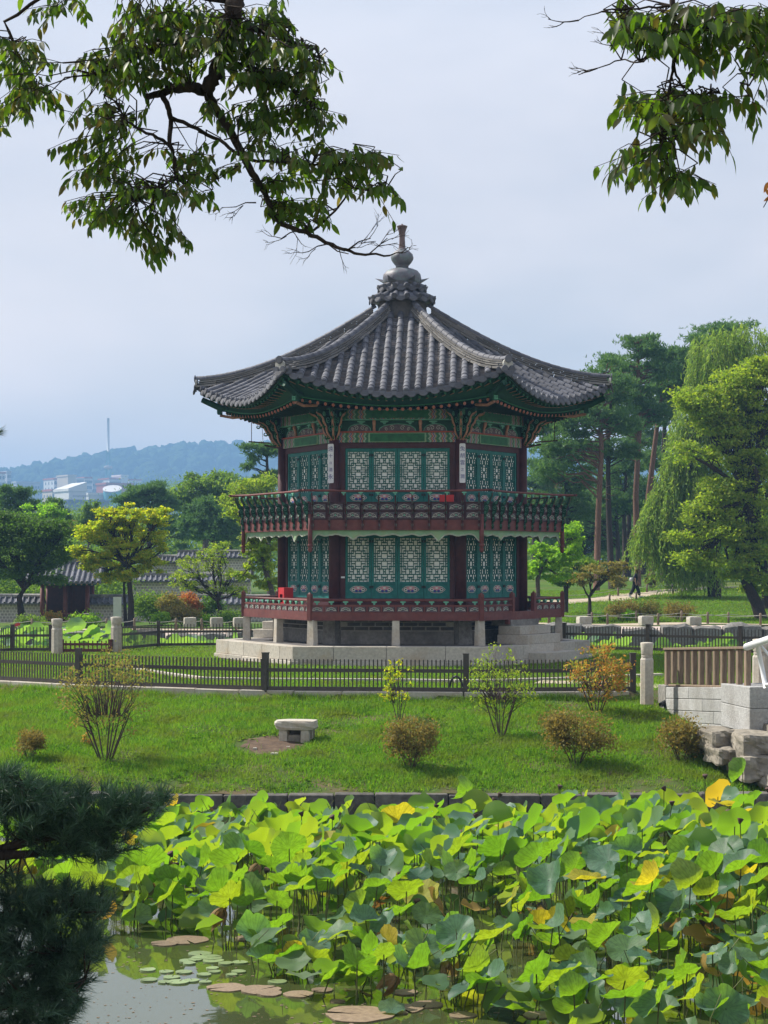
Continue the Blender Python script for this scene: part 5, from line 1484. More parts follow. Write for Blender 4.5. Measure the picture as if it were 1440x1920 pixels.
# ------------------------------------------------------------------ hill, city, palace walls
def vnoise(x, y, seed=0):
    """smooth value noise on arrays"""
    r_ = np.random.default_rng(seed); tab = r_.random((256, 256))
    xi = np.floor(x).astype(int); yi = np.floor(y).astype(int); fx = x - xi; fy = y - yi
    fx = fx * fx * (3 - 2 * fx); fy = fy * fy * (3 - 2 * fy)
    g_ = lambda a, b_: tab[a % 256, b_ % 256]
    return (g_(xi, yi) * (1 - fx) + g_(xi + 1, yi) * fx) * (1 - fy) + (g_(xi, yi + 1) * (1 - fx) + g_(xi + 1, yi + 1) * fx) * fy
HD = 3000.0
hx = [-900, -150, 0, 60, 130, 200, 270, 330, 400, 460, 560, 700, 850, 1000, 1060, 1150, 1300, 1500, 2300]
hy = [960, 905, 888, 876, 863, 851, 845, 836, 829, 833, 838, 835, 830, 838, 845, 860, 880, 900, 990]
def hill_top(X): return EYE - (interp(X / HD * FPX + 720, hx, hy) - HZN) / FPX * HD - 18
xs = np.linspace(-1400, 1400, 141)
ysr = np.linspace(0, 1, 22)
V = []
for t in ysr:
    for x in xs:
        y = 2240 + (HD - 2240) * t
        V.append((x, y, lerp(-2, hill_top(x), sstep(t * 0.92 + 0.08)) + 10 * (vnoise(np.array([x / 120]), np.array([y / 120]), 3)[0] - 0.5)))
for x in xs: V.append((x, HD + 700, -2))
n = len(xs); rows = len(ysr) + 1
i = np.arange(n * rows).reshape(rows, n)
Fc = np.stack([i[:-1, :-1].ravel(), i[:-1, 1:].ravel(), i[1:, 1:].ravel(), i[1:, :-1].ravel()], 1)
M['wood_far'] = leaf_mat('hillside_foliage', [(0.018, 0.04, 0.016), (0.03, 0.062, 0.022), (0.045, 0.08, 0.026)], [(0.03, 0.07, 0.02)] * 2, 0.12, 0.9, 0.05)
M['hillsoil'] = mat('hillside', (0.035, 0.055, 0.02), (0.025, 0.04, 0.016), 0.95, 0.02)
tag(link('hill', np_mesh('hill', V, Fc, M['hillsoil'], True)), kind='structure')
bm = bmesh.new(); bmesh.ops.create_icosphere(bm, subdivisions=2, radius=1.0)
ico_v = np.array([v.co[:] for v in bm.verts]); ico_f = np.array([[v.index for v in f.verts] for f in bm.faces]); bm.free()
def blobs(centers, radii, seed, squash=0.9):
    r_ = np.random.default_rng(seed); Vs = []; Fs = []
    for c, r0 in zip(centers, radii):
        ph = r_.random(6) * 6.28
        k = 1 + 0.22 * np.sin(ico_v[:, 0] * 4 + ph[0]) * np.sin(ico_v[:, 1] * 4 + ph[1]) + 0.18 * np.sin(ico_v[:, 2] * 5 + ph[2]) * np.sin(ico_v[:, 0] * 6 + ph[3]) + r_.uniform(-0.13, 0.13, len(ico_v))
        v = ico_v * k[:, None] * r0; v[:, 2] *= squash * r_.uniform(0.85, 1.35)
        Fs.append(ico_f + len(Vs) * len(ico_v)); Vs.append(v + c)
    return np.concatenate(Vs), np.concatenate(Fs)
r_ = np.random.default_rng(4)
cs = []; rs = []
for _ in range(4600):
    t = r_.random() ** 0.6; x = r_.uniform(-840, 660)
    y = 2240 + (HD - 2240) * t
    cs.append((x, y, lerp(-2, hill_top(x), sstep(t * 0.92 + 0.08)) + r_.uniform(4, 14))); rs.append(r_.uniform(5.0, 10.5))
Vb, Fb = blobs(cs, rs, 5)
tag(link('hillside_woods', np_mesh('hillside_woods', Vb, Fb, M['wood_far'], False)), 'blue hazed woods covering the distant hill', 'woods', None, 'stuff')

# --- city buildings
M['b_white'] = mat('pale_render', (0.62, 0.62, 0.62), (0.52, 0.52, 0.53), 0.8, 0.05)
M['b_beige'] = mat('beige_render', (0.52, 0.45, 0.36), (0.44, 0.38, 0.31), 0.8, 0.05)
M['b_grey'] = mat('grey_render', (0.36, 0.37, 0.40), (0.30, 0.31, 0.34), 0.8, 0.05)
M['b_blue'] = mat('dark_blue_cladding', (0.06, 0.085, 0.15), (0.045, 0.06, 0.11), 0.5, 0.05)
M['b_teal'] = mat('teal_cladding', (0.10, 0.35, 0.42), (0.08, 0.28, 0.34), 0.5, 0.05)
M['b_red'] = mat('red_roof_trim', (0.38, 0.11, 0.075), (0.28, 0.08, 0.06), 0.8, 0.05)
M['b_glass'] = mat('window_glass', (0.08, 0.10, 0.13), (0.05, 0.065, 0.09), 0.2, 0.1, spec=0.6)
def building(label, px0, px1, py0, d, m, dep=14.0, wins=None, roof=None, ang=R(32), extra=None):
    d *= 2; dep *= 2
    x0, x1 = (px0 - 720) / FPX * d, (px1 - 720) / FPX * d
    zt = EYE - (py0 - HZN) / FPX * d
    t_ = thing('building', label, 'building', ((x0 + x1) / 2, d, -1), ang)
    w, h_ = x1 - x0, zt + 1
    mb = MB(); mb.box2((-w / 2, 0, 0), (w / 2, dep, h_)); mb.build('wall', m, t_)
    mb = MB(); mb.box2((-w / 2 - 0.6, -0.6, h_), (w / 2 + 0.6, dep + 0.6, h_ + 1.6)); mb.build('roof', roof or m, t_)
    if wins:
        nx, fl, ww, wh, zlow = wins; fl *= 2; ww *= 2; wh *= 2
        wm_ = MB(); wm_.box((0, 0, 0), (ww, 0.3, wh)); wme = wm_.mesh('window', M['b_glass'])
        z = h_ - fl * 0.62
        while z > max(zlow, h_ - 36):
            for i in range(nx):
                link('window', wme, t_, T(-w / 2 + (i + 0.5) * w / nx, -0.02, z))
                if i < 3: link('window', wme, t_, T(-w / 2 - 0.02, dep * (0.2 + 0.3 * i), z) @ RZ(R(90)))
            z -= fl
    if extra: extra(t_, w, h_, dep)
    return t_
building('pale blue slab tower at the far left edge of the skyline', -14, 10, 888, 900, M['b_white'], 14, (4, 3.0, 1.0, 1.5, 0), M['b_red'])
building('narrow pale tower second from the left edge', 13, 21, 886, 930, M['b_grey'], 10, (2, 3.0, 0.8, 1.4, 0))
building('long low grey block left of the apartments', 30, 76, 906, 950, M['b_grey'], 14, (9, 3.2, 0.9, 1.2, 0))
building('pale apartment block with red parapet left of the beige tower', 101, 119, 899, 980, M['b_white'], 14, (4, 2.9, 1.1, 1.5, 0), M['b_red'])
building('slim red and white apartment strip beside the beige tower', 119, 127, 897, 975, M['b_red'], 12, (3, 2.9, 0.9, 1.4, 0), M['b_white'])
building('tall beige blank walled tower block', 127, 143, 893, 960, M['b_beige'], 14, None, M['b_beige'])
building('grey apartment block with thin white roof beam', 143, 158, 899, 985, M['b_grey'], 14, (3, 2.9, 1.1, 1.5, 0), M['b_white'])
building('pale apartment block with red corner behind the white hall', 158, 173, 897, 990, M['b_white'], 14, (4, 2.9, 0.9, 1.5, 0), M['b_red'])
building('grey lower apartment block left of the mast', 173, 193, 903, 1000, M['b_grey'], 14, (5, 2.9, 0.8, 1.4, 0))
building('white apartment block right of the mast', 204, 228, 899, 1010, M['b_white'], 14, (6, 2.9, 0.9, 1.4, 0), M['b_red'])
building('white lift tower on the right apartment block', 227, 241, 893, 1012, M['b_white'], 12, None, M['b_white'])
building('small pale apartment block at the right end of the skyline', 241, 266, 901, 1020, M['b_white'], 14, (6, 2.9, 0.9, 1.4, 0), M['b_red'])
building('dark brown flat roofed block behind the drum', 197, 252, 909, 800, M['b_red'], 10, None)
building('beige shop house with brown roof below the apartments', 97, 121, 921, 760, M['b_beige'], 10, (3, 3, 0.8, 1.1, 0), M['b_red'])
def slanted(t_, w, h_, dep):
    mb = MB(); mb.add([(-w / 2 - 0.5, -0.4, h_ + 1.7), (w / 2 + 0.3, -0.4, h_ + 6.0), (w / 2 + 0.3, dep, h_ + 6.0), (-w / 2 - 0.5, dep, h_ + 1.7), (-w / 2 - 0.5, -0.4, h_ + 0.3), (w / 2 + 0.3, -0.4, h_ + 0.3), (w / 2 + 0.3, dep, h_ + 0.3), (-w / 2 - 0.5, dep, h_ + 0.3)],
                      [(0, 1, 2, 3), (4, 7, 6, 5), (0, 4, 5, 1), (1, 5, 6, 2), (2, 6, 7, 3), (3, 7, 4, 0)]); mb.build('slanted_roof', M['b_white'], t_)
    for i in range(5):
        mb = MB(); mb.box((w * 0.1, -0.05, h_ - 3 - i * 3.2), (w * 0.75, 0.6, 1.0)); mb.build('louvre_band', M['b_grey'], t_)
building('white modern hall with slanted roof and louvred front', 128, 163, 921, 620, M['b_white'], 12, None, M['b_white'], R(32), slanted)
building('dark blue glass hall below the white slanted roof', 125, 208, 942, 600, M['b_blue'], 12, (9, 3.2, 0.8, 1.0, 0), M['b_blue'])
building('long white flat roofed hall right of the slanted roof', 163, 246, 929, 640, M['b_white'], 12, (8, 3.0, 1.2, 1.0, 0), M['b_white'])
p = P(208, 930, 1272)
dr = thing('drum_hall', 'round teal drum with pale slanting top between the halls', 'building', (p.x, p.y, -1))
mb = MB(); n = 24; Rr = 17 / FPX * 1272
vs = [(Rr * math.cos(2 * PI * i / n), Rr * math.sin(2 * PI * i / n) + Rr, 0) for i in range(n)] + [(Rr * math.cos(2 * PI * i / n), Rr * math.sin(2 * PI * i / n) + Rr, p.z + 1 + 5 + 2.4 * math.sin(2 * PI * i / n)) for i in range(n)]
mb.add(vs, [(i, (i + 1) % n, n + (i + 1) % n, n + i) for i in range(n)]); mb.build('wall', M['b_teal'], dr)
mb = MB(); mb.add([(x * 1.05, (y - Rr) * 1.05 + Rr, z + 0.2) for x, y, z in vs[n:]] + [(x * 1.05, (y - Rr) * 1.05 + Rr, z - 0.3) for x, y, z in vs[n:]], [tuple(range(n))] + [(i, n + i, n + (i + 1) % n, (i + 1) % n) for i in range(n)]); mb.build('roof', M['b_white'], dr)
# lattice mast
p = P(203, 905, 2060)
ms = thing('broadcast_mast', 'slender broadcast mast rising above the city blocks', 'mast', (p.x, p.y, -1))
zt = P(203, 784, 2060).z; zm = P(203, 846, 2060).z; zl = P(203, 876, 2060).z
mb = MB()
for s in (-1, 1):
    for s2 in (-1, 1): mb.tube([(s * 4.8, s2 * 4.8, 0), (s * 2.0, s2 * 2.0, zl + 1), (s * 1.1, s2 * 1.1, zm + 1)], 0.45, 5)
z = 6
while z < zm:
    w = 4.8 * (1 - z / (zl + 1)) + 2.0 * z / (zl + 1) if z < zl + 1 else 1.4
    for (a, b_) in (((-w, -w), (w, -w)), ((w, -w), (w, w)), ((w, w), (-w, w)), ((-w, w), (-w, -w))):
        mb.tube([(a[0], a[1], z), (b_[0], b_[1], z + 7)], 0.28, 4, 0, False)
    z += 7
mb.build('lattice', M['b_teal'], ms)
mb = MB(); mb.tube([(0, 0, zm), (0, 0, zt + 1)], [1.5, 1.2], 8); mb.build('antenna', M['b_white'], ms)
mb = MB(); mb.lathe([(1.6, zl - 1.6), (4.8, zl), (4.8, zl + 1.6), (1.6, zl + 3.2)], 10); mb.build('platform', M['b_grey'], ms)

# --- palace walls with tiled copings, and the gate house
wallm = bpy.data.materials.new('palace_wall'); wallm.use_nodes = True
N = wallm.node_tree.nodes; L = wallm.node_tree.links; b = N['Principled BSDF']; b.inputs['Roughness'].default_value = 0.9
tc = N.new('ShaderNodeTexCoord'); mp = N.new('ShaderNodeMapping'); mp.inputs['Rotation'].default_value = (R(90), 0, 0)
L.new(tc.outputs['Object'], mp.inputs['Vector'])
bk = N.new('ShaderNodeTexBrick'); bk.inputs['Scale'].default_value = 1.0; bk.inputs['Brick Width'].default_value = 0.19; bk.inputs['Row Height'].default_value = 0.165; bk.inputs['Mortar Size'].default_value = 0.02
bk.inputs['Color1'].default_value = (0.38, 0.36, 0.33, 1); bk.inputs['Color2'].default_value = (0.29, 0.27, 0.25, 1); bk.inputs['Mortar'].default_value = (0.62, 0.59, 0.53, 1)
L.new(mp.outputs['Vector'], bk.inputs['Vector']); L.new(bk.outputs['Color'], b.inputs['Base Color'])
bp = N.new('ShaderNodeBump'); bp.inputs['Strength'].default_value = 0.4; bp.inputs['Distance'].default_value = 0.02; L.new(bk.outputs['Fac'], bp.inputs['Height']); L.new(bp.outputs['Normal'], b.inputs['Normal']); bp.invert = True
M['pwall'] = wallm
def tiled_slope(t_, name, x0, x1, yf, yb, z0, z1, m, sp=0.32, r_=0.07):
    """tiled roof plane, low edge at yf/z0, high edge at yb/z1"""
    mb = MB(); mb.add([(x0, yf, z0), (x1, yf, z0), (x1, yb, z1), (x0, yb, z1), (x0, yf, z0 - 0.07), (x1, yf, z0 - 0.07)], [(0, 1, 2, 3), (4, 5, 1, 0)])
    n = int((x1 - x0) / sp)
    for i in range(n + 1):
        x = x0 + (i + 0.5) * (x1 - x0) / (n + 1)
        mb.tube([(x, yf - 0.03, z0 + 0.02), (x, yb, z1 + 0.02)], r_, 6)
    o = mb.build(name, m, t_); tag(o, kind='stuff')
def palace_wall(label, px0, px1, py_base, py_top, d, cop=0.42, zb=None):
    x0, x1 = (px0 - 720) / FPX * d, (px1 - 720) / FPX * d
    zt = EYE - (py_top - HZN) / FPX * d; z0 = EYE - (py_base - HZN) / FPX * d if zb is None else zb
    t_ = thing('palace_wall', label, 'wall', ((x0 + x1) / 2, d, z0))
    w = x1 - x0; h_ = zt - z0
    mb = MB(); mb.box2((-w / 2, 0, 0), (w / 2, 0.5, h_ - cop)); mb.build('masonry', M['pwall'], t_)
    tiled_slope(t_, 'coping', -w / 2, w / 2, -0.35, 0.25, h_ - cop, h_ - 0.06, M['tile'])
    tiled_slope(t_, 'coping', -w / 2, w / 2, 0.85, 0.25, h_ - cop, h_ - 0.06, M['tile'])
    mb = MB(); mb.tube([(-w / 2, 0.25, h_ - 0.02), (w / 2, 0.25, h_ - 0.02)], 0.1, 8); mb.box2((-w / 2, 0.1, h_ - 0.12), (w / 2, 0.4, h_ - 0.04)); mb.build('ridge', M['tile_pale'], t_)
palace_wall('low stone palace wall with tiled coping left of the gate house', -60, 82, 1172, 1116, 106)
palace_wall('stone palace wall with tiled coping right of the gate house', 167, 560, 1172, 1117, 106)
palace_wall('upper palace wall with raised tiled coping behind the sparse yellow tree', 332, 470, 1110, 1033, 128)
palace_wall('upper palace wall section one step lower behind the yellow tree', 286, 332, 1110, 1042, 128.5)
palace_wall('middle terrace wall with dark tiled coping behind the shrubs', 240, 470, 1120, 1076, 118)
d = 106; gx = (124 - 720) / FPX * d
gh = thing('gate_house', 'red timbered gate house with dark tiled roof on the left', 'building', (gx, d, EYE - 112 / FPX * d))
w = 84 / FPX * d; h_ = 72 / FPX * d
for x in (-w / 2, 0.02, w / 2):
    for y in (-0.4, 1.4):
        mb = MB(); mb.lathe([(0.13, 0), (0.12, h_)], 10); mb.build('column', M['wood_red'], gh, T(x, y, 0))
mb = MB(); mb.box2((0.15, 1.2, 0), (w / 2, 1.3, h_)); mb.build('door', M['wood_dark'], gh)
mb = MB(); mb.box2((-w / 2, 1.2, 0), (0.0, 1.3, h_)); mb.build('door', M['wood_dark'], gh)
mb = MB(); mb.box2((-w / 2 - 0.2, -0.5, h_ - 0.05), (w / 2 + 0.2, 1.5, h_ + 0.18)); mb.build('lintel', M['green_dark'], gh)
for x in np.linspace(-w / 2 + 0.1, w / 2 - 0.1, 12):
    mb = MB(); mb.box((x, -0.55, 0.28), (0.05, 0.05, 0.45)); mb.build('baluster', M['wood_red'], gh)
mb = MB(); mb.box2((-w / 2, -0.6, 0.48), (w / 2, -0.5, 0.56)); mb.build('rail', M['wood_red'], gh)
tiled_slope(gh, 'roof', -w / 2 - 0.8, w / 2 + 0.9, -1.5, 0.5, h_ + 0.12, h_ + 1.25, M['tile'], 0.3, 0.085)
tiled_slope(gh, 'roof', -w / 2 - 0.8, w / 2 + 0.9, 2.5, 0.5, h_ + 0.12, h_ + 1.25, M['tile'], 0.3, 0.085)
mb = MB(); mb.box2((-w / 2 - 0.85, 0.35, h_ + 1.2), (w / 2 + 0.95, 0.65, h_ + 1.5)); mb.build('ridge', M['tile_pale'], gh)
for x in np.linspace(-w / 2 - 0.6, w / 2 + 0.7, 14):
    mb = MB(); mb.tube([(x, -1.45, h_ + 0.02), (x, 0.4, h_ + 1.0)], 0.05, 6); mb.build('rafter', M['salmon'], gh)
# notice boards by the wall
p = P(220, 1168, 101)
sg = thing('notice_board', 'pale blue notice board beside the yellow tree trunk', 'sign', p)
mb = MB(); mb.box((0, 0, 0.8), (0.42, 0.05, 1.1)); mb.build('panel', M['white'], sg)
for x in (-0.16, 0.16):
    mb = MB(); mb.box((x, 0.03, 0.3), (0.04, 0.04, 0.7)); mb.build('leg', M['fence'], sg)
p = P(161, 1170, 100)
o = rock((0.34, 0.3, 0.6), 31, M['granite_dark'], 'stone_pillar', None, T(p.x, p.y, p.z + 0.25), 0.02); tag(o, 'short grey stone pillar at the gate house corner', 'stone pillar')
p = P(32, 1176, 92.2)
lf = thing('life_ring_box', 'small orange red box on a post at the left edge of the rear pond', 'box', p)
mb = MB(); mb.box((0, 0, 0.12), (0.28, 0.2, 0.14), RY(R(-15))); mb.build('case', M['red'], lf)
mb = MB(); mb.box((0, 0, -0.3), (0.05, 0.05, 0.7)); mb.build('post', M['white_metal'], lf)
# ------------------------------------------------------------------ trees and shrubs
def unit(v): return v / np.maximum(1e-9, np.linalg.norm(v, axis=1, keepdims=True))
def leaf_quads(C, Nn, Td, Ln, W):
    """rhombic leaves: centres, normals, long axes, lengths, widths"""
    B = unit(np.cross(Nn, Td)); Ln = np.asarray(Ln).reshape(-1, 1); W = np.asarray(W).reshape(-1, 1)
    V = np.stack([C - Td * Ln / 2, C + B * W / 2, C + Td * Ln / 2, C - B * W / 2], 1).reshape(-1, 3)
    Fc = np.arange(len(C) * 4).reshape(-1, 4)
    return V, Fc
def rand_dirs(n, r_): return unit(r_.normal(size=(n, 3)))
def spray(subs, srad, nleaf, Ln, r_, flat=0.5, up=0.7, asp=0.5, droop=0.0):
    """leaves in flattened sprays round sub-centres"""
    idx = r_.integers(0, len(subs), nleaf)
    off = r_.normal(size=(nleaf, 3)) * 0.5; off[:, 2] *= flat
    C = subs[idx] + off * srad[idx][:, None]
    Nn = unit(rand_dirs(nleaf, r_) + np.array([0, 0, up]))
    Td = rand_dirs(nleaf, r_) + np.array([0, 0, -droop]); Td = unit(Td - Nn * (Td * Nn).sum(1, keepdims=True))
    L_ = Ln * r_.uniform(0.6, 1.25, nleaf)
    return leaf_quads(C, Nn, Td, L_, L_ * asp)
def sub_centres(ells, n, r_, shell=0.35):
    w = np.array([e[3] * e[5] for e in ells]); w = w / w.sum()
    out = []
    for e, k in zip(ells, r_.multinomial(n, w)):
        d_ = rand_dirs(k, r_); rad = (shell + (1 - shell) * r_.random(k)) ** 0.6
        out.append(np.array(e[:3]) + d_ * rad[:, None] * np.array(e[3:6]))
    return np.concatenate(out)
def limb(mb, a, b_, r0, r1, r_, n=3, wob=0.06, mi=0, sides=5):
    a, b_ = Vector(a), Vector(b_); L_ = (b_ - a).length
    pts = []
    for i in range(n + 1):
        t = i / n; p = a.lerp(b_, t)
        if 0 < i < n: p += Vector(r_.normal(size=3)) * wob * L_
        p.z += 0.08 * L_ * math.sin(PI * t)
        pts.append(p)
    mb.tube(pts, [lerp(r0, r1, i / n) for i in range(n + 1)], sides, mi, False)
def tree(name, label, trunk, ells, d, leaf, nleaf, nsub, lm, bm_, tr=0.18, seed=1, flat=0.5, up=0.7, asp=0.5, sub_r=0.2, group=None, cat='tree', limbs=1.0, ground=None, shell=0.35, droop=0.0):
    """trunk: photo points from foot to fork; ells: crown lobes as (px, py, half width px, half height px[, depth offset])"""
    r_ = np.random.default_rng(seed)
    tp = [P(x, y, d) for x, y in trunk]
    if ground is not None: tp[0].z = min(tp[0].z, ground(tp[0].x, d)) - 0.1
    E_ = []
    for e in ells:
        dd = d + (e[4] if len(e) > 4 else 0)
        c = P(e[0], e[1], dd); k = dd / FPX
        E_.append((c.x, c.y, c.z, e[2] * k, max(e[2], e[3]) * 0.85 * k, e[3] * k))
    root = thing(name, label, cat, tp[0], 0, group); o = tp[0]
    subs = sub_centres(E_, nsub, r_, shell)
    mean = float(np.mean([e[3] for e in E_])); srad = mean * sub_r * r_.uniform(0.7, 1.4, nsub) * 2
    mb = MB()
    nn = len(tp)
    mb.tube([p - o for p in tp], [lerp(tr * 1.15, tr * 0.55, i / max(1, nn - 1)) for i in range(nn)], 8)
    mains = []
    for e in E_:
        c = Vector(e[:3]) - Vector((0, 0, e[5] * 0.3)); limb(mb, tp[-1] - o, c - o, tr * 0.5, tr * 0.2, r_, 4)
        mains.append((tp[-1], c))
    for s in subs[: int(nsub * limbs)]:
        best = min(mains, key=lambda m_: (m_[1] - Vector(s)).length)
        st = best[0].lerp(best[1], r_.uniform(0.35, 1.0)); limb(mb, st - o, Vector(s) - o, tr * 0.16, tr * 0.05, r_, 3, 0.07, 0, 4)
    mb.build('trunk', bm_, root)
    V, Fc = spray(subs, srad, nleaf, leaf, r_, flat, up, asp, droop)
    link('crown', np_mesh('crown', V - np.array(o), Fc, lm), root)
    return root
def LM(name, cols, trans, tf=0.4, k=1.6):
    return leaf_mat(name, [tuple(x * k for x in c) for c in cols], [tuple(min(0.9, x * k) for x in c) for c in trans], tf, 0.6, 0.15)
M['l_dark'] = LM('dark_green_foliage', [(0.022, 0.05, 0.012), (0.045, 0.085, 0.018), (0.06, 0.10, 0.022)], [(0.07, 0.15, 0.01), (0.10, 0.20, 0.015)])
M['l_mid'] = LM('mid_green_foliage', [(0.04, 0.085, 0.018), (0.065, 0.12, 0.024), (0.095, 0.14, 0.03)], [(0.12, 0.24, 0.015), (0.2, 0.30, 0.02)])
M['l_yellow'] = LM('yellow_autumn_foliage', [(0.10, 0.155, 0.014), (0.14, 0.185, 0.015), (0.19, 0.2, 0.016), (0.27, 0.2, 0.015)], [(0.22, 0.38, 0.01), (0.40, 0.48, 0.012), (0.58, 0.5, 0.012)], 0.55)
M['l_ygreen'] = LM('yellow_green_foliage', [(0.085, 0.14, 0.02), (0.12, 0.17, 0.022), (0.17, 0.18, 0.03)], [(0.20, 0.34, 0.015), (0.34, 0.42, 0.02)], 0.45)
M['l_olive'] = LM('olive_foliage', [(0.09, 0.10, 0.028), (0.13, 0.125, 0.035), (0.17, 0.12, 0.04)], [(0.2, 0.22, 0.03), (0.3, 0.22, 0.04)])
M['l_bright'] = LM('bright_green_foliage', [(0.07, 0.15, 0.018), (0.11, 0.19, 0.02), (0.15, 0.21, 0.022)], [(0.18, 0.42, 0.015), (0.32, 0.52, 0.02)], 0.45)
M['l_willow'] = LM('willow_foliage', [(0.07, 0.125, 0.028), (0.10, 0.155, 0.035), (0.15, 0.185, 0.045)], [(0.18, 0.32, 0.03), (0.3, 0.40, 0.04)], 0.42)
M['l_pine'] = LM('pine_needles', [(0.03, 0.075, 0.03), (0.048, 0.105, 0.038), (0.075, 0.13, 0.045)], [(0.08, 0.17, 0.025), (0.12, 0.22, 0.035)], 0.32)
M['l_red'] = LM('red_autumn_foliage', [(0.24, 0.07, 0.03), (0.30, 0.11, 0.04), (0.17, 0.11, 0.035)], [(0.45, 0.12, 0.03), (0.4, 0.22, 0.04)])
M['l_orange'] = LM('orange_autumn_foliage', [(0.24, 0.085, 0.028), (0.26, 0.12, 0.03), (0.13, 0.13, 0.03), (0.08, 0.11, 0.025)], [(0.5, 0.2, 0.03), (0.42, 0.3, 0.04), (0.2, 0.3, 0.03)], 0.42)
M['l_brown'] = LM('brownish_shrub_foliage', [(0.07, 0.075, 0.025), (0.12, 0.085, 0.03), (0.06, 0.09, 0.024), (0.17, 0.13, 0.035)], [(0.24, 0.18, 0.03), (0.3, 0.22, 0.04)], 0.35)

def pine(label, trunk, ells, d, nleaf=9000, nsub=60, tr=0.22, seed=1, leaf=0.34, group='tall red pines', bark=None, dead=4, name='pine_tree'):
    """pine: long trunk, side boughs that carry flat pads of needles"""
    r_ = np.random.default_rng(seed)
    tp = [P(x, y, d) for x, y in trunk]
    tp[0].z = min(tp[0].z, far_z(tp[0].x, d)) - 0.15
    root = thing(name, label, 'tree', tp[0], 0, group); o = tp[0]
    E_ = []
    for e in ells:
        dd = d + (e[4] if len(e) > 4 else 0); c = P(e[0], e[1], dd); k = dd / FPX
        E_.append((c.x, c.y, c.z, e[2] * k, e[2] * 0.8 * k, e[3] * k))
    subs = sub_centres(E_, nsub, r_, 0.25)
    mb = MB(); nn = len(tp)
    mb.tube([p - o for p in tp], [lerp(tr, tr * 0.35, i / (nn - 1)) for i in range(nn)], 8)
    def on_trunk(z):
        for i in range(nn - 1):
            if tp[i].z <= z <= tp[i + 1].z: return tp[i].lerp(tp[i + 1], (z - tp[i].z) / max(1e-6, tp[i + 1].z - tp[i].z))
        return tp[-1] if z > tp[-1].z else tp[0]
    for s in subs:
        s = Vector(s); h_ = (s - on_trunk(s.z)).length
        a = on_trunk(max(tp[0].z + 1.0, s.z - h_ * r_.uniform(0.15, 0.5)))
        limb(mb, a - o, s - o, tr * 0.26, tr * 0.07, r_, 4, 0.08, 0, 5)
    for _ in range(dead):
        z = lerp(tp[0].z, tp[-1].z, r_.uniform(0.35, 0.8)); a = on_trunk(z); ang = r_.uniform(0, 6.28); L_ = r_.uniform(0.8, 2.2)
        limb(mb, a - o, a - o + Vector((math.cos(ang) * L_, math.sin(ang) * L_, r_.uniform(-0.1, 0.5))), tr * 0.14, 0.015, r_, 3, 0.1, 0, 4)
    mb.build('trunk', bark or M['bark_pine'], root)
    srad = float(np.mean([e[3] for e in E_])) * 0.5 * r_.uniform(0.7, 1.35, nsub)
    # needle tufts: small bursts of narrow blades that point up and out
    nleaf = int(nleaf * 1.4); nt = nleaf // 6
    idx = r_.integers(0, nsub, nt); off = r_.normal(size=(nt, 3)) * 0.5; off[:, 2] *= 0.34
    C = subs[idx] + off * srad[idx][:, None]
    C = np.repeat(C, 6, 0); nl = len(C)
    Td = unit(rand_dirs(nl, r_) + np.array([0, 0, 0.65])); Nn = unit(np.cross(Td, rand_dirs(nl, r_)))
    L_ = leaf * r_.uniform(0.6, 1.2, nl)
    V, Fc = leaf_quads(C + Td * L_[:, None] * 0.45, Nn, Td, L_, L_ * 0.22)
    link('crown', np_mesh('crown', V - np.array(o), Fc, M['l_pine']), root)
    return root

# --- right bank: pines
pine('tall red pine with sunlit straight trunk nearest the pavilion', [(1118, 1082), (1122, 960), (1128, 840), (1122, 740), (1130, 700)], [(1085, 760, 50, 28), (1150, 735, 40, 26), (1060, 830, 52, 26), (1140, 690, 34, 20), (1040, 880, 34, 20), (1110, 790, 60, 22), (1165, 800, 26, 18)], 126, 15000, 76, 0.24, 11)
pine('dark trunked pine directly right of the sunlit pine', [(1147, 1085), (1141, 950), (1140, 820), (1146, 750)], [(1150, 780, 40, 24), (1120, 840, 36, 20), (1170, 850, 30, 20), (1150, 720, 36, 22)], 130, 10000, 50, 0.24, 12, bark=M['bark'])
pine('highest pine with rounded top in the grove', [(1196, 1096), (1192, 930), (1200, 780), (1196, 680), (1200, 640)], [(1200, 652, 44, 24), (1165, 690, 34, 22), (1228, 700, 38, 24), (1195, 740, 60, 28), (1150, 720, 26, 18), (1230, 770, 44, 24), (1170, 800, 44, 24)], 136, 17000, 80, 0.26, 13)
pine('pine with reddish upper trunk beside the highest pine', [(1222, 1100), (1216, 930), (1232, 800), (1242, 730)], [(1255, 720, 44, 30), (1290, 690, 40, 28), (1262, 670, 36, 22), (1240, 780, 34, 22), (1300, 650, 30, 22)], 140, 13000, 66, 0.28, 14)
pine('twin stemmed pine trunk half hidden by the willow', [(1244, 1098), (1240, 940), (1246, 800), (1256, 700)], [(1270, 740, 40, 30), (1310, 720, 40, 30), (1230, 860, 30, 20)], 143, 9000, 46, 0.26, 15, bark=M['bark'])
pine('dark pine crown rising behind the top of the willow', [(1350, 1100), (1345, 900), (1352, 700), (1360, 625)], [(1350, 622, 40, 18), (1385, 608, 28, 12), (1320, 640, 30, 16), (1365, 650, 50, 22), (1330, 690, 44, 30)], 150, 11000, 56, 0.28, 16, bark=M['bark'])
pine('spreading low pine next to the pavilion eave', [(1062, 1090), (1066, 980), (1058, 880)], [(1035, 800, 38, 22), (1055, 850, 54, 24), (1025, 890, 34, 18), (1075, 900, 46, 24), (1035, 940, 42, 24), (1090, 950, 40, 24)], 134, 13000, 66, 0.24, 17, bark=M['bark'])
pine('slim dark pine between the sunlit trunk and the willow', [(1172, 1090), (1170, 960), (1176, 850)], [(1170, 880, 36, 26), (1150, 930, 40, 26), (1195, 940, 34, 24), (1180, 830, 30, 22)], 148, 10000, 50, 0.22, 18, bark=M['bark'])
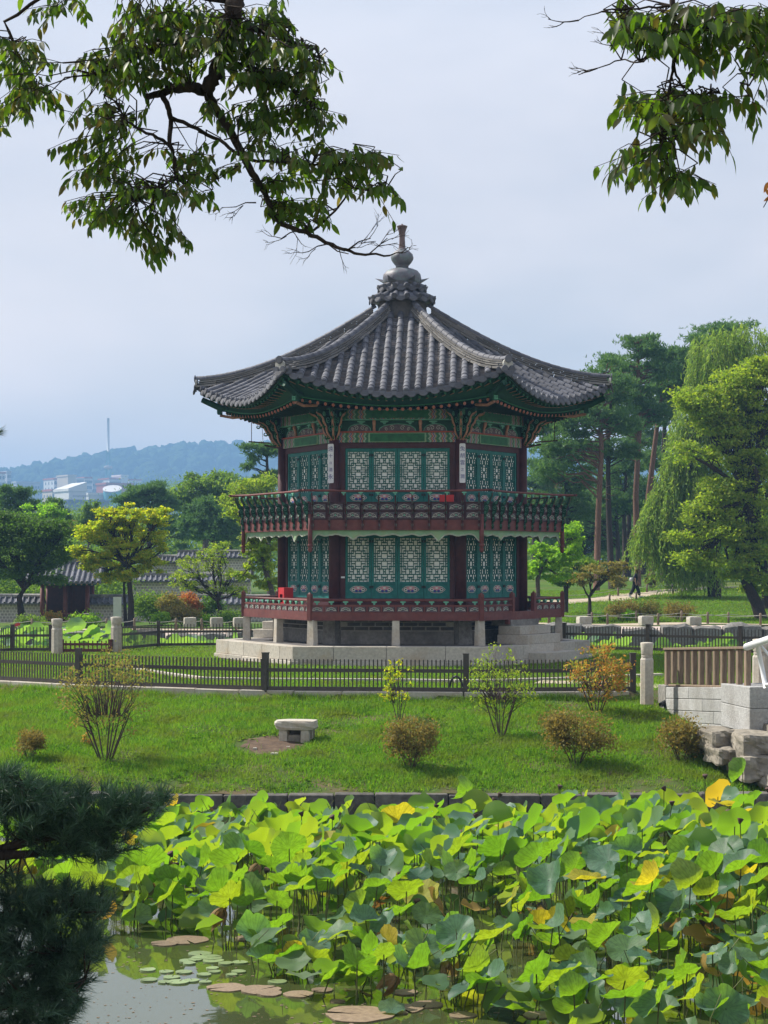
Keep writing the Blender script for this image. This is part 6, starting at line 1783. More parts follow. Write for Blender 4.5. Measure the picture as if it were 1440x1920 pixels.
pine('far pine filling the gap left of the grove', [(1092, 1080), (1096, 980), (1100, 930)], [(1090, 990, 50, 30), (1125, 1010, 44, 26), (1050, 1000, 44, 26), (1150, 985, 40, 26), (1010, 985, 30, 28)], 160, 11000, 56, 0.24, 19, bark=M['bark'])
pine('far dark pine at the back of the grove behind the walking person', [(1205, 1085), (1210, 1000), (1212, 950)], [(1200, 1010, 44, 28), (1235, 980, 40, 30), (1220, 920, 40, 30), (1180, 1030, 40, 22), (1255, 1030, 36, 24)], 165, 11000, 56, 0.26, 20, bark=M['bark'])
pine('thick dark pine stump of a trunk right behind the walking person', [(1258, 1112), (1255, 1040), (1252, 950)], [(1262, 960, 40, 26), (1290, 1010, 36, 26)], 131, 5000, 30, 0.36, 21, bark=M['bark'])
# --- willow
def willow(label, trunk, tops, d, seed=3, nst=700):
    r_ = np.random.default_rng(seed)
    tp = [P(x, y, d) for x, y in trunk]; tp[0].z = far_z(tp[0].x, d) - 0.1
    root = thing('willow_tree', label, 'tree', tp[0]); o = tp[0]
    mb = MB(); nn = len(tp)
    mb.tube([p - o for p in tp], [lerp(0.42, 0.2, i / (nn - 1)) for i in range(nn)], 8)
    Cs = []; Ns = []; Ts = []; Ls = []
    wts = np.array([t[2] * t[3] for t in tops], float); wts /= wts.sum()
    for e in tops:
        c = P(e[0], e[1], d); limb(mb, tp[-1] - o, c - o, 0.16, 0.05, r_, 4)
    for _ in range(nst):
        e = tops[r_.choice(len(tops), p=wts)]
        k = d / FPX
        dr = rand_dirs(1, r_)[0]; c = np.array(P(e[0], e[1], d)); rr = (0.3 + 0.7 * r_.random()) ** 0.5
        st = c + dr * rr * np.array([e[2] * k, e[2] * k * 0.8, e[3] * k])
        ln = r_.uniform(0.25, 0.75) * e[4] * k; out = np.array([dr[0], dr[1], 0]) * 0.25 * ln
        n = int(ln / 0.13) + 2
        t = np.linspace(0, 1, n)[:, None]
        sw = r_.normal(size=2) * 0.12 * ln
        path = st + out * (1 - (1 - t) ** 2) + np.concatenate([sw[0] * t ** 2, sw[1] * t ** 2, -ln * t ** 1.25], 1)
        path += r_.normal(size=path.shape) * 0.05
        Cs.append(path); td = unit(np.gradient(path, axis=0) + r_.normal(size=path.shape) * 0.055); Ts.append(td)
        Ns.append(unit(np.cross(td, rand_dirs(n, r_)))); Ls.append(np.full(n, 0.3) * r_.uniform(0.7, 1.2, n))
        if r_.random() < 0.25:
            mb.tube([Vector(p) - o for p in path[:: max(1, n // 4)]], 0.012, 3, 0, False)
    mb.build('trunk', M['bark'], root)
    V, Fc = leaf_quads(np.concatenate(Cs), np.concatenate(Ns), np.concatenate(Ts), np.concatenate(Ls), np.concatenate(Ls) * 0.24)
    link('crown', np_mesh('crown', V - np.array(o), Fc, M['l_willow']), root)
willow('big weeping willow hanging over the slope right of the pines', [(1340, 1118), (1335, 1000), (1340, 850), (1350, 740)],
       [(1345, 650, 55, 36, 110), (1400, 640, 50, 36, 120), (1310, 770, 44, 40, 150), (1290, 880, 44, 36, 160), (1260, 930, 40, 34, 170), (1225, 985, 34, 26, 120), (1300, 970, 54, 44, 160), (1265, 1030, 40, 26, 110), (1340, 900, 50, 44, 150), (1320, 1040, 34, 24, 110), (1205, 1020, 20, 14, 70), (1380, 760, 50, 50, 110), (1330, 700, 40, 40, 90), (1300, 820, 40, 40, 100), (1270, 870, 30, 30, 90), (1240, 950, 34, 30, 100), (1210, 1000, 24, 20, 80), (1290, 1060, 40, 20, 70)], 114, 3, 3400)
tree('broad_tree', 'big broad tree with yellowing sunlit crown at the right edge', [(1432, 1172), (1418, 1130), (1398, 1090), (1402, 1020), (1410, 930)],
     [(1400, 720, 56, 40), (1345, 770, 55, 36), (1430, 790, 50, 50), (1330, 800, 40, 26), (1380, 850, 44, 30), (1420, 900, 44, 50), (1390, 960, 50, 34), (1350, 1000, 50, 26), (1420, 1020, 44, 40), (1370, 1060, 56, 26), (1430, 1090, 40, 26), (1310, 1050, 34, 18), (1300, 745, 34, 26), (1300, 850, 30, 22), (1350, 920, 50, 30), (1320, 965, 40, 24), (1285, 1005, 30, 16), (1370, 800, 40, 30), (1430, 690, 40, 30)], 99, 0.2, 60000, 300, M['l_ygreen'], M['bark'], 0.3, 31, 0.4, 0.9, 0.5, 0.23, ground=far_z)
tree('broad_tree', 'dark stemmed tree behind the big yellowing one at the right edge', [(1440, 1168), (1436, 1100), (1425, 1000)], [(1440, 960, 50, 70), (1400, 1000, 50, 50), (1450, 860, 40, 60), (1420, 1060, 60, 30)], 106, 0.24, 9000, 80, M['l_dark'], M['bark'], 0.28, 32, 0.4, 0.8, ground=far_z)
# --- right bank: small trees and shrubs
tree('garden_tree', 'bright green small tree right beside the pavilion deck', [(1010, 1118), (1008, 1085), (1018, 1060)], [(1025, 1050, 34, 26), (1055, 1040, 30, 22), (1005, 1070, 22, 24), (1045, 1075, 28, 18), (1075, 1000, 26, 30), (1068, 1030, 24, 24), (1010, 1030, 20, 16)], 97, 0.19, 9000, 90, M['l_bright'], M['bark_grey'], 0.13, 33, 0.4, 0.8, ground=far_z)
tree('garden_tree', 'dark green young tree between the bright tree and the forked one', [(1060, 1112), (1062, 1080), (1068, 1065)], [(1075, 1070, 28, 22), (1055, 1085, 22, 16), (1095, 1060, 22, 18)], 104, 0.18, 4500, 44, M['l_mid'], M['bark'], 0.14, 34, 0.4, 0.8, ground=far_z)
tree('garden_tree', 'small olive leaved tree with forked trunk on the slope', [(1105, 1146), (1106, 1128), (1105, 1120)], [(1110, 1075, 32, 18), (1140, 1065, 28, 16), (1085, 1085, 18, 14), (1130, 1085, 30, 12), (1160, 1060, 18, 12)], 99, 0.13, 3800, 60, M['l_olive'], M['bark'], 0.11, 35, 0.4, 0.8, sub_r=0.16, ground=far_z)
# --- left bank
tree('maple_tree', 'dark green spreading tree with forked trunk at the left edge', [(42, 1176), (40, 1150), (36, 1120), (45, 1105)], [(20, 985, 50, 24), (80, 990, 48, 22), (30, 1025, 60, 28), (95, 1035, 44, 34), (15, 1065, 50, 22), (80, 1075, 50, 22), (60, 1005, 60, 30), (115, 1000, 26, 22), (-30, 1020, 50, 50)], 98, 0.16, 36000, 220, M['l_dark'], M['bark'], 0.2, 41, 0.4, 1.0, 0.5, 0.2, ground=far_z)
tree('maple_tree', 'bright yellow autumn tree in front of the palace wall', [(245, 1176), (246, 1130), (242, 1085), (240, 1060)], [(205, 975, 34, 22), (255, 962, 44, 18), (300, 972, 22, 14), (175, 1000, 36, 20), (295, 1008, 26, 20), (235, 1005, 50, 26), (235, 1040, 54, 26), (165, 1045, 30, 12), (285, 1042, 32, 20), (195, 1066, 40, 16), (262, 1072, 40, 14), (150, 985, 14, 8), (312, 955, 10, 6), (318, 1030, 10, 8), (150, 1030, 16, 6), (225, 1085, 30, 8)], 96, 0.15, 38000, 230, M['l_yellow'], M['bark'], 0.15, 42, 0.42, 1.0, 0.5, 0.155, ground=far_z)
tree('thin_tree', 'bare dark slender trunk left of the yellow tree', [(236, 1174), (234, 1130), (232, 1095)], [(225, 1080, 26, 14), (245, 1075, 22, 12)], 97, 0.15, 700, 16, M['l_mid'], M['bark'], 0.09, 43, ground=far_z)
tree('sparse_tree', 'sparse yellow green tree with dark crooked boughs before the upper wall', [(414, 1160), (412, 1140), (408, 1128)], [(360, 1065, 34, 26), (400, 1050, 34, 30), (430, 1085, 30, 26), (345, 1090, 24, 18), (385, 1095, 34, 18), (415, 1030, 22, 18), (440, 1110, 24, 14)], 97, 0.13, 4600, 110, M['l_ygreen'], M['bark'], 0.13, 44, 0.5, 0.5, 0.5, 0.15, limbs=1.0, ground=far_z)
tree('leaning_tree', 'yellow green leafy tree reaching in beside the left deck corner', [(520, 1150), (505, 1090), (490, 1040)], [(475, 990, 30, 26), (500, 1020, 30, 24), (480, 1050, 26, 22), (500, 1080, 22, 26), (455, 1075, 26, 14), (515, 985, 26, 24), (450, 960, 20, 14), (470, 1010, 30, 20)], 88, 0.17, 8500, 84, M['l_ygreen'], M['bark_grey'], 0.13, 45, 0.4, 0.8)
tree('round_tree', 'round yellow green tree top left of the pavilion balcony', [(470, 1080), (470, 1000), (472, 950)], [(470, 920, 44, 24), (500, 910, 30, 18), (440, 945, 34, 22), (495, 945, 34, 22)], 132, 0.24, 7000, 70, M['l_ygreen'], M['bark_grey'], 0.2, 46)
tree('broad_tree', 'large rounded green tree top left of the pavilion in the middle distance', [(385, 1080), (386, 1000), (388, 950)], [(370, 915, 40, 28), (410, 905, 38, 24), (345, 945, 34, 28), (420, 945, 40, 34), (385, 960, 50, 30)], 172, 0.34, 12000, 110, M['l_mid'], M['bark_grey'], 0.3, 47)
tree('broad_tree', 'second hazy green tree behind the large rounded one', [(430, 1080), (432, 1000)], [(440, 930, 44, 34), (465, 970, 44, 40), (430, 990, 50, 36)], 190, 0.36, 8000, 80, M['l_mid'], M['bark_grey'], 0.3, 48)
pine('grey green pine with pale crooked bough below the rounded tree', [(401, 1050), (402, 1000), (400, 955)], [(385, 960, 44, 22), (420, 975, 30, 20), (360, 985, 32, 18), (395, 1000, 46, 16), (430, 1005, 26, 16)], 150, 10000, 60, 0.24, 49, 0.36, 'pines on the left', M['bark_grey'])
pine('dark pine mass between the yellow tree and the rounded tree', [(280, 1060), (280, 980), (278, 930)], [(262, 925, 30, 14), (290, 920, 30, 14), (310, 945, 34, 18), (245, 945, 26, 14), (315, 985, 30, 24), (330, 1010, 26, 20)], 165, 10000, 56, 0.26, 50, 0.4, 'pines on the left', M['bark'])
pine('dark round topped pine at the left edge of the skyline', [(30, 1060), (32, 1000), (34, 950)], [(20, 925, 26, 12), (45, 920, 24, 11), (10, 950, 34, 16), (50, 945, 26, 14), (30, 975, 40, 16)], 150, 9000, 52, 0.26, 51, 0.36, 'pines on the left', M['bark'])
pine('small dark pine right of the left edge pine', [(100, 1060), (100, 990), (98, 950)], [(98, 945, 14, 8), (110, 968, 24, 12), (90, 975, 22, 12)], 152, 4000, 26, 0.2, 52, 0.34, 'pines on the left', M['bark'])
tree('garden_tree', 'light green tree top between the two left pines', [(80, 1060), (80, 1000)], [(72, 955, 24, 16), (95, 965, 24, 16), (75, 985, 30, 18)], 140, 0.26, 4500, 44, M['l_bright'], M['bark_grey'], 0.16, 53)
tree('poplar_tree', 'small upright grey green poplar in front of the halls', [(167, 1050), (167, 990)], [(160, 965, 14, 20), (175, 962, 13, 20), (166, 985, 24, 20)], 175, 0.3, 4500, 40, M['l_mid'], M['bark_grey'], 0.18, 54, 1.4, 0.2)
tree('garden_tree', 'pale olive tree top beside the poplar', [(200, 1050), (200, 990)], [(195, 975, 16, 14), (212, 980, 16, 12), (140, 985, 14, 10)], 178, 0.3, 2500, 26, M['l_olive'], M['bark_grey'], 0.16, 55)
pine('flat topped pine with bare trunk seen left of the upper doors', [(506, 1060), (503, 960), (501, 880), (500, 838)], [(478, 840, 34, 5), (455, 852, 20, 4), (506, 848, 24, 5), (480, 905, 34, 8), (512, 890, 26, 8), (455, 912, 26, 7), (470, 876, 16, 4), (492, 862, 20, 4)], 142, 8000, 60, 0.2, 56, 0.34, 'pines on the left', M['bark'])
pine('hazy far pine right of the pavilion column', [(1000, 1060), (1002, 960), (1004, 880)], [(1010, 870, 26, 12), (1000, 905, 30, 12), (1020, 930, 26, 14), (1000, 955, 30, 14)], 175, 7000, 44, 0.22, 57, 0.4, 'tall red pines', M['bark'])
tree('bare_tree', 'grey brown leafless looking tree under the right eave', [(1035, 1060), (1036, 980)], [(1035, 905, 26, 18), (1020, 920, 18, 14)], 180, 0.22, 2200, 60, M['l_brown'], M['bark_grey'], 0.2, 58)
pine('broad low pine filling the middle of the grove', [(1160, 1085), (1158, 1000), (1150, 900)], [(1120, 870, 44, 24), (1165, 890, 44, 24), (1200, 860, 40, 24), (1105, 920, 50, 26), (1160, 940, 50, 26), (1215, 930, 36, 26), (1060, 960, 44, 24), (1110, 980, 50, 24)], 155, 15000, 84, 0.24, 22, bark=M['bark'])
pine('tall slender pine behind the highest one', [(1178, 1085), (1180, 900), (1176, 740), (1172, 690)], [(1150, 680, 26, 18), (1180, 700, 34, 22), (1135, 720, 34, 22), (1215, 740, 40, 24), (1120, 760, 36, 22), (1190, 800, 44, 24), (1240, 830, 40, 24)], 158, 13000, 76, 0.24, 23, bark=M['bark'])
# tree belts that read as one far mass
def belt(name, label, px0, px1, py0, py1, d, n, seed, rad=(2.2, 4.0)):
    r_ = np.random.default_rng(seed); cs = []; rs = []
    for _ in range(n):
        px, py, dd = r_.uniform(px0, px1), r_.uniform(py0, py1), d + r_.uniform(-8, 14); cs.append(P(px, py, dd)[:]); rs.append(r_.uniform(*rad))
    subs = np.array(cs); sr = np.array(rs)
    V, Fc = spray(subs, sr, n * (260 if d < 150 else 90 if d < 300 else 200), 0.24 if d < 150 else 0.55, r_, 0.6, 0.5, 0.55)
    tag(link(name, np_mesh(name, V, Fc, M['l_mid'])), label, 'woods', None, 'stuff')
belt('garden_woods', 'dense low garden trees just behind the left palace wall', -80, 225, 1050, 1115, 122, 120, 65, (1.0, 2.2))
belt('far_woods', 'belt of green trees behind the left palace walls', -80, 540, 985, 1050, 205, 190, 61)
belt('far_woods', 'belt of green woods behind the right pine grove', 980, 1480, 930, 1080, 185, 330, 62)
belt('far_woods', 'hazy tree belt at the foot of the hill below the city', 250, 560, 915, 960, 620, 150, 63, (4.0, 7.0))
belt('far_woods', 'hazy tree belt far off at the left below the city blocks', -60, 250, 962, 1005, 560, 120, 64, (4.0, 7.0))

# --- shrubs by the far walls
def shrub(label, px, py, w, h_, d, lm, n=1600, nsub=26, leaf=0.1, seed=1, zf=None, stems=7, bark=None, dens=0.2, group=None, name='shrub', cat='shrub', shell=0.3, base=None, flat=0.8):
    """multi stemmed bush: foot at photo point, crown w x h pixels"""
    r_ = np.random.default_rng(seed)
    p = base or P(px, py, d); d = p.y
    if zf: p.z = zf(p.x, p.y)
    k = d / FPX
    root = thing(name, label, cat, p, 0, group)
    W, H = w * k, h_ * k
    E_ = [(0, 0, H * 0.55, W / 2 * 0.85, W / 2 * 0.8, H * 0.4)] + [(W * 0.3 * math.cos(t), W * 0.26 * math.sin(t), H * r_.uniform(0.4, 0.78), W * r_.uniform(0.13, 0.26), W * 0.2, H * r_.uniform(0.13, 0.24)) for t in r_.uniform(0, 6.28, 5)]
    subs = sub_centres(E_, nsub, r_, shell)
    mb = MB()
    for i in range(stems):
        a = 2 * PI * i / stems + r_.uniform(-0.3, 0.3); q = Vector((math.cos(a) * W * 0.24, math.sin(a) * W * 0.2, H * 0.4))
        mb.tube([(q.x * 0.2, q.y * 0.2, -0.05), (q.x * 0.55, q.y * 0.55, H * 0.16), q], [0.006 * W + 0.005, 0.005 * W + 0.004, 0.004 * W + 0.003], 5, 0, False)
    for s in subs:
        s = Vector(s); a = Vector((s.x * 0.45, s.y * 0.45, min(H * 0.36, s.z * 0.7))); limb(mb, a, s, 0.0035 * W + 0.002, 0.002, r_, 3, 0.06, 0, 4)
    mb.build('stems', bark or M['twig'], root)
    V, Fc = spray(subs, np.full(nsub, W * dens), n, leaf, r_, flat, 0.4, 0.5)
    V[:, 2] = np.maximum(V[:, 2], 0.03)
    link('foliage', np_mesh('foliage', V, Fc, lm), root)
    return root
shrub('grey green shrub mass below the yellow tree', 285, 1168, 80, 55, 99, M['l_mid'], 4200, 60, 0.15, 71)
shrub('orange tinted shrub beside the red one by the wall', 318, 1166, 54, 58, 98, M['l_olive'], 2800, 44, 0.14, 72)
shrub('red autumn shrub by the palace wall', 352, 1160, 46, 52, 99, M['l_red'], 2400, 40, 0.14, 73)
shrub('dry brown shrub in front of the red one', 345, 1172, 70, 34, 95, M['l_brown'], 2400, 44, 0.13, 74)
shrub('low bright green plant left of the stone blocks', 302, 1172, 36, 24, 94.5, M['l_bright'], 1400, 24, 0.14, 75)
shrub('bright green low plants between the stone blocks', 385, 1174, 44, 20, 95, M['l_bright'], 1400, 24, 0.13, 76)
shrub('grey green grass like shrub at the deck corner', 435, 1172, 50, 26, 95, M['l_mid'], 1500, 28, 0.13, 77)
shrub('dark shrub under the sparse tree', 390, 1160, 60, 40, 99.5, M['l_dark'], 2200, 34, 0.14, 78)
shrub('light green weeds before the gate house', 150, 1176, 70, 22, 95, M['l_bright'], 1900, 34, 0.13, 79)
shrub('yellow flowered bush at the gate house railing', 100, 1170, 34, 26, 97, M['l_orange'], 900, 20, 0.12, 80)
shrub('brown twiggy bush left of the middle stone block on the right bank', 1165, 1151, 56, 36, 97, M['l_brown'], 2100, 50, 0.11, 81, far_z)
shrub('reddish brown bush above the middle stone block on the right bank', 1210, 1150, 60, 38, 98, M['l_olive'], 2300, 50, 0.11, 82, far_z)
shrub('dark brown bush at the tips of the willow', 1275, 1152, 60, 36, 97, M['l_brown'], 2100, 50, 0.11, 83, far_z)
shrub('fresh green plant by the lakeside rope fence', 1180, 1158, 26, 22, 95.4, M['l_bright'], 800, 16, 0.14, 84, far_z)
shrub('small green plant right of the deck corner', 1132, 1160, 20, 14, 95.4, M['l_bright'], 500, 12, 0.13, 85, far_z)
shrub('orange brown bush far up between the pine trunks', 1160, 1102, 36, 30, 128, M['l_olive'], 1200, 24, 0.16, 86, far_z)
shrub('brown bush in the grove left of the thick trunk', 1222, 1100, 24, 22, 133, M['l_brown'], 900, 20, 0.16, 87, far_z)
shrub('grassy bush left of the stone gate posts', 60, 1178, 60, 22, 93, M['l_mid'], 1500, 28, 0.13, 88)

# --- shrubs on the bank
def bank_shrub(label, px, py, w, h_, lm, n, nsub, leaf, seed, **kw):
    return shrub(label, px, py, w, h_, 42, lm, n, nsub, leaf, seed, base=hit(px, py, island_z, 38, 47.4), **kw)
bank_shrub('round brown bush near the left edge of the bank', 55, 1424, 66, 60, M['l_brown'], 2600, 60, 0.055, 91, dens=0.16)
bank_shrub('round golden brown bush right of the stone bench', 770, 1440, 108, 100, M['l_brown'], 4200, 80, 0.07, 92, dens=0.17)
bank_shrub('large dark brown bush on the right half of the bank', 1080, 1432, 130, 100, M['l_brown'], 5000, 90, 0.07, 93, dens=0.17)
bank_shrub('brown and yellow bush below the bridge abutment', 1278, 1430, 100, 84, M['l_brown'], 3400, 66, 0.07, 94, dens=0.18)
bank_shrub('tall sparse shrub with reddish green leaves at the left of the bank', 198, 1424, 205, 225, M['l_olive'], 1900, 120, 0.075, 95, dens=0.075, stems=9, shell=0.55)
bank_shrub('thin yellow leaved twiggy shrub in front of the pavilion', 748, 1352, 70, 128, M['l_yellow'], 480, 50, 0.075, 96, dens=0.09, stems=7, shell=0.4)
bank_shrub('tall sparse green shrub with arching twigs right of centre', 938, 1380, 130, 190, M['l_ygreen'], 1300, 110, 0.07, 97, dens=0.075, stems=9, shell=0.45)
bank_shrub('orange leaved autumn shrub left of the stone post', 1118, 1338, 140, 140, M['l_orange'], 2300, 90, 0.085, 98, dens=0.085, stems=9, shell=0.4)
bank_shrub('dry reddish sprig at the left of the tall sparse shrub', 162, 1400, 24, 28, M['l_orange'], 160, 10, 0.05, 99, stems=4)
# ------------------------------------------------------------------ grass of the bank and the lawn
def grass(name, label, n, sampler, hmin, hmax, w, cols, trans, seed, broad=0.0, zf=island_z):
    r_ = np.random.default_rng(seed)
    pts = sampler(n, r_); n = len(pts)
    Z = np.array([zf(x, y) for x, y in pts])
    base = np.column_stack([pts, Z - 0.01])
    a = r_.uniform(0, 2 * PI, n); h_ = r_.uniform(hmin, hmax, n)
    side = np.column_stack([np.cos(a), np.sin(a), np.zeros(n)]) * (w * r_.uniform(0.6, 1.4, n))[:, None]
    lean = np.column_stack([r_.normal(size=n) * 0.45, r_.normal(size=n) * 0.45, np.ones(n)])
    nb = int(n * broad)
    if nb:
        side[:nb] *= 2.8; h_[:nb] *= 0.75; lean[:nb, :2] *= 2.6; lean[:nb, 2] *= 0.6
    tip = base + lean * h_[:, None]
    V = np.stack([base - side * 0.95, base + side * 0.95, tip], 1).reshape(-1, 3)
    Fc = np.arange(n * 3).reshape(-1, 3)
    m = leaf_mat(name + '_blades', cols, trans, 0.4, 0.6, 0.2, patch=(0.9, (0.105, 0.155, 0.026), (0.28, 0.38, 0.025)))
    return tag(link(name, np_mesh(name, V, Fc, m)), label, 'grass', None, 'stuff')
bench = hit(553, 1392, island_z, 38, 47); bare = hit(505, 1397, island_z, 38, 47)
def bank_sample(n, r_):
    out = []
    while sum(len(o) for o in out) < n:
        Y = 38.1 + 14.6 * r_.random(n); X = (r_.uniform(-380, 1640, n) - 720) / FPX * Y
        yf = np.interp(X, FX, FY); ok = Y < yf - 0.03
        dens = 0.02 + 1.15 * vnoise(X * 0.9 + 40, Y * 0.9, 8) + 0.35 * vnoise(X * 3, Y * 3, 9) - 0.55 * np.clip((39.4 - Y) / 1.4, 0, 1)
        ok &= r_.random(n) < dens
        ok &= ((X - bare.x) / 0.8) ** 2 + ((Y - bare.y) / 0.75) ** 2 > 0.8 + 0.5 * r_.random(n)
        ok &= ~((np.abs(X - bench.x) < 0.4) & (np.abs(Y - bench.y - 0.2) < 0.35))
        ok &= ~((X > 6.55) & (Y > 39.6) & (X - 6.55 > (46.2 - Y) * 0.146))
        out.append(np.column_stack([X, Y])[ok])
    return np.concatenate(out)[:n]
GC = [(0.06, 0.15, 0.016), (0.10, 0.21, 0.02), (0.15, 0.26, 0.026), (0.19, 0.24, 0.035)]; GT = [(0.16, 0.44, 0.012), (0.26, 0.56, 0.018), (0.38, 0.56, 0.025)]
grass('bank_grass', 'short green grass covering the pond bank', 205000, bank_sample, 0.05, 0.13, 0.009, GC, GT, 101)
grass('bank_weeds', 'low broad leaved weeds growing through the bank grass', 36000, lambda n, r_: bank_sample(n * 2, r_)[np.argsort(-vnoise(*(lambda q: (q[:, 0] * 1.7, q[:, 1] * 1.7))(bank_sample(n * 2, np.random.default_rng(1))), 5))[:n]] if False else bank_sample(n, r_), 0.05, 0.10, 0.02, [(0.05, 0.12, 0.016), (0.08, 0.16, 0.02), (0.11, 0.18, 0.022)], GT, 102, 0.8)
def weed_sample(n, r_):
    c = bank_sample(700, r_); q = c[r_.integers(0, len(c), n)] + r_.normal(size=(n, 2)) * 0.16 * r_.uniform(0.4, 1.6, (n, 1))
    ok = (q[:, 1] > 38.1) & (q[:, 1] < np.interp(q[:, 0], FX, FY) - 0.05) & ~((q[:, 0] > 6.4) & (q[:, 1] > 39.4))
    return q[ok]
grass('weed_clumps', 'dark leafy weed clumps scattered over the bank', 46000, weed_sample, 0.07, 0.17, 0.017, [(0.04, 0.10, 0.016), (0.07, 0.15, 0.02), (0.10, 0.18, 0.024)], [(0.12, 0.34, 0.012), (0.2, 0.44, 0.02)], 106, 0.6)
def lawn_sample(n, r_):
    Y = 47 + 25.5 * r_.random(n) ** 1.3; X = (r_.uniform(-60, 1500, n) - 720) / FPX * Y
    yf = np.interp(X, FX, FY)
    ok = (Y > yf + 0.35) & ((X - PC.x) ** 2 + (Y - PC.y) ** 2 > 6.0 ** 2)
    return np.column_stack([X, Y])[ok]
grass('lawn_grass', 'mown grass of the island lawn behind the fence', 150000, lawn_sample, 0.05, 0.11, 0.014, [(0.075, 0.17, 0.018), (0.11, 0.22, 0.022), (0.16, 0.25, 0.03)], GT, 103)
def far_sample(n, r_):
    Y = r_.uniform(94.2, 128, n); X = (r_.uniform(1000, 1500, n) - 720) / FPX * Y
    py = HZN + (EYE - np.array([far_z(x, y) for x, y in zip(X, Y)])) * FPX / Y; px = X / Y * FPX + 720
    path = np.interp(px, [1040, 1100, 1160, 1220, 1290, 1370, 1480], [1130, 1126, 1121, 1113, 1104.5, 1101, 1100])
    ok = np.abs(py - path) > 3.2
    return np.column_stack([X, Y])[ok]
grass('slope_grass', 'grass on the slope below the hill path', 60000, far_sample, 0.05, 0.16, 0.02, [(0.075, 0.15, 0.018), (0.11, 0.19, 0.022), (0.15, 0.2, 0.03)], GT, 104, 0.3, far_z)
def edge_sample(n, r_):
    X = r_.uniform(-11, 6.4, n); Y = np.interp(X, FX, FY) - 0.02 - 0.28 * r_.random(n) ** 2
    return np.column_stack([X, Y])
grass('edge_grass', 'longer grass tufts along the granite kerb', 16000, edge_sample, 0.08, 0.22, 0.008, GC, GT, 105)

# ------------------------------------------------------------------ overhanging branches
M['l_over'] = leaf_mat('overhanging_leaf', [(0.016, 0.036, 0.011), (0.026, 0.056, 0.014), (0.036, 0.064, 0.018), (0.055, 0.058, 0.026)], [(0.11, 0.24, 0.01), (0.18, 0.36, 0.012), (0.23, 0.38, 0.018), (0.26, 0.2, 0.03)], 0.42, 0.45, 0.35)
M['l_over_o'] = leaf_mat('overhanging_single_leaf', [(0.016, 0.036, 0.011), (0.026, 0.056, 0.014), (0.036, 0.064, 0.018), (0.055, 0.058, 0.026)], [(0.11, 0.24, 0.01), (0.18, 0.36, 0.012), (0.23, 0.38, 0.018), (0.26, 0.2, 0.03)], 0.42, 0.45, 0.35, True)
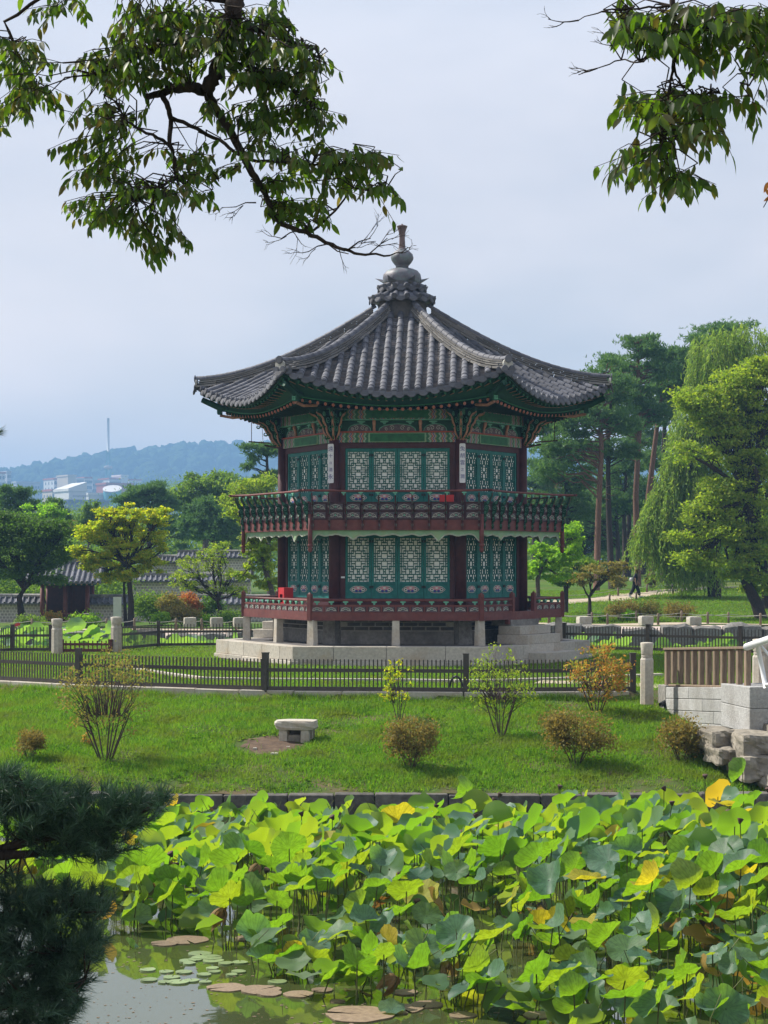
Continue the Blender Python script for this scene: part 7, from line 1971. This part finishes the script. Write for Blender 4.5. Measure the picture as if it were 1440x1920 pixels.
# one leaf along +y, length 1: pointed ellipse folded along its midrib, curving down
lf_prof = [(0.0, 0.0), (0.12, 0.22), (0.42, 0.26), (0.75, 0.22), (1.05, 0.0)]
lf_y = [0.0, 0.18, 0.42, 0.70, 1.0]; lf_w = [0.015, 0.15, 0.19, 0.135, 0.0]
lv = []
for y, w in zip(lf_y, lf_w):
    z = -0.16 * y * y
    lv += [(-w, y, z + 0.25 * w), (0, y, z), (w, y, z + 0.25 * w)]
lv = np.array(lv); lfq = []
for i in range(4):
    a = i * 3; lfq += [(a, a + 1, a + 4, a + 3), (a + 1, a + 2, a + 5, a + 4)]
lfq = np.array(lfq)
def over_tree(label, limbs_px, clumps, d, seed, trunk_foot, nobj, dens=135.0, leafL=0.082, bare=(), canopy=None):
    r_ = np.random.default_rng(seed); rr = random.Random(seed)
    root = thing('overhanging_tree', label, 'tree', trunk_foot); o = Vector(trunk_foot)
    mb = MB()
    first = P(limbs_px[0][0][0][0], limbs_px[0][0][0][1], d)
    up = first + Vector((0.1, 0.4, 1.6))
    r_end = limbs_px[0][1]
    c1 = Vector((o.x * 0.96, o.y + 0.4, o.z + (up.z - o.z) * 1.05)); c2 = up + Vector((0, 0, 0.25))
    tr_pts = []
    for i in range(17):
        t = i / 16; q = 1 - t
        p = o * q ** 3 + c1 * 3 * q * q * t + c2 * 3 * q * t * t + first * t ** 3
        if 0 < i < 16: p = p + Vector((rr.gauss(0, 0.03), rr.gauss(0, 0.03), rr.gauss(0, 0.03)))
        tr_pts.append(p - o)
    tr_pts.insert(0, Vector((0, 0, -0.3)))
    mb.tube(tr_pts, [0.26] + [lerp(0.22, r_end * 1.05, (i / 16) ** 0.7) for i in range(17)], 10)
    pts_all = []
    for path, r0, r1 in limbs_px:
        ps = [P(x, y, d + rr.uniform(-0.12, 0.12)) for x, y in path]
        n = len(ps); fine = []
        for i in range(n - 1):
            for k in range(4):
                fine.append(ps[i].lerp(ps[i + 1], k / 4) + Vector((rr.uniform(-1, 1), rr.uniform(-1, 1), rr.uniform(-1, 1))) * 0.006)
        fine.append(ps[-1])
        mb.tube([p - o for p in fine], [lerp(r0, r1, i / (len(fine) - 1)) for i in range(len(fine))], 7)
        pts_all += fine
    if canopy:
        for (x, y, z, rx, ry, rz, n) in canopy:
            hub = min([p + o for p in tr_pts[5:10]], key=lambda p: (p - Vector((x, y, z))).length)
            for _ in range(26):
                dr = Vector((rr.gauss(0, 1), rr.gauss(0, 1), rr.gauss(0, 1))).normalized() * rr.uniform(0.5, 1.0)
                limb(mb, hub - o, Vector((x + dr.x * rx, y + dr.y * ry, z + dr.z * rz)) - o, 0.02, 0.004, r_, 5, 0.06, 0, 5)
    # bare twig sprays
    for (px, py, ang, ln, k) in bare:
        a0 = P(px, py, d); st = [(a0, ang, ln, 0.0042)]
        for gen in range(4):
            nx = []
            for (p, an, L_, r1) in st:
                e = p + Vector((math.cos(an) * L_, rr.uniform(-0.3, 0.3) * L_, math.sin(an) * L_))
                m_ = p.lerp(e, 0.5) + Vector((0, 0, rr.uniform(-0.12, 0.12) * L_))
                mb.tube([p - o, m_ - o, e - o], [r1, r1 * 0.8, r1 * 0.6], 4, 0, False)
                for _ in range(2 if gen else k): nx.append((p.lerp(e, rr.uniform(0.5, 1)), an + rr.uniform(-0.8, 0.8), L_ * rr.uniform(0.55, 0.8), r1 * 0.62))
            st = nx[:26]
    # twigs with hanging leaves
    Ms = []
    k = d / FPX
    for (px, py, rx, ry) in clumps:
        nl = max(6, int(PI * rx * ry / dens)); nt = max(2, nl // 8)
        for _ in range(nt):
            u = rr.uniform(0, 2 * PI); q = math.sqrt(rr.random())
            c = P(px + rx * q * math.cos(u), py + ry * 0.85 * q * math.sin(u), d + rr.gauss(0, 0.22))
            near = min(pts_all, key=lambda p: (p - c).length)
            dirv = (c - near); dirv.z *= 0.5
            if dirv.length < 0.05: dirv = Vector((rr.gauss(0, 1), rr.gauss(0, 1), 0))
            dirv = dirv.normalized() + Vector((rr.gauss(0, 0.4), rr.gauss(0, 0.5), rr.gauss(-0.02, 0.1))); dirv.normalize()
            L_ = rr.uniform(0.16, 0.3); s0 = c - dirv * L_ * 0.5; e0 = c + dirv * L_ * 0.5 + Vector((0, 0, -0.03))
            if (s0 - near).length < 0.9:
                mm = near.lerp(s0, 0.5) + Vector((rr.gauss(0, 0.03), rr.gauss(0, 0.03), 0.03))
                mb.tube([near - o, mm - o, s0 - o], [0.0045, 0.0035, 0.0028], 4, 0, False)
            mb.tube([s0 - o, c - o, e0 - o], [0.0028, 0.0022, 0.0015], 3, 0, False)
            nn = rr.randint(7, 10)
            for j in range(nn):
                p = s0.lerp(e0, (j + 0.5) / nn); sd = 1 if j % 2 else -1
                lat = dirv.cross(Vector((0, 0, 1))).normalized() * sd
                yv = (lat * rr.uniform(0.25, 0.8) + dirv * rr.uniform(0.1, 0.6) + Vector((0, 0, -rr.uniform(0.4, 1.3)))).normalized()
                zv = (Vector((0, 0, 1)) + Vector((rr.gauss(0, 0.5), rr.gauss(0, 0.5), 0))); zv = (zv - yv * zv.dot(yv)).normalized(); xv = yv.cross(zv)
                s_ = leafL * rr.uniform(0.7, 1.2)
                Ms.append(frame(p - o, xv, yv, zv) @ S3(s_, s_, s_))
    mb.build('boughs', M['bark'], root)
    rr.shuffle(Ms)
    me = np_mesh('leaf', lv, lfq, M['l_over_o'], True)
    for Mx in Ms[:nobj]: link('leaf', me, root, Mx)
    Vs = []
    hom = np.column_stack([lv, np.ones(len(lv))])
    for Mx in Ms[nobj:]: Vs.append((hom @ np.array(Mx).T)[:, :3])
    if canopy:
        for (x, y, z, rx, ry, rz, n) in canopy:
            for _ in range(n):
                dr = np.array([rr.gauss(0, 1) for _ in range(3)]); dr /= np.linalg.norm(dr); q = rr.random() ** 0.4
                p = Vector((x + dr[0] * rx * q, y + dr[1] * ry * q, z + dr[2] * rz * q)) - o
                Mx = T(*p) @ Euler((rr.uniform(-0.8, 0.8), rr.uniform(-0.8, 0.8), rr.uniform(0, 6.28))).to_matrix().to_4x4() @ S3(0.13, 0.13, 0.13)
                Vs.append((hom @ np.array(Mx).T)[:, :3])
    Fs = (lfq[None] + (np.arange(len(Vs)) * len(lv))[:, None, None]).reshape(-1, 4)
    tag(link('leaf_mass', np_mesh('leaf_mass', np.concatenate(Vs), Fs, M['l_over'], True), root), kind='stuff')
    return root
over_tree('leafy boughs of a near tree hanging into the upper left of the view',
    [([(448, -30), (444, 0), (433, 33), (417, 108), (398, 150), (385, 170)], 0.052, 0.036),
     ([(385, 170), (355, 163), (325, 166), (300, 176), (277, 181)], 0.032, 0.016),
     ([(300, 174), (314, 200), (322, 228), (319, 271), (328, 298), (329, 332), (300, 354), (258, 374)], 0.016, 0.006),
     ([(388, 166), (401, 200), (428, 238), (450, 282), (471, 325), (498, 363), (507, 395), (525, 417), (574, 436), (612, 455), (650, 469), (683, 477), (731, 479)], 0.026, 0.005),
     ([(322, 220), (368, 241), (412, 263), (448, 290)], 0.011, 0.009),
     ([(316, 270), (276, 249), (238, 228), (217, 190)], 0.009, 0.005),
     ([(466, 300), (531, 303), (585, 309), (650, 312), (690, 300)], 0.009, 0.004),
     ([(585, 434), (630, 395), (660, 352), (720, 360)], 0.007, 0.003),
     ([(335, 333), (370, 340), (410, 335)], 0.006, 0.003),
     ([(417, 108), (480, 130), (540, 160), (580, 200)], 0.014, 0.005), ([(430, 40), (500, 60), (570, 90), (600, 110)], 0.014, 0.005),
     ([(420, 90), (340, 80), (250, 110), (180, 140)], 0.014, 0.005), ([(436, 4), (340, -14), (220, -24), (100, -20), (10, 40), (40, 120), (60, 170)], 0.016, 0.005)],
    [(270, 45, 70, 44), (350, 50, 90, 50), (480, 45, 80, 45), (560, 95, 55, 36), (205, 120, 55, 40), (300, 110, 80, 45), (470, 120, 75, 45), (560, 150, 55, 35), (540, 215, 80, 24), (600, 215, 28, 22),
     (185, 205, 50, 18), (245, 225, 50, 16), (165, 265, 34, 18), (225, 280, 60, 18), (190, 320, 62, 20), (185, 380, 54, 24), (255, 345, 50, 18), (230, 405, 50, 18), (330, 355, 70, 20), (300, 425, 46, 30), (265, 450, 24, 14),
     (390, 310, 50, 22), (360, 290, 36, 14), (560, 285, 70, 22), (640, 300, 70, 26), (705, 285, 24, 22), (655, 340, 70, 18), (725, 362, 30, 10), (510, 330, 44, 20), (555, 385, 52, 26), (480, 270, 34, 14), (600, 400, 24, 14), (480, 200, 46, 18),
     (40, 100, 48, 46), (60, 165, 46, 34), (25, 195, 28, 24), (8, 232, 14, 18), (100, 8, 60, 12), (400, 200, 30, 16)],
    10.0, 5, (-5.2, 5.0, 1.2), 300, 36.0, 0.068,
    [(505, 400, -0.6, 0.16, 3), (612, 455, -0.5, 0.13, 3), (650, 470, 0.5, 0.14, 3), (690, 478, 0.7, 0.13, 3), (731, 479, 0.2, 0.07, 2), (612, 458, 3.5, 0.1, 2), (480, 380, 3.3, 0.11, 3), (560, 432, 3.6, 0.1, 2), (320, 240, 0.1, 0.16, 2), (420, 262, 0.3, 0.1, 2), (280, 185, 1.9, 0.1, 2)],
    [(-4.4, 12.5, 7.2, 1.5, 2.0, 1.3, 2600), (-2.6, 12.5, 9.6, 2.0, 2.0, 0.9, 2200), (0.2, 11.5, 9.7, 2.2, 1.6, 0.8, 1600)])  # crown masses out of view, added to shade the boughs and the pine
over_tree('leafy twigs of a near tree hanging into the upper right corner',
    [([(1262, -30), (1258, 20), (1262, 90), (1264, 115)], 0.014, 0.01), ([(1264, 115), (1258, 150), (1250, 210), (1240, 250), (1238, 300)], 0.007, 0.003), ([(1264, 115), (1272, 150), (1300, 180), (1350, 175)], 0.006, 0.003),
     ([(1258, 75), (1225, 105), (1200, 117), (1165, 112), (1120, 128), (1085, 140)], 0.005, 0.002), ([(1262, 60), (1330, 50), (1420, 45), (1500, 20)], 0.01, 0.02), ([(1430, 40), (1410, 90), (1425, 130), (1405, 160)], 0.006, 0.002), ([(1260, 10), (1200, 15), (1130, 20), (1085, 38)], 0.006, 0.002)],
    [(1190, 30, 50, 26), (1270, 40, 60, 36), (1350, 40, 60, 40), (1415, 45, 40, 50), (1250, 75, 40, 18), (1330, 90, 40, 26), (1420, 100, 26, 24), (1180, 55, 36, 18), (1220, 175, 44, 24), (1280, 180, 46, 26), (1350, 185, 46, 18), (1240, 220, 66, 20), (1310, 235, 46, 20), (1180, 190, 20, 12), (1185, 300, 44, 20), (1240, 315, 52, 24), (1285, 330, 24, 22), (1200, 275, 26, 12), (1395, 185, 22, 12)],
    8.6, 6, (5.4, 4.0, 1.7), 300, 44.0, 0.084, [(1120, 128, 3.4, 0.07, 2), (1165, 112, 2.2, 0.1, 2), (1200, 117, 0.6, 0.1, 2), (1085, 38, 3.3, 0.08, 2), (1425, 130, -1.2, 0.08, 2)],
    [(3.0, 10.0, 8.4, 1.2, 1.4, 0.8, 900)])
# one red twig at the right edge
p = P(1440, 350, 8.4)
tw = thing('autumn_twig', 'tiny twig with reddish leaves at the right edge of the sky', 'twig', p)
mb = MB(); mb.tube([P(1480, 30, 8.55) - p, P(1490, 150, 8.5) - p, (0.14, 0, 0.2), (0.08, 0, 0.06), (0.03, 0, 0.0), (-0.02, 0, -0.09)], [0.006, 0.005, 0.004, 0.003, 0.003, 0.002], 4); mb.build('stem', M['twig'], tw)
me = np_mesh('leaf', lv, lfq, M['l_red'], True)
for (x, z, a, s_) in ((0.0, 0.02, 200, 0.05), (-0.01, -0.01, 150, 0.04), (0.02, -0.04, 240, 0.045)):
    link('leaf', me, tw, T(x, 0, z) @ RY(R(a)) @ RX(R(90)) @ S3(s_, s_, s_))

# ------------------------------------------------------------------ foreground pine
M['needle'] = leaf_mat('dark_pine_needles', [(0.02, 0.05, 0.034), (0.045, 0.1, 0.065), (0.10, 0.17, 0.12)], [(0.03, 0.09, 0.03), (0.06, 0.14, 0.05)], 0.25, 0.45, 0.4)
def near_pine():
    r_ = np.random.default_rng(17); d = 10.3; k = d / FPX
    foot = Vector((-3.5, 10.4, -0.6))
    root = thing('foreground_pine', 'dark pine boughs filling the lower left corner over the pond', 'tree', foot)
    mb = MB(); o = foot
    mb.tube([(0, 0, 0), (0.06, 0, 1.0), (0.1, 0.02, 2.0), (0.02, 0.08, 2.9), (-0.08, 0.1, 3.8), (-0.05, 0.12, 5.0), (0.05, 0.1, 6.4), (0.0, 0.1, 7.4)], [0.17, 0.155, 0.14, 0.125, 0.11, 0.09, 0.06, 0.02], 10)
    pall0 = None
    ell = [(30, 1480, 55, 34), (95, 1515, 80, 42), (180, 1525, 76, 38), (250, 1520, 56, 34), (295, 1500, 26, 16), (120, 1575, 80, 36), (195, 1585, 56, 28), (40, 1535, 50, 40), (-60, 1500, 70, 60),
           (120, 1690, 70, 34), (50, 1700, 60, 40), (170, 1700, 34, 26), (40, 1765, 80, 44), (120, 1780, 70, 44), (165, 1760, 30, 26), (60, 1840, 80, 44), (125, 1840, 44, 30), (40, 1905, 90, 40), (-60, 1800, 70, 110), (110, 1885, 46, 24), (60, 1970, 110, 40), (10, 1648, 40, 12)]
    ell += [(-150, 1505, 80, 50), (-250, 1550, 90, 46), (-150, 1590, 80, 34), (-370, 1560, 80, 50), (-150, 1720, 90, 40), (-260, 1700, 90, 46), (-370, 1740, 80, 60), (-150, 1840, 90, 60), (-270, 1850, 90, 60), (-380, 1880, 80, 60), (-150, 1950, 100, 50), (-300, 1970, 100, 40), (-130, 830, 60, 16), (-240, 850, 70, 22), (-350, 870, 70, 28), (-430, 900, 60, 40)]
    boughs = [((-20, 1600), (60, 1575), (160, 1560), (240, 1535), (310, 1500)), ((-30, 1606), (40, 1602), (105, 1598), (200, 1590)), ((-30, 1720), (60, 1715), (130, 1705), (195, 1690)), ((-30, 1830), (50, 1800), (120, 1785), (180, 1760)), ((-30, 1900), (50, 1870), (120, 1850), (160, 1835)), ((-30, 1520), (20, 1500), (40, 1470), (30, 1445)), ((-30, 1960), (60, 1930), (120, 1900))]
    pall = []
    for bl in boughs:
        ps = [P(x, y, d + r_.uniform(-0.1, 0.1)) for x, y in bl]
        st = Vector((-3.4, 10.45, ps[0].z + 0.1))
        md_ = [st.lerp(ps[0], t) + Vector((0, r_.uniform(-0.06, 0.06), 0.10 * math.sin(PI * t) * r_.uniform(0.3, 1.4))) for t in (0.25, 0.5, 0.75)]
        pall += md_
        mb.tube([st - o] + [p - o for p in md_] + [p - o for p in ps], [0.05, 0.044, 0.039, 0.034] + [lerp(0.03, 0.008, i / (len(ps) - 1)) for i in range(len(ps))], 7)
        for i in range(len(ps) - 1):
            for t in np.linspace(0, 1, 6): pall.append(ps[i].lerp(ps[i + 1], t))
    for t in np.linspace(0, 1, 14): pall.append(Vector((-3.45, 10.45, P(-6, 812, d).z - 0.3)).lerp(P(-6, 812, d), t))
    pa = np.array([p[:] for p in pall])
    Vs = []
    tips = []
    for (px, py, rx, ry) in ell:
        n = max(4, int(PI * rx * ry / 150))
        for _ in range(n):
            u = r_.uniform(0, 2 * PI); q = math.sqrt(r_.random())
            c = np.array(P(px + rx * q * math.cos(u), py + ry * q * math.sin(u), d + r_.normal() * 0.16)); tips.append(c)
    tips = np.array(tips)
    C = []; D = []
    for c in tips:
        nb = pa[np.argmin(((pa - c) ** 2).sum(1))]
        dv_ = c - nb; L_ = np.linalg.norm(dv_); dv_ = dv_ / max(L_, 1e-6)
        sd = unit((dv_ * 0.7 + np.array([0.35, -0.05, 0.55]) + r_.normal(size=3) * 0.3)[None])[0]
        if L_ > 0.03 and r_.random() < 0.5:
            mb.tube([Vector(nb) - o, Vector((nb + c) / 2 + [0, 0, -0.01]) - o, Vector(c) - o], [0.006, 0.005, 0.004], 4, 0, False)
        C.append(c); D.append(sd)
    C = np.array(C); D = np.array(D)
    NN = 58
    Cn = np.repeat(C, NN, 0); Dn = np.repeat(D, NN, 0); n = len(Cn)
    s_ = r_.random(n)[:, None]
    start = Cn + Dn * (s_ - 0.6) * 0.10
    td = unit(Dn * (0.5 + 0.6 * s_) + rand_dirs(n, r_) * 0.85 + np.array([0, 0, 0.12]))
    L_ = r_.uniform(0.07, 0.115, n)
    Nn = unit(np.cross(td, rand_dirs(n, r_))); B = unit(np.cross(Nn, td)) * 0.0021
    tip = start + td * L_[:, None]
    V = np.stack([start - B, start + B, tip], 1).reshape(-1, 3) - np.array(o)
    Fc = np.arange(n * 3).reshape(-1, 3)
    mb.build('boughs', M['bark'], root)
    tag(link('needles', np_mesh('needles', V, Fc, M['needle']), root), kind='stuff')
    # tip of an upper bough that just enters at the left edge
    c0 = P(-6, 812, d)
    mb = MB(); mb.tube([Vector((-3.45, 10.45, c0.z - 0.35)) - o, Vector((-3.0, 10.4, c0.z - 0.1)) - o, Vector((-2.5, 10.35, c0.z - 0.06)) - o, c0 - o], [0.03, 0.022, 0.014, 0.006], 6); mb.build('bough', M['bark'], root)
    n = 40; st = np.repeat(np.array(c0[:])[None], n, 0) + r_.normal(size=(n, 3)) * 0.008
    td = unit(np.array([0.8, 0, 0.1]) + rand_dirs(n, r_) * 0.5); Nn = unit(np.cross(td, rand_dirs(n, r_))); B = unit(np.cross(Nn, td)) * 0.0016
    V = np.stack([st - B, st + B, st + td * 0.06], 1).reshape(-1, 3) - np.array(o)
    tag(link('needles', np_mesh('needles', V, np.arange(n * 3).reshape(-1, 3), M['needle']), root), kind='stuff')
near_pine()

# ------------------------------------------------------------------ the walking person
M['skin'] = mat('skin', (0.50, 0.30, 0.22), (0.44, 0.26, 0.19), 0.6, 8)
M['navy'] = mat('navy_cloth', (0.022, 0.024, 0.05), (0.014, 0.015, 0.034), 0.85, 12)
M['blackcloth'] = mat('black_cloth', (0.014, 0.014, 0.018), (0.009, 0.009, 0.012), 0.85, 12)
M['hair'] = mat('brown_hair', (0.17, 0.085, 0.045), (0.1, 0.05, 0.03), 0.6, 30)
M['bag'] = mat('pale_bag', (0.5, 0.5, 0.55), (0.42, 0.42, 0.47), 0.7, 8)
def skin_mesh(name, verts, edges, radii, m, parent, root=0, sub=1):
    me = bpy.data.meshes.new(name); me.from_pydata(verts, edges, []); me.materials.append(m)
    o = link(name, me, parent)
    bm = bmesh.new(); bm.from_mesh(me); ly = bm.verts.layers.skin.verify()
    for v, r_ in zip(bm.verts, radii):
        v[ly].radius = r_ if isinstance(r_, tuple) else (r_, r_)
    bm.verts.ensure_lookup_table(); bm.verts[root][ly].use_root = True
    bm.to_mesh(me); bm.free()
    o.modifiers.new('skin', 'SKIN').use_smooth_shade = True
    s = o.modifiers.new('sub', 'SUBSURF'); s.levels = sub; s.render_levels = sub
    return o
pp = hit(1190, 1121.5, far_z, 100, 140)
pe = thing('person', 'person in dark loose clothes striding to the right along the hill path', 'person', (pp.x, pp.y, far_z(pp.x, pp.y) + 0.035))
# walking towards +x: x forward, y to the person's left (away from the viewer)
hips = (0, 0, 0.90); chest = (0.06, 0, 1.22); neck = (0.10, 0, 1.42)
V = [hips, (0.03, 0, 1.06), chest, neck, (0.125, 0, 1.50), (0.145, 0, 1.585), (0.15, 0, 1.65),
     (0.05, -0.19, 1.36), (0.0, -0.23, 1.08), (0.03, -0.22, 0.84), (0.05, -0.215, 0.78),
     (0.07, 0.19, 1.36), (0.14, 0.22, 1.08), (0.24, 0.2, 0.88), (0.28, 0.2, 0.83),
     (-0.02, -0.1, 0.86), (0.10, -0.1, 0.47), (-0.33, -0.1, 0.10), (-0.24, -0.1, 0.03),
     (0.02, 0.1, 0.86), (0.22, 0.1, 0.48), (0.31, 0.1, 0.08), (0.42, 0.1, 0.03)]
V[16] = (-0.10, -0.1, 0.47)
Ed = [(0, 1), (1, 2), (2, 3), (3, 4), (4, 5), (5, 6), (2, 7), (7, 8), (8, 9), (9, 10), (2, 11), (11, 12), (12, 13), (13, 14), (0, 15), (15, 16), (16, 17), (17, 18), (0, 19), (19, 20), (20, 21), (21, 22)]
Rd = [0.12, 0.12, 0.13, 0.055, 0.07, 0.092, 0.07, 0.055, 0.045, 0.03, 0.028, 0.055, 0.045, 0.03, 0.028, 0.09, 0.06, 0.04, 0.032, 0.09, 0.06, 0.04, 0.032]
for base, (sx, sz) in ((10, (0.3, -1)), (14, (0.6, -0.8))):
    bx, by, bz = V[base]
    for f, (dy, ln) in enumerate(((-0.028, 0.07), (-0.010, 0.08), (0.010, 0.078), (0.026, 0.062), (0.034, 0.05))):
        V.append((bx + sx * ln * 0.6, by + dy, bz + sz * ln * 0.6)); V.append((bx + sx * ln + 0.012, by + dy * 1.1, bz + sz * ln)); n0 = len(V)
        Ed += [(base, n0 - 2), (n0 - 2, n0 - 1)]; Rd += [0.010, 0.008]
skin_mesh('body', V, Ed, Rd, M['skin'], pe)
skin_mesh('shirt', [hips, (0.03, 0, 1.06), chest, (0.09, 0, 1.38), (0.05, -0.19, 1.36), (0.0, -0.235, 1.12), (0.07, 0.19, 1.36), (0.13, 0.225, 1.12)], [(0, 1), (1, 2), (2, 3), (2, 4), (4, 5), (2, 6), (6, 7)], [(0.165, 0.15), (0.16, 0.15), (0.17, 0.15), 0.085, 0.09, 0.082, 0.09, 0.082], M['navy'], pe, 1)
skin_mesh('trousers', [hips, (-0.02, -0.1, 0.80), (-0.10, -0.1, 0.47), (-0.31, -0.1, 0.12), (0.02, 0.1, 0.80), (0.22, 0.1, 0.48), (0.30, 0.1, 0.10), (0.01, 0, 1.0)], [(0, 1), (1, 2), (2, 3), (0, 4), (4, 5), (5, 6), (0, 7)], [0.15, 0.125, 0.115, 0.11, 0.125, 0.115, 0.11, 0.14], M['blackcloth'], pe)
mb = MB(); mb.lathe([(0.03, 1.72), (0.09, 1.70), (0.118, 1.64), (0.122, 1.56), (0.11, 1.48), (0.10, 1.40), (0.07, 1.36)], 14, (0.115, 0, 0)); mb.build('hair', M['hair'], pe)
mb = MB(); mb.lathe([(0.02, 1.48), (0.058, 1.50), (0.075, 1.56), (0.06, 1.62), (0.02, 1.64)], 12, (0.20, 0, 0)); mb.tube([(0.26, 0, 1.58), (0.295, 0, 1.552), (0.265, 0, 1.545)], 0.016, 6)
for s in (-1, 1): mb.tube([(0.255, s * 0.03 - 0.008, 1.585), (0.255, s * 0.03 + 0.008, 1.585)], 0.01, 5, 1)
mb.box((0.258, 0, 1.515), (0.02, 0.045, 0.008), None, 2); mb.build('face', [M['skin'], M['black'], M['red']], pe)
mb = MB(); mb.lathe([(0.03, 0.94), (0.11, 0.97), (0.13, 1.06), (0.10, 1.15), (0.03, 1.17)], 12, (-0.20, -0.14, 0)); mb.tube([(-0.18, -0.18, 1.12), (0.02, -0.17, 1.40), (0.12, 0.1, 1.38)], 0.014, 6); mb.build('shoulder_bag', M['bag'], pe)
for (x, y, z, a) in ((-0.25, -0.1, 0.035, 25), (0.39, 0.1, 0.03, -6)):
    mb = MB(); mb.tube([(-0.14, 0, 0.01), (-0.05, 0, 0.015), (0.08, 0, 0.0), (0.14, 0, -0.008)], [0.04, 0.05, 0.042, 0.025], 8); mb.build('shoe', M['white'], pe, T(x, y, z) @ RY(R(a)))
# ------------------------------------------------------------------ the air
hz = bpy.data.materials.new('haze_air'); hz.use_nodes = True
N = hz.node_tree.nodes; L = hz.node_tree.links
N.remove(N['Principled BSDF'])
pv = N.new('ShaderNodeVolumePrincipled')
pv.inputs['Color'].default_value = (0.32, 0.6, 1.0, 1)
pv.inputs['Density'].default_value = 0.0004
pv.inputs['Anisotropy'].default_value = 0.0
L.new(pv.outputs['Volume'], N['Material Output'].inputs['Volume'])
mb = MB(); mb.box2((-2300, -120, -3.0), (2300, 4100, 203))
tag(mb.build('haze', hz), 'pale blue haze in the air', 'haze', None, 'stuff')
